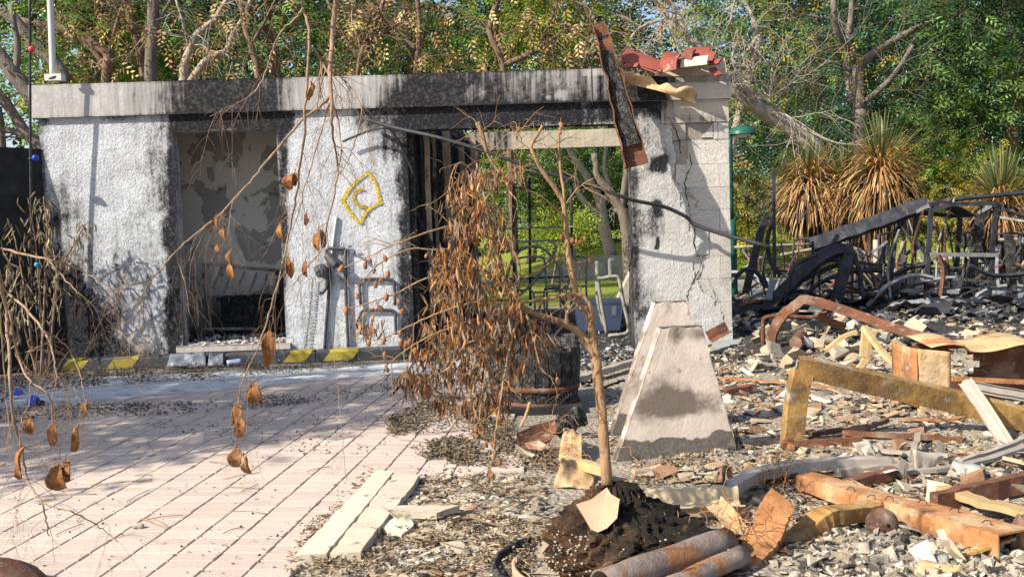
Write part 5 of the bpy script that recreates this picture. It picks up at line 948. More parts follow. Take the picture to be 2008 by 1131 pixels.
# hanging withered leaves
CL = [(935, 350), (915, 375), (900, 400), (925, 420), (950, 400), (940, 445), (965, 430), (895, 450), (915, 465), (985, 470), (880, 500), (905, 510), (930, 520), (970, 520), (860, 540), (890, 560), (920, 575), (950, 590), (1000, 590), (985, 560), (870, 600), (900, 625), (930, 640), (970, 640), (1020, 630), (845, 640), (870, 670), (900, 690), (940, 690), (990, 690), (1040, 670), (830, 700), (850, 730), (880, 740), (915, 745), (950, 760), (1010, 720), (985, 740), (800, 750), (820, 740), (870, 790), (905, 790), (940, 810), (975, 800), (960, 350), (1000, 350), (835, 760), (960, 620), (930, 720), (890, 720), (1000, 660), (1060, 640), (720, 640), (860, 700), (905, 660), (945, 655), (865, 580), (940, 560), (910, 540)]
DL = [(.42, .20, .075), (.32, .14, .05), (.22, .115, .06), (.44, .27, .14), (.12, .07, .05), (.17, .12, .10), (.27, .21, .16)]
pos = []; dr = []; 
for x, y in CL:
    k = int(RNG.integers(30, 52)); Yc = 4.18 + RNG.normal(0, .09); c = P(x, y - 8, Yc); pos.append(c + RNG.normal(0, 1, (k, 3)) * np.array([.03, .05, .025])); dr.append(RNG.normal(0, .33, (k, 3)) + np.array([0, 0, -1.]))
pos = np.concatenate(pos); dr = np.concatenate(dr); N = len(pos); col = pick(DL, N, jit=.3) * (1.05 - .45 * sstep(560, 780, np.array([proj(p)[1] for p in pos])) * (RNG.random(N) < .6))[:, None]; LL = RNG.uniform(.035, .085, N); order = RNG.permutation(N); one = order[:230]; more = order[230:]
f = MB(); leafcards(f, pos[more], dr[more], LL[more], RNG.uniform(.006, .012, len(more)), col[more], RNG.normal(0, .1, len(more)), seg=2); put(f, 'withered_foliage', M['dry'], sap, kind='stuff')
lm = []
for k in range(7): f = MB(); leafcards(f, np.zeros((1, 3)), np.array([[0, 0, -1.]]), .085, .014, DL[k], RNG.normal(0, .12, 1), seg=2); lm.append(f.mesh('withered_leaf', M['dry']))
for k, i in enumerate(one): inst(lm[k % 7], 'withered_leaf', pos[i], (RNG.normal(0, .35), RNG.normal(0, .35), RNG.uniform(0, 6.28)), LL[i] / .085, sap)
FX = [(725, 513), (716, 520), (735, 533), (753, 507), (737, 559), (747, 550), (761, 538), (700, 582), (758, 583), (773, 580), (781, 593), (803, 565), (744, 606), (790, 612), (680, 608), (672, 527), (753, 668), (723, 672), (785, 655), (787, 673), (797, 675), (806, 681), (804, 671), (813, 688), (755, 696), (757, 725), (837, 503), (992, 486), (1059, 604), (1027, 621), (1093, 747), (992, 669), (1082, 421), (1130, 476), (1122, 473), (1138, 477), (1146, 470), (1158, 510), (711, 653), (1101, 466), (933, 841), (936, 854), (947, 851), (952, 874), (965, 871), (971, 892), (979, 906), (958, 940), (965, 933), (879, 389), (930, 423), (1100, 247), (1097, 262), (1018, 255), (1012, 335), (960, 500), (905, 600), (940, 700)]
fm = []
for k in range(3): f = MB(); blob(f, (0, 0, -.012), .0135, rough=.25, fr=3, n=9, squash=(.85, .75, 1.4)); tube(f, np.array([(0, 0, .002), (0.001, 0, .016), (.003, 0, .028)]), .0016, 4); fm.append(f.mesh('fruit', M['fruit'], smooth=True))
for k, (x, y) in enumerate(FX): inst(fm[k % 3], 'fruit', P(x, y - 5, 4.04 + (.25 if x > 980 and y < 650 else .0)), (RNG.normal(0, .25), RNG.normal(0, .25), RNG.uniform(0, 6.28)), RNG.uniform(.6, .95), sap)
# root ball
rb = MB(); top = P(1205, 945, 4.14); bot = G(1212, 1098); prof_t = [0, .06, .14, .26, .36, .5, .66, .82, 1.]; prof_r = [.02, .085, .105, .125, .20, .285, .345, .375, .37]
nt, na = 70, 110; T, Aa = np.meshgrid(np.linspace(0, 1, nt), np.linspace(0, 2 * math.pi, na + 1), indexing='ij'); r = np.interp(T, prof_t, prof_r); cxy = np.array([lerp(top, bot + np.array([.01, .02, 0]), t ** .8) for t in np.linspace(0, 1, nt)])
ex = 1 + .22 * np.cos(Aa + .25) * (T > .3) * sstep(.3, .7, T); nz = fbm(np.cos(Aa) * 3 + 5, np.sin(Aa) * 3 + 5, T * 4) - .47; nz2 = fbm(np.cos(Aa) * 11 + 5, np.sin(Aa) * 11 + 5, T * 14) - .47
rr = r * ex * (1 + .75 * nz + .55 * nz2); X_ = cxy[:, None, 0] + rr * np.cos(Aa); Y_ = cxy[:, None, 1] + rr * np.sin(Aa) * .85; Z_ = np.maximum(lerp(top[2], -.01, T) + .06 * nz2, -.012)
tan = sstep(.72, 1.0, -np.cos(Aa - .6) * .5 + .5 + nz * 1.2) ; cc = np.stack([1 + 4.2 * tan, 1 + 2.8 * tan, 1 + 1.6 * tan], -1).reshape(-1, 3); ii, jj = np.meshgrid(np.arange(nt - 1), np.arange(na), indexing='ij'); a_ = ii * (na + 1) + jj
rb.add(np.stack([X_, Y_, Z_], -1).reshape(-1, 3), np.stack([a_, a_ + na + 1, a_ + na + 2, a_ + 1], -1).reshape(-1, 4), None, cc); root = thing('root_ball', 'burnt root ball of dark soil and pebbles spilled from a broken pot', 'root ball', bot); put(rb, 'soil', M['soil'], root)
Pt = np.stack([X_, Y_, Z_], -1); q = MB(); 
for k in range(190):
    i = int(nt * RNG.uniform(.5, .97)); j = int(RNG.uniform(.52, .98) * na) if k % 4 == 0 else int(np.clip(RNG.normal(.61, .035), .5, .75) * na); p = Pt[i, j]; blob(q, p, RNG.uniform(.003, .0065), rough=.15, n=5, squash=(1, .8, .8))
put(q, 'pebbles', M['pebble'], root, True, kind='stuff')
q = MB(); n = 700; i = RNG.integers(8, nt - 4, n); j = RNG.integers(0, na, n); pp = Pt[i, j]; leafcards(q, pp, RNG.normal(0, 1, (n, 3)) + np.array([0, -.3, .5]), RNG.uniform(.015, .05, n), .003, pick([(.3, .16, .07), (.10, .07, .05), (.42, .26, .12)], n), .1); put(q, 'fine_roots', M['litter'], root, kind='stuff')
# terracotta shard, broken pot, pipes
def plate(name, label, cat, px_out, Y, mat, th=.014, curve=.03, tilt=.0, group=None, parent=None):
    pts = np.array([P(x, y, Y - tilt * (y - px_out[0][1]) / 100) for x, y in px_out]); c = pts.mean(0); nn = nrm(np.cross(pts[1] - pts[0], pts[2] - pts[0])); nn = nn if nn[1] > 0 else -nn; R1, n = 5, len(pts); q = MB(); v = []; 
    for side in (0, 1):
        for k in range(R1):
            f = (k + 1) / R1; v += [c + (p - c) * f - nn * (curve * (1 - f * f)) * -1 + nn * th * side for p in pts]
        v.append(c + nn * (curve + th * side))
    nv = R1 * n + 1; qs = []; ts = []
    for side in (0, 1):
        b = side * nv
        for k in range(R1 - 1): qs += [(b + k*n + j, b + k*n + (j+1) % n, b + (k+1)*n + (j+1) % n, b + (k+1)*n + j) for j in range(n)]
        ts += [(b + nv - 1, b + (j+1) % n, b + j) for j in range(n)]
    e = (R1 - 1) * n; qs += [(e + j, e + (j+1) % n, nv + e + (j+1) % n, nv + e + j) for j in range(n)]; q.add(np.array(v), qs, ts); return put(q, name, M[mat], parent, False, label, cat, group)
plate('terracotta_shard', 'large broken terracotta shard leaning on the root ball', 'pot shard', [(1130, 988), (1160, 978), (1190, 955), (1198, 968), (1215, 978), (1212, 1000), (1210, 1015), (1190, 1035), (1172, 1043), (1160, 1038), (1145, 1012)], 3.93, 'terracotta', .012, .006, .10)
def arcband(label, cx, cy, r, a0, a1, z0, z1, mat, cat='pot shard', name='pot_rim', th=.016):
    c = G(cx, cy); a = np.linspace(a0, a1, 26); q = MB(); p = np.stack([c[0] + r * np.cos(a), c[1] + r * .9 * np.sin(a), a * 0], 1); v = np.concatenate([p + np.array([0, 0, z0]), p + np.array([0, 0, 1]) * (z1 + .008 * (fbm(a * 5, a * 0) - .5))[:, None]]); n = len(a); i = np.arange(n - 1); q.add(v, np.stack([i, i + 1, n + i + 1, n + i], -1)); o = put(q, name, M[mat], None, True, label, cat, 'pieces of the broken pot'); o.modifiers.new('t', 'SOLIDIFY').thickness = th; return o
arcband('dark outer rim of the broken pot left of the root ball', 1190, 1120, .46, 2.3, 4.2, -.01, .055, 'char'); arcband('pale terracotta rim of the broken pot below the root ball', 1200, 1122, .40, 2.9, 5.3, -.01, .05, 'terracotta'); 
def gutter(label, a, b, r, mat, arc=4.0, name='rusted_pipe', cat='pipe'):
    th = np.linspace(-arc / 2, arc / 2, 15); q = MB(); sweep(q, np.array([lerp(a, b, t) + RNG.normal(0, .002, 3) for t in np.linspace(0, 1, 9)]), PR_open(np.stack([np.sin(th) * r, np.cos(th) * r], 1)[::-1], .006), up=np.array([-.3, -.2, 1.])); return put(q, name, M[mat], None, True, label, cat, 'rusted half pipes before the root ball')
gutter('upper rusted half pipe lying in front of the root ball', G(1180, 1150, .09), G(1425, 1062, .09), .062, 'pipegrey'); gutter('lower purple-brown half pipe beside the upper one', G(1300, 1160, .05), G(1455, 1090, .06), .045, 'pipegrey')
rod('steel_peg', 'short round rusty peg standing beside the half pipes', 'peg', [G(1424, 1050, .05), G(1418, 1030, .11)], .009, 'rustpale', raw=True)
# ------------------------------------------------------------------ stone boards at the edge of the pavers
def slab(name, label, px, z, th, mat='slabwood', group=None, jag=.006, cat='stone slab'):
    pts = [G(x, y, z) for x, y in px]; out = []
    for a, b in zip(pts, pts[1:] + pts[:1]):
        m = max(2, int(np.linalg.norm(b - a) / .05)); out += [lerp(a, b, t) + np.array([RNG.normal(0, jag), RNG.normal(0, jag), 0]) for t in np.arange(m) / m]
    out = np.array(out); n = len(out); q = MB(); j = np.arange(n); k = (j + 1) % n
    up = out + np.array([0, 0, 1]) * RNG.normal(0, .0012, (n, 1)); q.add(np.vstack([out - np.array([0, 0, th]), up]), np.stack([j, k, n + k, n + j], -1))
    from mathutils.geometry import tessellate_polygon
    t = tessellate_polygon([[Vector((float(p[0]), float(p[1]), 0)) for p in up]]); q.add(up + np.array([0, 0, .0004]), None, np.array(t)); return put(q, name, M[mat], None, False, label, cat, group)
slab('stone_slab', 'long narrow pale stone slab along the edge of the pavers, left of its pair', [(575, 1090), (640, 1084), (772, 924), (740, 921)], .045, .05, group='pale slabs at the paver edge', jag=.0015)
slab('stone_slab', 'long pale stone slab with ragged right edge beside the narrow one', [(645, 1084), (708, 1082), (742, 1035), (760, 1010), (800, 965), (822, 930), (776, 925)], .043, .048, group='pale slabs at the paver edge', jag=.004)
slab('stone_slab', 'short pale stone slab lying crosswise behind the long pair', [(728, 995), (760, 1003), (850, 1006), (900, 992), (850, 990), (770, 990)], .05, .03, group='pale slabs at the paver edge')
slab('stone_slab', 'irregular pale flat stone right of the long slabs', [(750, 1030), (760, 1042), (790, 1046), (812, 1030), (800, 1016), (770, 1014)], .03, .03, group='pale slabs at the paver edge')
# rusted dome in the near left corner
q = MB(); c = G(-10, 1150); blob(q, c + np.array([-.02, -.10, -.02]), .26, rough=.12, fr=2, n=22, squash=(1.1, .8, .62)); put(q, 'rusted_drum_lid', M['rustdark'], None, True, 'rusted brown domed metal piece in the near left corner', 'metal piece')

# ------------------------------------------------------------------ branches hanging into the picture
def hanging(label, limbs_, pods, Yd, nt, L, group='hanging dry branches'):
    t = thing('hanging_branch', label, 'branch', P(limbs_[0][0][0][0], limbs_[0][0][0][1], Yd), group); mb = MB()
    for pts, r0, r1 in limbs_:
        p = cr(np.array([P(x, y, Yd + .10 * math.sin(x * .02 + i)) for i, (x, y) in enumerate(pts)]), 5); p = p + RNG.normal(0, .0012, p.shape); tube(mb, p, np.linspace(r0, r1, len(p)) * (1 + .12 * RNG.normal(0, 1, len(p)) * .4), 6); twigs(mb, p, nt, L, min(.0022, r1 * .6), RNG, -.35, 2, .8, lo=.35)
    put(mb, 'stems', M['twig'], t, True)
    for (x, y, w, h) in pods:
        f = MB(); c = P(x, y, Yd + RNG.normal(0, .03)); s = 1 / pxm(Yd); k = RNG.uniform(.35, .7); blob(f, np.zeros(3), 1., rough=.5, fr=1.6, n=12, squash=(w * s * .48, w * s * .16, h * s * .52)); v = f.v[0]; v[:, 1] += .35 * w * s * (v[:, 2] / (h * s * .5)) ** 2 - (v[:, 0] / (w * s * .5)) ** 2 * w * s * .3; tube(f, np.array([(0, 0, h * s * .45), (.002, 0, h * s * .6), (.004, 0, h * s * .85)]), .0011, 4)
        me = f.mesh('pod', M['pod'], smooth=True); inst(me, 'pod', c, (RNG.normal(0, .15), RNG.normal(0, .15), RNG.uniform(-.8, .8)), 1., t)
    return t
HY = 2.75
main = [([(662, -25), (656, 30), (650, 90), (648, 150), (650, 200), (652, 250), (658, 300), (664, 340)], .0085, .002), ([(588, -25), (592, 0), (598, 28), (607, 71), (603, 141), (598, 212), (597, 269), (587, 336), (578, 400), (566, 458), (552, 529), (536, 585), (522, 635), (503, 688), (486, 724), (470, 768), (467, 800)], .0048, .0014),
        ([(594, 18), (575, 40), (552, 62), (532, 104), (517, 150), (496, 184), (467, 202), (440, 218), (414, 228)], .0032, .0011), ([(648, 188), (625, 212), (601, 228), (552, 283), (513, 329), (474, 375), (424, 427), (380, 462), (340, 497), (320, 525), (297, 547), (270, 556), (248, 562), (230, 585), (223, 618)], .0046, .0012), ([(300, 545), (285, 570), (273, 592), (262, 625), (255, 660)], .002, .0008), ([(290, 552), (282, 590), (280, 640), (270, 680)], .0018, .0007),
        ([(650, 195), (640, 225), (633, 248), (618, 300), (601, 354), (590, 400), (575, 450)], .003, .0011), ([(652, 205), (660, 225), (668, 283), (663, 340), (654, 389), (642, 437), (630, 490), (603, 522), (584, 547), (560, 570)], .003, .001), ([(654, 140), (672, 155), (695, 184), (709, 216), (703, 255), (690, 295), (670, 336), (655, 350)], .0026, .001),
        ([(612, 90), (630, 120), (646, 150)], .003, .0035), ([(535, -20), (515, 10), (499, 35), (495, 70), (488, 106)], .002, .0008), ([(700, -20), (690, 40), (705, 90), (700, 140)], .0016, .0007), ([(474, 375), (455, 400), (450, 440), (448, 480), (452, 520)], .0015, .0007), ([(440, 410), (430, 430), (420, 450)], .0013, .0006),
        ([(640, 437), (648, 560), (652, 660), (665, 780), (672, 860), (680, 945)], .0012, .0005), ([(560, 530), (545, 560), (535, 620), (530, 660)], .0014, .0007), ([(486, 724), (492, 745), (498, 760)], .001, .0006), ([(470, 768), (466, 810), (462, 870), (464, 890)], .001, .0005), ([(490, 725), (485, 800), (484, 860), (485, 900)], .0009, .0005), ([(345, 490), (350, 520), (365, 560), (372, 620)], .0011, .0005)]
pods = [(497, 776, 26, 38), (505, 765, 18, 30), (466, 815, 20, 50), (470, 838, 24, 40), (462, 901, 28, 36), (484, 915, 18, 40), (526, 685, 28, 72), (421, 437, 11, 24), (437, 460, 11, 26), (449, 505, 14, 30), (452, 532, 14, 34), (427, 490, 10, 20), (550, 456, 16, 30), (565, 522, 12, 34), (571, 530, 11, 30), (598, 527, 12, 30), (622, 472, 16, 40), (633, 468, 14, 34), (566, 355, 24, 28), (577, 352, 14, 24), (608, 182, 12, 30), (612, 170, 9, 20), (600, 430, 10, 22)]
hanging('long dry branch with twigs and brown pods hanging in front of the window', main, pods, HY, 9, .17)
left = [([(-25, 484), (0, 487), (57, 501), (103, 511), (141, 522), (180, 543), (210, 565), (244, 586)], .0042, .001), ([(96, 511), (130, 550), (170, 589), (226, 639), (255, 670), (283, 692)], .002, .0008), ([(-5, 545), (14, 572), (53, 607), (88, 649), (117, 667), (141, 695), (159, 745), (168, 790)], .0042, .0012), ([(88, 649), (103, 688), (110, 727), (131, 770), (145, 820)], .0032, .0011),
        ([(-3, 530), (11, 600), (14, 646), (18, 706), (21, 770), (30, 837), (45, 890), (52, 936), (66, 962), (83, 986), (90, 1020), (96, 1048)], .0055, .0016), ([(83, 986), (110, 995), (141, 1003), (184, 1025), (212, 1046), (230, 1063)], .0024, .0009), ([(18, 610), (36, 700), (58, 745), (90, 768), (104, 800), (110, 850), (118, 900)], .0035, .001), ([(60, 745), (57, 790), (45, 815), (38, 850), (38, 880)], .002, .0008), ([(-3, 600), (5, 680), (12, 780), (22, 860)], .003, .001), ([(92, 690), (70, 680), (52, 690), (75, 680), (98, 668)], .0012, .0008), ([(110, 740), (100, 800), (104, 830)], .0012, .0006), ([(53, 936), (40, 970), (30, 1010), (45, 1040)], .0012, .0005), ([(145, 760), (160, 800), (150, 840)], .0011, .0006)]
lp = [(55, 836, 22, 30), (103, 852, 20, 44), (146, 866, 18, 40), (150, 845, 14, 24), (168, 803, 12, 34), (37, 900, 17, 44), (36, 925, 15, 36), (112, 940, 36, 54), (128, 922, 26, 40)]
hanging('dry branch with curled brown pods hanging at the left edge', left, lp, 2.6, 9, .16)
# ------------------------------------------------------------------ rusted steel in the right foreground
def gz(x, y, h=0.): c = G(x, y, h); return c
BG = 'rusted steel sections in the rubble'
def gbar(name, label, pts, prof, mat, cat='steel beam', group=BG, up=None, k=5, scale=1., wob=.003, twist=0.):
    """pts: (photo x, photo y, height above ground)"""
    return bar(name, label, cat, [G(x, y, h) for x, y, h in pts], prof, mat, group, up, k, scale, None, wob, twist, True)
big = gbar('steel_beam', 'long orange rusted beam slanting across the near right rubble', [(1578, 930, .10), (1700, 965, .11), (1850, 1005, .12), (1990, 1045, .13)], PR_U(.11, -.075, .006), 'rust', k=4, scale=np.linspace(.9, 1.45, 13))
for x, y in ((1660, 960), (1735, 978), (1800, 985), (1862, 1000), (1925, 1025), (1700, 975)):
    p = G(x, y, .14); q = MB(); tube(q, np.array([p, p + np.array([.01, -.01, .015]), p + np.array([.03, -.012, .012]), p + np.array([.034, -.012, -.008])]), .0022, 4); put(q, 'nail', M['dark'], big)
gbar('steel_beam', 'rusted box section whose end joins the long slanting beam at the right edge', [(1990, 1040, .10), (2060, 1048, .09), (2200, 1060, .08)], PR_rect(.10, .12), 'rustdark')
gbar('steel_beam', 'bent rusted channel arching below the long beam', [(1540, 1062, .03), (1575, 1035, .06), (1612, 1003, .12), (1650, 995, .12), (1720, 985, .10)], PR_U(.085, -.06, .005), 'rustochre')
gbar('steel_beam', 'dark rusted beam behind the long slanting one at the right edge', [(1830, 985, .05), (1900, 970, .06), (2030, 940, .08)], PR_rect(.05, .09), 'rustdark')
gbar('steel_section', 'short dark rusted section lying behind the upper end of the long beam', [(1660, 950, .03), (1752, 925, .05)], PR_rect(.06, .05), 'rustdark')
gbar('weathered_board', 'grey weathered board beside the right end of the long beam', [(1850, 958, .07), (1930, 985, .08), (2030, 1010, .09)], PR_rect(.075, .03), 'wood', 'board', None)
gbar('steel_strip', 'curved yellow-brown strip under the end of the long beam', [(1860, 1102, .02), (1900, 1085, .05), (1950, 1068, .08), (1985, 1055, .09)], PR_rect(.03, .012), 'rustochre')
gbar('steel_strip', 'thin straight rusty strip stuck upright left of the rusted ball', [(1610, 1075, .0), (1632, 1030, .06)], PR_rect(.03, .008), 'rustpale')
q = MB(); bp = G(1730, 1056) + np.array([0, 0, .066]); blob(q, bp, .068, rough=.03, fr=3, n=22); ball = put(q, 'rusted_ball', M['rustdark'], None, True, 'rusted steel ball with small holes lying in the ash', 'ball')
for dx, dz in ((.0, .012), (.016, -.012), (-.012, -.012)):
    q = MB(); d = nrm(np.array([dx, -.06, dz])); tube(q, np.array([bp + d * .0655, bp + d * .0705]), .008, 9); put(q, 'hole_rim', M['dark'], ball, True)
# trough and crumpled channel beside the root ball
q = MB(); a = G(1240, 985, .10); b = G(1455, 978, .10)
def trough(u, v):
    pr = np.array([(-.09, .05), (-.07, .045), (-.06, -.01), (.05, -.05), (.06, .0), (.075, .0)]); y = np.interp(v, np.linspace(0, 1, 6), pr[:, 0]); z = np.interp(v, np.linspace(0, 1, 6), pr[:, 1]); x = lerp(a[0], b[0], u); return x, lerp(a[1], b[1], u) - y + .01 * fbm(u * 8, v), .085 + z + .008 * np.sin(u * 25) * (v < .1)
grid(q, np.linspace(0, 1, 20), np.linspace(0, 1, 16), trough); o = put(q, 'metal_trough', M['cream'], None, False, 'pale bent metal trough behind the root ball', 'metal sheet'); o.modifiers.new('t', 'SOLIDIFY').thickness = .004
gbar('metal_strip', 'pale folded strip running from the trough to the half pipes', [(1410, 990, .10), (1440, 1020, .06), (1465, 1060, .03)], PR_L(.07, .05, .005), 'rustpale')
gbar('bent_channel', 'crumpled rusty channel standing on end right of the root ball', [(1430, 1112, .02), (1470, 1085, .04), (1500, 1050, .09), (1515, 1010, .16), (1535, 975, .21)], PR_U(.12, -.05, .005), 'rust', twist=.6)
# clumps of fine wire
def wire(label, x, y, h, r, n, grp='tangles of rusty wire'):
    c = G(x, y, h); q = MB()
    for _ in range(n):
        p = c + RNG.normal(0, r * .4, 3) * np.array([1, .8, .5]); d = nrm(RNG.normal(size=3)); pts = [p]
        for k in range(9): d = nrm(d + RNG.normal(0, .55, 3)); pts.append(pts[-1] + d * r * .35)
        tube(q, cr(pts, 2), .0016, 3, cap=False)
    return put(q, 'wire_tangle', M['rust'], None, True, label, 'wire', grp, None)
wire('tangle of rusty wire on the crumpled channel', 1455, 1045, .1, .12, 26); wire('tangle of rusty wire behind the crumpled channel', 1520, 930, .10, .13, 24); wire('tangle of rusty wire on the bent sheet left of the sapling stem', 1110, 880, .10, .12, 24)
# post-and-beam frame in the middle distance
fr = thing('beam_frame', 'ochre rusted post with long beam sloping down to the right edge', 'steel beam', G(1550, 875))
yb = 5.98
bar('post', None, None, [(1556, 880, yb), (1562, 820, yb), (1568, 770, yb), (1578, 728, yb)], PR_U(.115, -.07, .006), 'rustochre', parent=fr, up=np.array([.1, -1, 0]))
bar('long_beam', None, None, [(1565, 722, yb), (1600, 728, yb), (1700, 752, yb + .05), (1850, 785, yb + .1), (2050, 835, yb + .1)], PR_U(.135, -.07, .006), 'rustochre', parent=fr, up=np.array([0, -1., -.25]), scale=np.linspace(.85, 1.0, 17))
bar('base_link', None, None, [(1555, 873, yb - .05), (1690, 866, yb - .05)], PR_rect(.03, .06), 'rustdark', parent=fr)
c = P(1548, 874, yb - .08); q = MB(); tube(q, np.array([c + np.array([0, -.02, 0]), c + np.array([0, .03, 0])]), .045, 18); hub = put(q, 'hub', M['rustdark'], fr, False); q = MB(); tube(q, np.array([c + np.array([0, -.05, 0]), c + np.array([0, -.02, 0])]), .022, 6); put(q, 'bolt', M['rust'], hub)
# rusted cabinet carcass at the right
cb = thing('steel_cabinet', 'overturned rusted steel cabinet carcass at the right edge', 'cabinet', G(1850, 812)); Yc = 6.75
q = MB(); grid(q, np.linspace(0, 1, 24), np.linspace(0, 1, 8), lambda u, v: (lambda p: (p[..., 0], p[..., 1], p[..., 2]))(np.array([[P(lerp(1826 + 2 * b_, 2080, a_), 686 + 10 * math.sin(a_ * 7) * (a_ > .3) + 6 * a_, Yc) + np.array([0, .45 * b_, .02 + .03 * b_ + .025 * math.sin(a_ * 9)]) for a_, b_ in zip(r1, r2)] for r1, r2 in zip(u, v)])))
o = put(q, 'top_plate', M['rustpale'], cb, True); o.modifiers.new('t', 'SOLIDIFY').thickness = .006
q = MB(); a = P(1800, 684, Yc); b = P(1866, 690, Yc); grid(q, np.linspace(0, 1, 10), np.linspace(0, 1, 14), lambda u, v: (lerp(a[0], b[0], u), Yc + .02 * fbm(u * 3, v * 5), lerp(-.03, lerp(a[2], b[2], u), v))); o = put(q, 'front_panel', M['rustpale'], cb, True); o.modifiers.new('t', 'SOLIDIFY').thickness = .006
gx0 = P(1800, 684, Yc)[0]; q = MB(); grid(q, np.linspace(0, 1, 8), np.linspace(0, 1, 10), lambda u, v: (gx0 - .02 * np.sin(u * 3.1), Yc + .004 + u * .45, lerp(.05, a[2], v))); o = put(q, 'side_panel', M['rust'], cb, True); o.modifiers.new('t', 'SOLIDIFY').thickness = .005
q = MB(); w = P(2080, 690, Yc)[0]; grid(q, np.linspace(b[0] - .1, w, 20), np.linspace(0, 1, 10), lambda u, v: (u, u * 0 + Yc + .42, lerp(.02, a[2] - .02, v)), None, lambda u, v: ~(((u - b[0] - .22) / .16) ** 2 + ((v - .62) / .28) ** 2 < 1)); o = put(q, 'rear_panel', M['rustdark'], cb); o.modifiers.new('t', 'SOLIDIFY').thickness = .006
bar('lower_rail', None, None, [(1866, 742, Yc + .01), (1930, 745, Yc + .01), (2080, 752, Yc + .01)], PR_rect(.03, .03), 'rust', parent=cb)
# aluminium profiles, planks
AL = 'pale aluminium profiles in the rubble'
def rib(w, h): return [(-w/2, 0), (-w/2, h), (-w/4, h*1.15), (0, h*.9), (w/4, h*1.15), (w/2, h), (w/2, 0), (w/4, -.0), (0, 0), (-w/4, 0)]
def PR_groove(w): return PR_open([(-w/2, .016), (-w/2, 0), (-w/5, 0), (-w/5, .012), (w/5, .012), (w/5, 0), (w/2, 0), (w/2, .016)], .004)
def al(label, pts, w=.07, mat='alu', up=None): return bar('aluminium_profile', label, 'metal profile', PX(pts), PR_groove(w), mat, AL, up, 4, 1., None, .0015, 0., True)
al('pale profile leaning down to the right over the ochre beam', [(1892, 748, 6.1), (1930, 800, 5.95), (1978, 878, 5.75)], .085, up=np.array([-.4, -1, .3])); al('pale grooved profile lying behind the leaning one at the right edge', [(1890, 755, 6.3), (1960, 768, 6.3), (2060, 784, 6.3)], .07, up=np.array([0, -1, .3]))
def alg(label, pts, w=.06, mat='alu', h=.02): return gbar('aluminium_profile', label, pts, PR_rect(w, h), mat, 'metal profile', AL)
alg('long pale curved profile lying behind the crumpled channel', [(1420, 975, .06), (1450, 945, .08), (1520, 920, .09), (1620, 910, .08), (1740, 905, .07)], .075, 'alu', .05); alg('second long pale profile parallel behind the long beam', [(1640, 925, .05), (1720, 918, .05), (1800, 915, .05)], .06, 'alu', .04); alg('thin pale strip lying right of the hub', [(1690, 875, .03), (1780, 888, .03), (1860, 893, .03)], .03); alg('pale profile at the right edge under the leaning one', [(1760, 925, .04), (1880, 915, .04), (2030, 870, .06)], .05); alg('short pale angle profile among the tile shards', [(1790, 900, .03), (1800, 850, .07)], .035); alg('pale grooved post lying between barrel and concrete uprights', [(1120, 745, .05), (1180, 728, .06), (1255, 705, .07)], .09, 'alu', .05); alg('white strip in the near right corner', [(1880, 905, .03), (1960, 880, .05), (2030, 850, .05)], .03)
WG = 'pale scorched timbers in the rubble'
def wd(label, pts, w=.05, h=.03, mat='wood'): return gbar('timber', label, pts, PR_rect(w, h), mat, 'timber', WG)
bar('timber', 'left leg of the pale timber trestle in the tile heap', 'timber', [(1650, 742, 8.2), (1690, 715, 8.2), (1715, 648, 8.1)], PR_rect(.04, .04), 'wood', WG); bar('timber', 'upright middle leg of the pale timber trestle in the tile heap', 'timber', [(1692, 700, 8.0), (1697, 645, 8.05)], PR_rect(.05, .04), 'wood', WG); bar('timber', 'right leg of the pale timber trestle bent down to the right', 'timber', [(1694, 640, 8.), (1716, 672, 7.9), (1744, 704, 7.8), (1790, 730, 7.6)], PR_rect(.05, .035), 'wood', WG); bar('timber', 'slanting pale stick left of the timber trestle', 'timber', [(1618, 688, 8.3), (1650, 662, 8.3), (1680, 650, 8.3)], PR_rect(.04, .03), 'wood', WG)
gbar('timber', 'rust-brown timber lying beside the right concrete upright', [(1420, 770, .03), (1480, 758, .05)], PR_rect(.07, .05), 'rustdark', 'timber', WG); gbar('steel_strip', 'thin rusty strip lying left to right behind the ochre post', [(1330, 730, .04), (1420, 740, .04), (1560, 752, .04), (1640, 760, .03)], PR_rect(.05, .01), 'rust'); gbar('steel_rod', 'thin rusted rod on the gravel below the ochre beam', [(1590, 850, .02), (1680, 840, .03), (1740, 823, .04)], PR_rect(.035, .03), 'rustdark'); gbar('steel_rod', 'dark straight rod lying right of the hub', [(1650, 848, .03), (1750, 853, .03), (1890, 862, .02)], PR_rect(.03, .03), 'rustdark'); gbar('steel_strip', 'rusty flat strip lying under the cabinet', [(1770, 822, .02), (1860, 822, .03), (1920, 812, .03)], PR_rect(.04, .012), 'rust')
for k, (x0, y0, x1, y1) in enumerate([(1443, 840, 1458, 880), (1440, 845, 1446, 885), (1418, 950, 1422, 905), (1225, 745, 1180, 760)]): gbar('charred_stick', ['charred stick leaning right of the front upright', 'second charred stick against the front upright', 'thin stick standing behind the trough', 'charred stick behind the sapling stem'][k], [(x0, y0, .14), (x1, y1, .0)], PR_rect(.016, .016), 'char', 'stick', 'charred sticks')
bar('steel_angle', 'rusty angle piece leaning at the foot of the pillar', 'steel section', [(1392, 668, 9.6), (1430, 648, 9.6)], PR_L(.12, .10, .01), 'rustdark', None); slab('concrete_slab', 'flat grey slab at the foot of the pillar', [(1390, 690), (1450, 672), (1462, 655), (1400, 668)], .05, .06, 'slate')
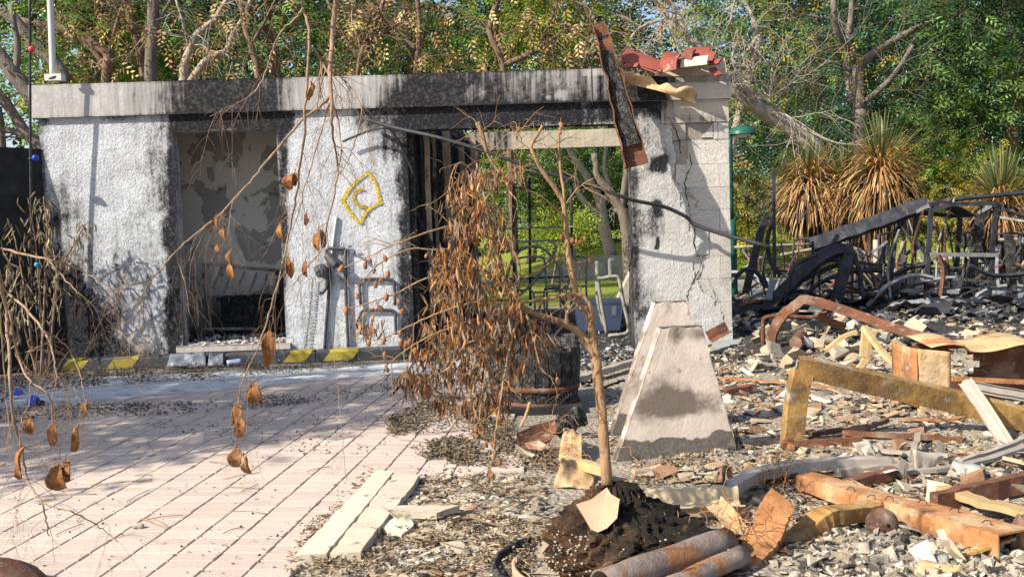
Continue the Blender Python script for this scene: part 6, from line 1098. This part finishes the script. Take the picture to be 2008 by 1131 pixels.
# pieces round the barrel
plate('terracotta_shard', 'dark red curved pot shard in front of the barrel', 'pot shard', [(1012, 850), (1050, 832), (1088, 822), (1092, 842), (1080, 862), (1040, 882), (1018, 876)], 6.0, 'rustdark', .016, .05, .3); plate('roof_tile', 'pale curved roof tile lying before the dark pot shard', 'roof tile', [(1010, 870), (1030, 882), (1050, 890), (1044, 895), (1022, 886)], 5.75, 'stone', .012, .02, .3); plate('roof_tile', 'small orange tile piece beside the dark pot shard', 'roof tile', [(1030, 868), (1055, 862), (1072, 872), (1062, 882), (1038, 878)], 5.85, 'terracotta', .012, .02, .3)
q = MB(); p = np.array([lerp(G(1092, 842, .05), G(1142, 812, .16), t) for t in np.linspace(0, 1, 16)]); tube(q, p, .062 * (1 + .25 * RNG.normal(0, 1, 16) * .4), 14); v = q.v[0]; v += RNG.normal(0, .006, v.shape).astype(np.float32); put(q, 'charred_log', M['char'], None, False, 'charred black knobbly log end beside the barrel', 'log')
q = MB(); p0 = G(1078, 800, .1); th = np.linspace(0, 1, 90); pth = np.array([p0 + (G(1112, 770, .2) - p0) * t + .028 * np.array([math.cos(t * 44), 0, math.sin(t * 44)]) for t in th]); tube(q, pth, .0025, 4); put(q, 'coil_spring', M['blacksteel'], None, True, 'thin black coil spring beside the charred log', 'spring')
sheet('bent_sheet', 'pale rusted bent sheet left of the sapling stem', 'metal sheet', [G(1085, 955, .01), G(1160, 958, .01), G(1175, 905, .06), G(1100, 900, .14)], 'rustpale', .08, 16); sheet('bent_sheet', 'pale crumpled strip between charred log and bent sheet', 'metal sheet', [G(1095, 900, .05), G(1140, 905, .05), G(1140, 850, .12), G(1105, 840, .1)], 'rustpale', .06, 12); gbar('timber', 'pale square timber lying behind the sapling stem', [(1115, 905, .09), (1190, 925, .07)], PR_rect(.055, .05), 'wood', 'timber', WG); gbar('timber', 'thin stick leaning from the barrel to the ground', [(1022, 835, .0), (1038, 790, .18)], PR_rect(.016, .016), 'wood', 'timber', WG)
q = MB(); blob(q, G(968, 832) + np.array([0, 0, .02]), .035, rough=.5, squash=(1.4, .8, .6)); put(q, 'plastic_scrap', M['lightplastic'], None, True, 'small bright blue plastic scrap before the barrel', 'scrap')
gbar('roof_tile', 'purple-red tile piece below the front upright', [(1255, 922, .02), (1300, 915, .02)], PR_rect(.09, .012), 'terracotta', 'roof tile', None)

# ------------------------------------------------------------------ black heap of burnt frames
HG = 'burnt black steel in the heap'
def hb(name, label, pts, prof, mat='blacksteel', up=None, k=5, cat='steel beam', **kw): return bar(name, label, cat, pts, prof, mat, HG, up, k, **kw)
hb('steel_beam', 'long charred beam propped slanting on top of the black heap', [(1590, 478, 13.2), (1700, 440, 13.2), (1818, 398, 13.2)], PR_C(.17, -.10, .008), 'blacksteel', up=np.array([-.2, -1, .5]), wob=.006)
hb('steel_beam', 'thick arched black beam at the left of the heap', [(1488, 625, 12.4), (1520, 585, 12.4), (1565, 540, 12.4), (1610, 502, 12.4), (1640, 488, 12.4), (1668, 488, 12.4)], PR_U(.15, -.08, .007), up=np.array([-.5, -.8, .5])); hb('steel_beam', 'second arched black beam under the thick one', [(1500, 612, 12.7), (1545, 570, 12.7), (1600, 535, 12.7), (1660, 515, 12.7), (1720, 520, 12.7)], PR_rect(.08, .05)); hb('steel_beam', 'black leg dropping from the crest of the arched beam', [(1668, 487, 12.4), (1660, 520, 12.3), (1650, 560, 12.3), (1640, 600, 12.3)], PR_U(.13, -.06, .007), up=np.array([0, -1., 0])); hb('steel_beam', 'thin black leg curving right from the arched beam', [(1672, 495, 12.5), (1685, 530, 12.5), (1690, 570, 12.5), (1705, 605, 12.4)], PR_rect(.05, .05))
hb('steel_strut', 'black strut leaning right near the pillar', [(1462, 575, 12.8), (1480, 500, 12.8), (1495, 445, 12.8), (1505, 424, 12.8)], PR_rect(.09, .05)); hb('steel_strut', 'black folded strut beside the thin pole', [(1505, 424, 12.8), (1515, 432, 12.8), (1505, 470, 12.8), (1510, 510, 12.8), (1530, 540, 12.7)], PR_rect(.07, .04)); hb('steel_pole', 'thin tall black pole left of the yuccas', [(1519, 545, 12.6), (1518, 440, 12.6), (1517, 332, 12.6)], PR_rect(.035, .035), cat='pole')
rod('pipe', 'long black pipe end rising to the right edge above the heap', 'pipe', [(1815, 400, 13.), (1900, 388, 13.), (2040, 376, 13.)], .03, 'blacksteel', HG)
# arched rust beam before the heap
bar('steel_beam', 'arched dark rusted beam standing in front of the black heap', 'steel beam', [(1512, 702, 9.9), (1512, 660, 9.9), (1530, 622, 9.9), (1556, 600, 9.85), (1582, 588, 9.8), (1640, 602, 9.7), (1720, 632, 9.5), (1840, 672, 9.2)], PR_C(.085, -.055, .007), 'rustdark', BG, up=np.array([-.4, -.9, .3]), wob=.004); rod('bent_tube', 'thin rusted tube frame inside the arched beam', 'tube', [(1497, 690, 10.1), (1496, 640, 10.1), (1502, 622, 10.1), (1540, 620, 10.1), (1590, 622, 10.1), (1622, 612, 10.0)], .022, 'rustdark', BG)
bar('steel_section', 'broken brown section under the arched beam', 'steel section', [(1605, 618, 10.), (1630, 632, 10.), (1655, 640, 10.)], PR_rect(.10, .08), 'rustdark', BG); bar('steel_section', 'dark horizontal section under the arched beam', 'steel section', [(1520, 640, 10.4), (1640, 636, 10.4)], PR_rect(.08, .10), 'blacksteel', BG)
rod('clay_pipe', 'short dark pipe end lying among the pale tile shards', 'pipe', [(1560, 672, 9.4), (1572, 658, 9.8)], .06, 'rustdark', BG, n=14, smooth=False)
# cage
cg = thing('steel_cage', 'burnt black rectangular steel shelf frame standing in the heap', 'frame', P(1860, 618, 12.8)); Yf, Yr = 12.6, 13.3
for (x0, y0, x1, y1, Y_) in [(1824, 402, 1811, 612, Yf), (1951, 402, 1934, 625, Yf), (1795, 414, 1784, 612, Yr), (1881, 425, 1869, 590, Yr), (1920, 416, 1905, 590, Yr)]: bar('post', None, None, [(x0, y0, Y_), (x1, y1, Y_)], PR_L(.05, .05, .008), 'blacksteel', parent=cg)
for (pts, m_) in [([(1822, 401, Yf), (1956, 399, Yf)], 'blacksteel'), ([(1795, 418, Yr), (1822, 404, Yf)], 'greysteel'), ([(1951, 402, Yf), (1920, 418, Yr)], 'greysteel'), ([(1795, 417, Yr), (1881, 424, Yr), (1920, 420, Yr)], 'blacksteel')]: bar('top_rail', None, None, pts, PR_rect(.045, .05), m_, parent=cg)
for (pts, m_) in [([(1818, 478, Yr), (1824, 499, Yf), (1957, 500, Yf), (1943, 478, Yr)], 'greysteel'), ([(1813, 550, Yr), (1822, 589, Yf), (1954, 589, Yf), (1938, 552, Yr)], 'greysteel'), ([(1758, 533, Yr), (1762, 569, Yf + .2), (1879, 572, Yf + .2), (1871, 537, Yr)], 'greysteel')]:
    for p_, q_ in zip(pts[:-1], pts[1:]): bar('shelf_rail', None, None, [p_, q_], PR_rect(.05, .05), m_, parent=cg)
bar('curled_sheet', None, None, [(1826, 412, 13.), (1860, 405, 13.), (1900, 425, 13.)], PR_rect(.5, .012), 'blacksteel', parent=cg)
hb('charred_post', 'thick charred post standing at the right of the cage', [(1990, 625, 12.4), (1983, 540, 12.4), (1978, 460, 12.4)], PR_rect(.085, .085), 'char', cat='post'); hb('charred_post', 'charred leaning post inside the right of the cage', [(1895, 560, 13.1), (1915, 480, 13.1), (1922, 420, 13.1)], PR_rect(.1, .06), 'char', cat='post')
rod('pale_post', 'pale burnt post standing behind the arched beam', 'post', [(1719, 560, 13.8), (1718, 470, 13.8)], .045, 'alu', n=4)
for k, pts in enumerate([[(1640, 470, 14.5), (1715, 505, 14.2)], [(1660, 478, 14.), (1716, 520, 14.)], [(1440, 485, 14.5), (1600, 478, 14.5)], [(1950, 425, 13.8), (2040, 440, 13.6)], [(1740, 530, 13.4), (1800, 480, 13.2)], [(1750, 420, 13.3), (1800, 490, 13.1)], [(1760, 425, 13.5), (1745, 600, 13.2)], [(1775, 425, 13.4), (1768, 600, 13.2)], [(1735, 470, 13.6), (1730, 600, 13.2)], [(1960, 470, 13.8), (2040, 468, 13.8)], [(1960, 408, 13.), (2030, 432, 13.)], [(1530, 500, 14.2), (1640, 480, 14.)]]):
    rod('thin_bar', ['pale rail slanting down behind the arched beam, upper', 'pale rail slanting down behind the arched beam, lower', 'thin pale rail behind the leaning struts', 'thin rail right of the cage under the yucca', 'black bar slanting up left of the cage', 'black bar slanting down left of the cage', 'upright black bar left of the cage', 'upright black bar nearest the cage on its left', 'curved black bar farther left of the cage', 'level rail behind the charred post', 'dark bar falling to the right edge', 'pale rail above the thick arched beam'][k], 'bar', pts, .022, ['ashpaint', 'ashpaint', 'ashpaint', 'ashpaint', 'blacksteel', 'blacksteel', 'blacksteel', 'blacksteel', 'blacksteel', 'greysteel', 'blacksteel', 'ashpaint'][k], 'thin bars in the heap', n=5)
for k in range(46):
    x = [1745, 1800, 1860, 1920, 1975, 1690, 1580, 1500][k % 8] + RNG.normal(0, 22); Yk = 12.5 + RNG.uniform(0, 1.9); b0 = P(x, 600, Yk); b0[2] = ghz(b0[0], Yk) + RNG.uniform(0, .3); L = RNG.uniform(.5, 1.25 if x > 1720 else .8); tl = RNG.normal(0, .35); m_ = b0 + np.array([math.sin(tl) * L * .5 + RNG.normal(0, .06), RNG.normal(0, .1), L * .5]); e_ = b0 + np.array([math.sin(tl) * L, RNG.normal(0, .15), math.cos(tl) * L]); lbk = ('near-upright ' if abs(tl) < .3 else 'leaning ') + ['black', 'grey', 'rust-brown'][k % 3] + ' thin rod standing in the heap ' + ('around the cage' if x > 1720 else 'left of the cage')
    rod('thin_rod', lbk, 'rod', [b0, m_, e_], RNG.uniform(.010, .02), ['blacksteel', 'greysteel', 'rustdark'][k % 3], lbk, n=4, raw=True, smooth=False)
# many twisted bars and sheets of the heap
RH = np.random.default_rng(5); 
heap_lab = [('twisted bar in the heap between arched beam and cage', 1560, 1760), ('twisted bar lying under and right of the cage', 1780, 2020), ('twisted bar at the foot of the leaning struts', 1445, 1560)]
for k in range(110):
    lb, xa, xb = heap_lab[k % 3] if k % 5 else heap_lab[0]; x = RH.uniform(xa, xb); y = RH.uniform(530, 640); c = G(x, y); c[2] = ghz(c[0], c[1]) + RH.uniform(0, .45) ** 1.3; L = RH.uniform(.4, 1.5); az = RH.normal(0, .7); el = RH.normal(.05, .3); d = np.array([math.cos(az) * math.cos(el), math.sin(az) * math.cos(el), math.sin(el)]); s = np.array([0, 0, 1.]); bnd = RH.normal(0, .22)
    p = [c - d * L / 2, c - d * L / 6 + s * bnd * L * .5, c + d * L / 6 + s * bnd * L * .6, c + d * L / 2]; p = [np.array([a[0], a[1], max(a[2], ghz(a[0], a[1]) + .01)]) for a in p]; q = MB(); sweep(q, cr(p, 4), PR_rect(RH.uniform(.02, .09), RH.uniform(.012, .05)), scale=1.); put(q, 'twisted_bar', M[['blacksteel', 'blacksteel', 'rustdark', 'greysteel', 'char'][k % 5]], None, False, ('long ' if L > .95 else 'short ') + ['black', 'black', 'rust-brown', 'grey', 'charred'][k % 5] + ' ' + lb, 'bar', ('long ' if L > .95 else 'short ') + ['black', 'black', 'rust-brown', 'grey', 'charred'][k % 5] + ' ' + lb)
ARC = [[(1440, 545), (1462, 528), (1485, 535), (1502, 565)], [(1560, 610), (1600, 560), (1660, 535), (1730, 530)], [(1580, 615), (1640, 575), (1710, 575), (1770, 600)], [(1690, 520), (1720, 545), (1760, 560), (1800, 600)], [(1700, 600), (1740, 560), (1790, 540), (1830, 545)], [(1720, 560), (1770, 530), (1830, 515)], [(1700, 610), (1780, 585), (1860, 575)], [(1840, 560), (1880, 535), (1930, 540), (1975, 560)], [(1900, 520), (1950, 540), (2030, 535)], [(1895, 600), (1930, 570), (1990, 560), (2040, 575)], [(1520, 590), (1570, 570), (1620, 590)], [(1600, 520), (1640, 510), (1690, 540), (1720, 590)], [(1840, 500), (1850, 530), (1845, 580)], [(1740, 480), (1750, 520), (1735, 570)], [(1960, 480), (1955, 530), (1965, 600)], [(2000, 460), (1998, 520), (2005, 600)], [(1540, 620), (1545, 560), (1560, 520), (1600, 500)], [(1450, 600), (1500, 590), (1560, 600)]]
for k, a in enumerate(ARC): rod('bent_strip', ('bent black steel strip in the heap, ' + ['nearest the pillar', 'rising under the arched beam', 'low under the arched beam', 'falling right of the arched beam', 'humped left of the cage', 'rising towards the cage', 'crossing low before the cage', 'humped inside the cage', 'falling right inside the cage', 'humped at the right edge', 'low behind the rusted arch', 'falling from the arched beam', 'upright within the cage', 'upright left of the cage', 'upright right of the cage', 'upright at the right edge', 'leaning behind the rusted arch', 'flat at the foot of the pillar'][k]), 'steel strip', [(x, y, 12.3 + .35 * (k % 4)) for x, y in a], .028, ['blacksteel', 'blacksteel', 'rustdark', 'blacksteel', 'greysteel'][k % 5], 'bent strips in the heap', n=4, smooth=False)
for k, (x, Yh, r_) in enumerate([(1775, 13.6, .4), (1855, 13.4, -.5), (1935, 13.8, .9), (2000, 13.2, 2.2), (1700, 13.9, 1.2), (1560, 13.6, -1.)]): framechair(['left of the cage', 'inside the cage', 'right of the cage', 'at the right edge', 'behind the pale post', 'behind the thick arched beam'][k].join(['burnt black chair frame ', '']), x, 590, Yh, 1.05, r_, 'blacksteel', 'burnt chair frames in the heap')
for k in range(12):
    x, y = [(1465, 590), (1500, 640), (1600, 590), (1700, 590), (1740, 610), (1660, 640), (1830, 620), (1900, 600), (1960, 620), (1995, 640), (1780, 650), (1560, 640)][k]; c = G(x, y); c[2] = ghz(c[0], c[1]) + .08; a, b = RH.uniform(.15, .4), RH.uniform(.12, .3); r = RH.normal(0, .25, 3)
    sheet('sheet_scrap', 'crumpled dark sheet scrap in the burnt heap, ' + ['beside the pillar foot', 'behind the rusted arch', 'under the thick arched beam', 'under the pale post', 'left of the cage', 'low before the arched beam leg', 'under the cage front', 'inside the cage', 'beside the charred post', 'at the right edge', 'before the cage on the left', 'under the rusted arch'][k], 'metal sheet', [c + np.array([-a, -b, r[0] * .4]), c + np.array([a, -b, r[1] * .4]), c + np.array([a, b, r[2] * .4 + .05]), c + np.array([-a, b, .05])], ['bag', 'blacksteel', 'greysteel', 'blacksteel'][k % 4], .22, 12, 'crumpled sheet scraps in the burnt heap')

# ------------------------------------------------------------------ rubble
ASH = [(.56, .49, .38), (.46, .37, .26), (.36, .31, .24), (.21, .185, .16), (.60, .55, .47), (.40, .28, .18), (.07, .065, .06), (.32, .18, .11)]
CN = ['cream', 'tan', 'grey-brown', 'dark grey', 'whitish', 'buff', 'blackened', 'rust-brown']
shm = []
for k in range(14):
    q = MB(); shards(q, np.zeros((1, 3)), 1., (1, 1, 1), np.random.default_rng(40 + k), [.12, .16, .26, .15][k % 4], 0.); c = ASH[k % 8]; q.c = [np.broadcast_to(np.asarray(c, np.float32), (8, 3))]; shm.append(q.mesh('shard', M['chip']))
for k, c in enumerate([(.045, .046, .05), (.08, .08, .088), (.13, .13, .14), (.2, .2, .21)]):
    q = MB(); shards(q, np.zeros((1, 3)), 1., (1, 1, 1), np.random.default_rng(60 + k), .22, 0.); q.c = [np.broadcast_to(np.asarray(c, np.float32), (8, 3))]; shm.append(q.mesh('shard', M['chip']))
def scatter(label, grp, n, box_, size, kinds, tilt=.35, lift=.3, cat='rubble piece', name='rubble_piece', rng=RH):
    x0, y0, x1, y1 = box_
    for k in range(n):
        c = G(rng.uniform(x0, x1), y0 + (y1 - y0) * rng.random() ** .8); s = size[0] * (size[1] / size[0]) ** rng.random(); c[2] = ghz(c[0], c[1]) + s * lift * rng.random()
        kd = kinds[k % len(kinds)]; lb = ('small ' if s < math.sqrt(size[0] * size[1]) else 'larger ') + (CN[kd % 8] if kd < 14 else ['black', 'sooty black', 'charcoal', 'dull grey'][kd - 14]) + ' ' + label; inst(shm[kd], name, c, (rng.normal(0, tilt), rng.normal(0, tilt), rng.uniform(0, 6.28)), s, None, lb, cat, lb)
PALE = [0, 1, 4, 8, 9, 12, 2, 10]; MIX = [0, 1, 2, 3, 4, 5, 7, 8, 9, 10, 11, 12]
scatter('tile shard in the heap behind the ochre beam', 'tile shards in the heap', 105, (1470, 640, 1800, 735), (.07, .22), PALE, .55, .8, 'tile shard', 'tile_shard')
scatter('rubble piece among the beams at the near right', 'rubble pieces among the beams', 75, (1560, 880, 2008, 990), (.04, .12), MIX, .5, .6)
scatter('ash-covered lump in the near right corner', 'ash lumps in the near right corner', 70, (1600, 1050, 2008, 1131), (.035, .10), [0, 4, 8, 12, 2, 9], .6, .6, 'rubble lump')
scatter('flat tile piece right of the stone slabs', 'flat tile pieces by the slabs', 45, (820, 950, 1060, 1080), (.05, .13), [0, 8, 1, 9, 4], .08, .1, 'tile shard', 'tile_shard')
scatter('tile piece behind the trough and front upright', 'tile pieces behind the trough', 40, (1250, 915, 1540, 950), (.05, .12), [0, 1, 5, 8, 9, 7], .25, .3, 'tile shard', 'tile_shard')
scatter('shard lying in the burnt heap', 'shards in the burnt heap', 60, (1450, 560, 2008, 650), (.08, .24), [14, 15, 16, 17, 14, 15, 3], .5, .4)
scatter('flat tile piece on the gravel below the ochre beam', 'tile pieces on the gravel', 40, (1440, 760, 1850, 860), (.05, .12), [0, 1, 5, 7, 9, 13], .2, .2, 'tile shard', 'tile_shard')
sheet('crumpled_tile', 'upright bent grey tile among the near right rubble', 'tile', [G(1795, 925, .03), G(1830, 925, .02), G(1845, 895, .10), G(1790, 880, .16)], 'stone', .03, 8); sheet('crumpled_tile', 'big bent pale tile beside the upright one', 'tile', [G(1690, 895, .02), G(1720, 890, .03), G(1705, 862, .10), G(1672, 868, .10)], 'stone', .03, 8); sheet('crumpled_tile', 'curved grey gutter piece in the near right rubble', 'tile', [G(1860, 925, .03), G(1925, 945, .02), G(1930, 915, .07), G(1870, 900, .09)], 'slate', .05, 10); sheet('crumpled_tile', 'dark curved tile in the near right corner', 'tile', [G(1800, 1120, .02), G(1860, 1122, .02), G(1860, 1085, .07), G(1800, 1080, .07)], 'slate', .05, 10); sheet('crumpled_tile', 'tan square tile beside the dark curved one', 'tile', [G(1792, 1125, .04), G(1880, 1128, .03), G(1890, 1105, .05), G(1805, 1098, .06)], 'wood', .02, 8)
# small stuff: chips, ash, gravel
def region(n, poly, rng=RH, clump=True):
    """random ground points inside a photo polygon"""
    poly = np.asarray(poly, float); lo, hi = poly.min(0), poly.max(0); out = np.zeros((0, 2))
    while len(out) < n:
        p = rng.uniform(lo, hi, (n * 2, 2)); ins = np.zeros(len(p), bool); j = len(poly) - 1
        for i in range(len(poly)):
            a, b = poly[i], poly[j]; c = ((a[1] > p[:, 1]) != (b[1] > p[:, 1])) & (p[:, 0] < (b[0] - a[0]) * (p[:, 1] - a[1]) / (b[1] - a[1] + 1e-9) + a[0]); ins ^= c; j = i
        if clump: gg = (CY - p[:, 1]) ; ins &= rng.random(len(p)) < sstep(.30, .62, fbm(p[:, 0] * .022, p[:, 1] * .045, 2.)) + .12
        out = np.vstack([out, p[ins]])
    out = out[:n]; d = (out[:, :1] - CX) / F * BR + (CY - out[:, 1:]) / F * BU + BF; g = CAM + d * (-HC / d[:, 2])[:, None]; g[:, 2] = gh(g[:, 0], g[:, 1]); return g, out
q = MB()
g_, px_ = region(15500, [(1240, 720), (1500, 640), (2330, 640), (2330, 1160), (1400, 1160), (1450, 960), (1240, 930)]); s = .006 * (9 ** RH.random(15500)) * (1 + (g_[:, 1] > 7)); g_[:, 2] += s * .1; shards(q, g_, s, pick(ASH, 15500, RH), RH, .22, .3)
g_, px_ = region(5000, [(640, 1131), (760, 1000), (830, 935), (1060, 935), (1080, 1131)]); s = .006 * (12 ** RH.random(5000)); g_[:, 2] += s * .05; shards(q, g_, s, pick(ASH[:6] + [(.1, .08, .07)], 5000, RH), RH, .14, .12)
g_, px_ = region(2500, [(1150, 700), (1440, 640), (1500, 760), (1440, 900), (1200, 900)]); s = RH.uniform(.008, .035, 2500); shards(q, g_, s, pick(ASH, 2500, RH), RH, .3, .3)
g_, px_ = region(2200, [(1440, 540), (2330, 540), (2330, 660), (1440, 660)]); s = RH.uniform(.02, .11, 2200); g_[:, 2] += s * .3; shards(q, g_, s, pick([(.05, .05, .055), (.10, .10, .11), (.13, .13, .14), (.30, .30, .31), (.03, .03, .03), (.05, .05, .055), (.04, .04, .045)], 2200, RH), RH, .35, .5)
g_, px_ = region(1500, [(830, 650), (1240, 600), (1240, 700), (1150, 760), (830, 700)]); s = RH.uniform(.012, .06, 1500); shards(q, g_, s, pick([(.05, .05, .055), (.12, .12, .13), (.3, .3, .31), (.45, .45, .46), (.03, .03, .03)], 1500, RH), RH, .3, .4)
g_, px_ = region(5200, [(1640, 1040), (2030, 1060), (2030, 1160), (1560, 1160)]); s = .006 * (8 ** RH.random(5200)); g_[:, 2] += s * .4; shards(q, g_, s, pick([(.54, .48, .38), (.44, .37, .28), (.34, .29, .235), (.58, .53, .45), (.10, .09, .08)], 5200, RH), RH, .3, .6)
sq = MB()
for k, (n, poly) in enumerate([(420, [(1240, 720), (1500, 640), (2030, 640), (2030, 1150), (1400, 1150), (1450, 960), (1240, 930)]), (120, [(820, 940), (1080, 930), (1060, 1131), (760, 1131)]), (160, [(1450, 560), (2030, 560), (2030, 660), (1450, 660)])]):
    g2, _p = region(n, poly)
    for c in g2:
        az = RH.uniform(0, 6.28); L = RH.uniform(.03, .16) * (1.8 if k == 2 else 1); d = np.array([math.cos(az), math.sin(az), RH.normal(.05, .15)]); p = np.array([c + np.array([0, 0, .012]), c + d * L * .5 + RH.normal(0, .006, 3) + np.array([0, 0, .012]), c + d * L + np.array([0, 0, .012])]); tube(sq, p, RH.uniform(.0018, .006) * (1.6 if k == 2 else 1), 4, np.array([(.035, .03, .03), (.2, .13, .08), (.30, .22, .13), (.22, .09, .04), (.42, .35, .25)][int(RH.integers(0, 5))]), cap=False)
put(sq, 'stick_debris', M['chip'], None, False, 'thin charred sticks, nails and splinters strewn through the rubble', 'debris', None, 'stuff')
put(q, 'rubble_gravel', M['chip'], None, False, 'fine pale rubble and ash covering the ground right of the pavers', 'rubble', None, 'stuff')
# leaf litter
q = MB()
def litter(n, poly, cols, L=(.012, .045), lift=.008, base=.0):
    n = int(n * 1.5) if n > 600 else n; L = (L[0] * .75, L[1] * .8)
    g_, p_ = region(n, poly); g_[:, 2] += base + RH.uniform(0, lift, n); d = RH.normal(0, 1, (n, 3)); d[:, 2] *= .22; leafcards(q, g_, d, RH.uniform(*L, n), RH.uniform(.2, .45, n) * .028, pick(cols, n, RH), RH.normal(.08, .12, n), RH, seg=2)
DK = [(.10, .08, .065), (.06, .05, .045), (.16, .12, .09), (.22, .18, .13), (.035, .03, .03)]; TN = [(.26, .20, .125), (.19, .145, .09), (.33, .265, .17), (.13, .10, .065), (.23, .175, .10), (.09, .07, .05)]
litter(2600, [(-30, 750), (100, 735), (700, 700), (720, 725), (400, 748), (150, 765), (-30, 800)], DK, (.02, .06), .03, .02); litter(1500, [(-30, 800), (120, 795), (420, 792), (700, 762), (840, 735), (860, 760), (640, 792), (400, 815), (-30, 835)], DK, (.02, .05), .02, .014); litter(330, [(-30, 830), (840, 770), (960, 915), (760, 920), (550, 1131), (-30, 1131)], DK + TN[:2], (.008, .026), .004, .014)
litter(300, [(250, 830), (840, 790), (800, 900), (600, 900)], DK, (.015, .04), .005, .014)
litter(2600, [(760, 830), (880, 780), (1000, 810), (1010, 900), (900, 850), (760, 860)], TN + DK[:2], (.02, .06), .05, .012); litter(900, [(800, 880), (900, 862), (950, 880), (940, 905), (830, 905)], DK + TN, (.02, .05), .03, .012); litter(900, [(880, 890), (1090, 885), (1080, 930), (880, 915)], DK + TN, (.02, .05), .03, .012)
litter(1100, [(560, 1131), (600, 1040), (720, 930), (740, 925), (600, 1095), (700, 1110), (760, 1050), (900, 1010), (1050, 1040), (1040, 1131)], TN, (.015, .045), .025, .012); litter(450, [(820, 920), (1080, 930), (1060, 1000), (840, 985), (800, 960)], TN, (.015, .04), .02, .008); litter(700, [(1240, 900), (1530, 900), (1560, 960), (1240, 960)], TN, (.015, .04), .02, .005); litter(700, [(110, 720), (800, 690), (800, 705), (110, 745)], DK, (.02, .05), .03, .01)
put(q, 'leaf_litter', M['litter'], None, False, 'dry fallen leaves scattered over the pavers and along the kerb', 'leaf litter', None, 'stuff')
tq = MB()
for k in range(46):
    x, y = (RH.uniform(50, 900), RH.uniform(820, 1120)) if k < 30 else (RH.uniform(900, 1600), RH.uniform(880, 1120)); c = G(x, y, .018); c[2] += ghz(c[0], c[1]); d = nrm(np.array([RH.normal(), RH.normal() * .4, 0])); L = RH.uniform(.05, .28); p = [c, c + d * L * .5 + np.array([0, RH.normal(0, .01), .004]), c + d * L]; t_ = MB(); tube(t_, cr(p, 3), .0022, 4); put(t_, 'fallen_twig', M['twig'], None, True, 'thin dry twig fallen on the pavers' if k < 30 else 'thin dry twig lying in the rubble', 'twig', 'twigs on the pavers' if k < 30 else 'twigs in the rubble')
q = MB(); blob(q, G(272, 1040) + np.array([0, 0, .022]), .018, rough=.6, fr=3, squash=(1.6, 1, .9)); put(q, 'dry_nut', M['stone'], None, True, 'small dry pale nut lying on the sunlit pavers', 'nut')
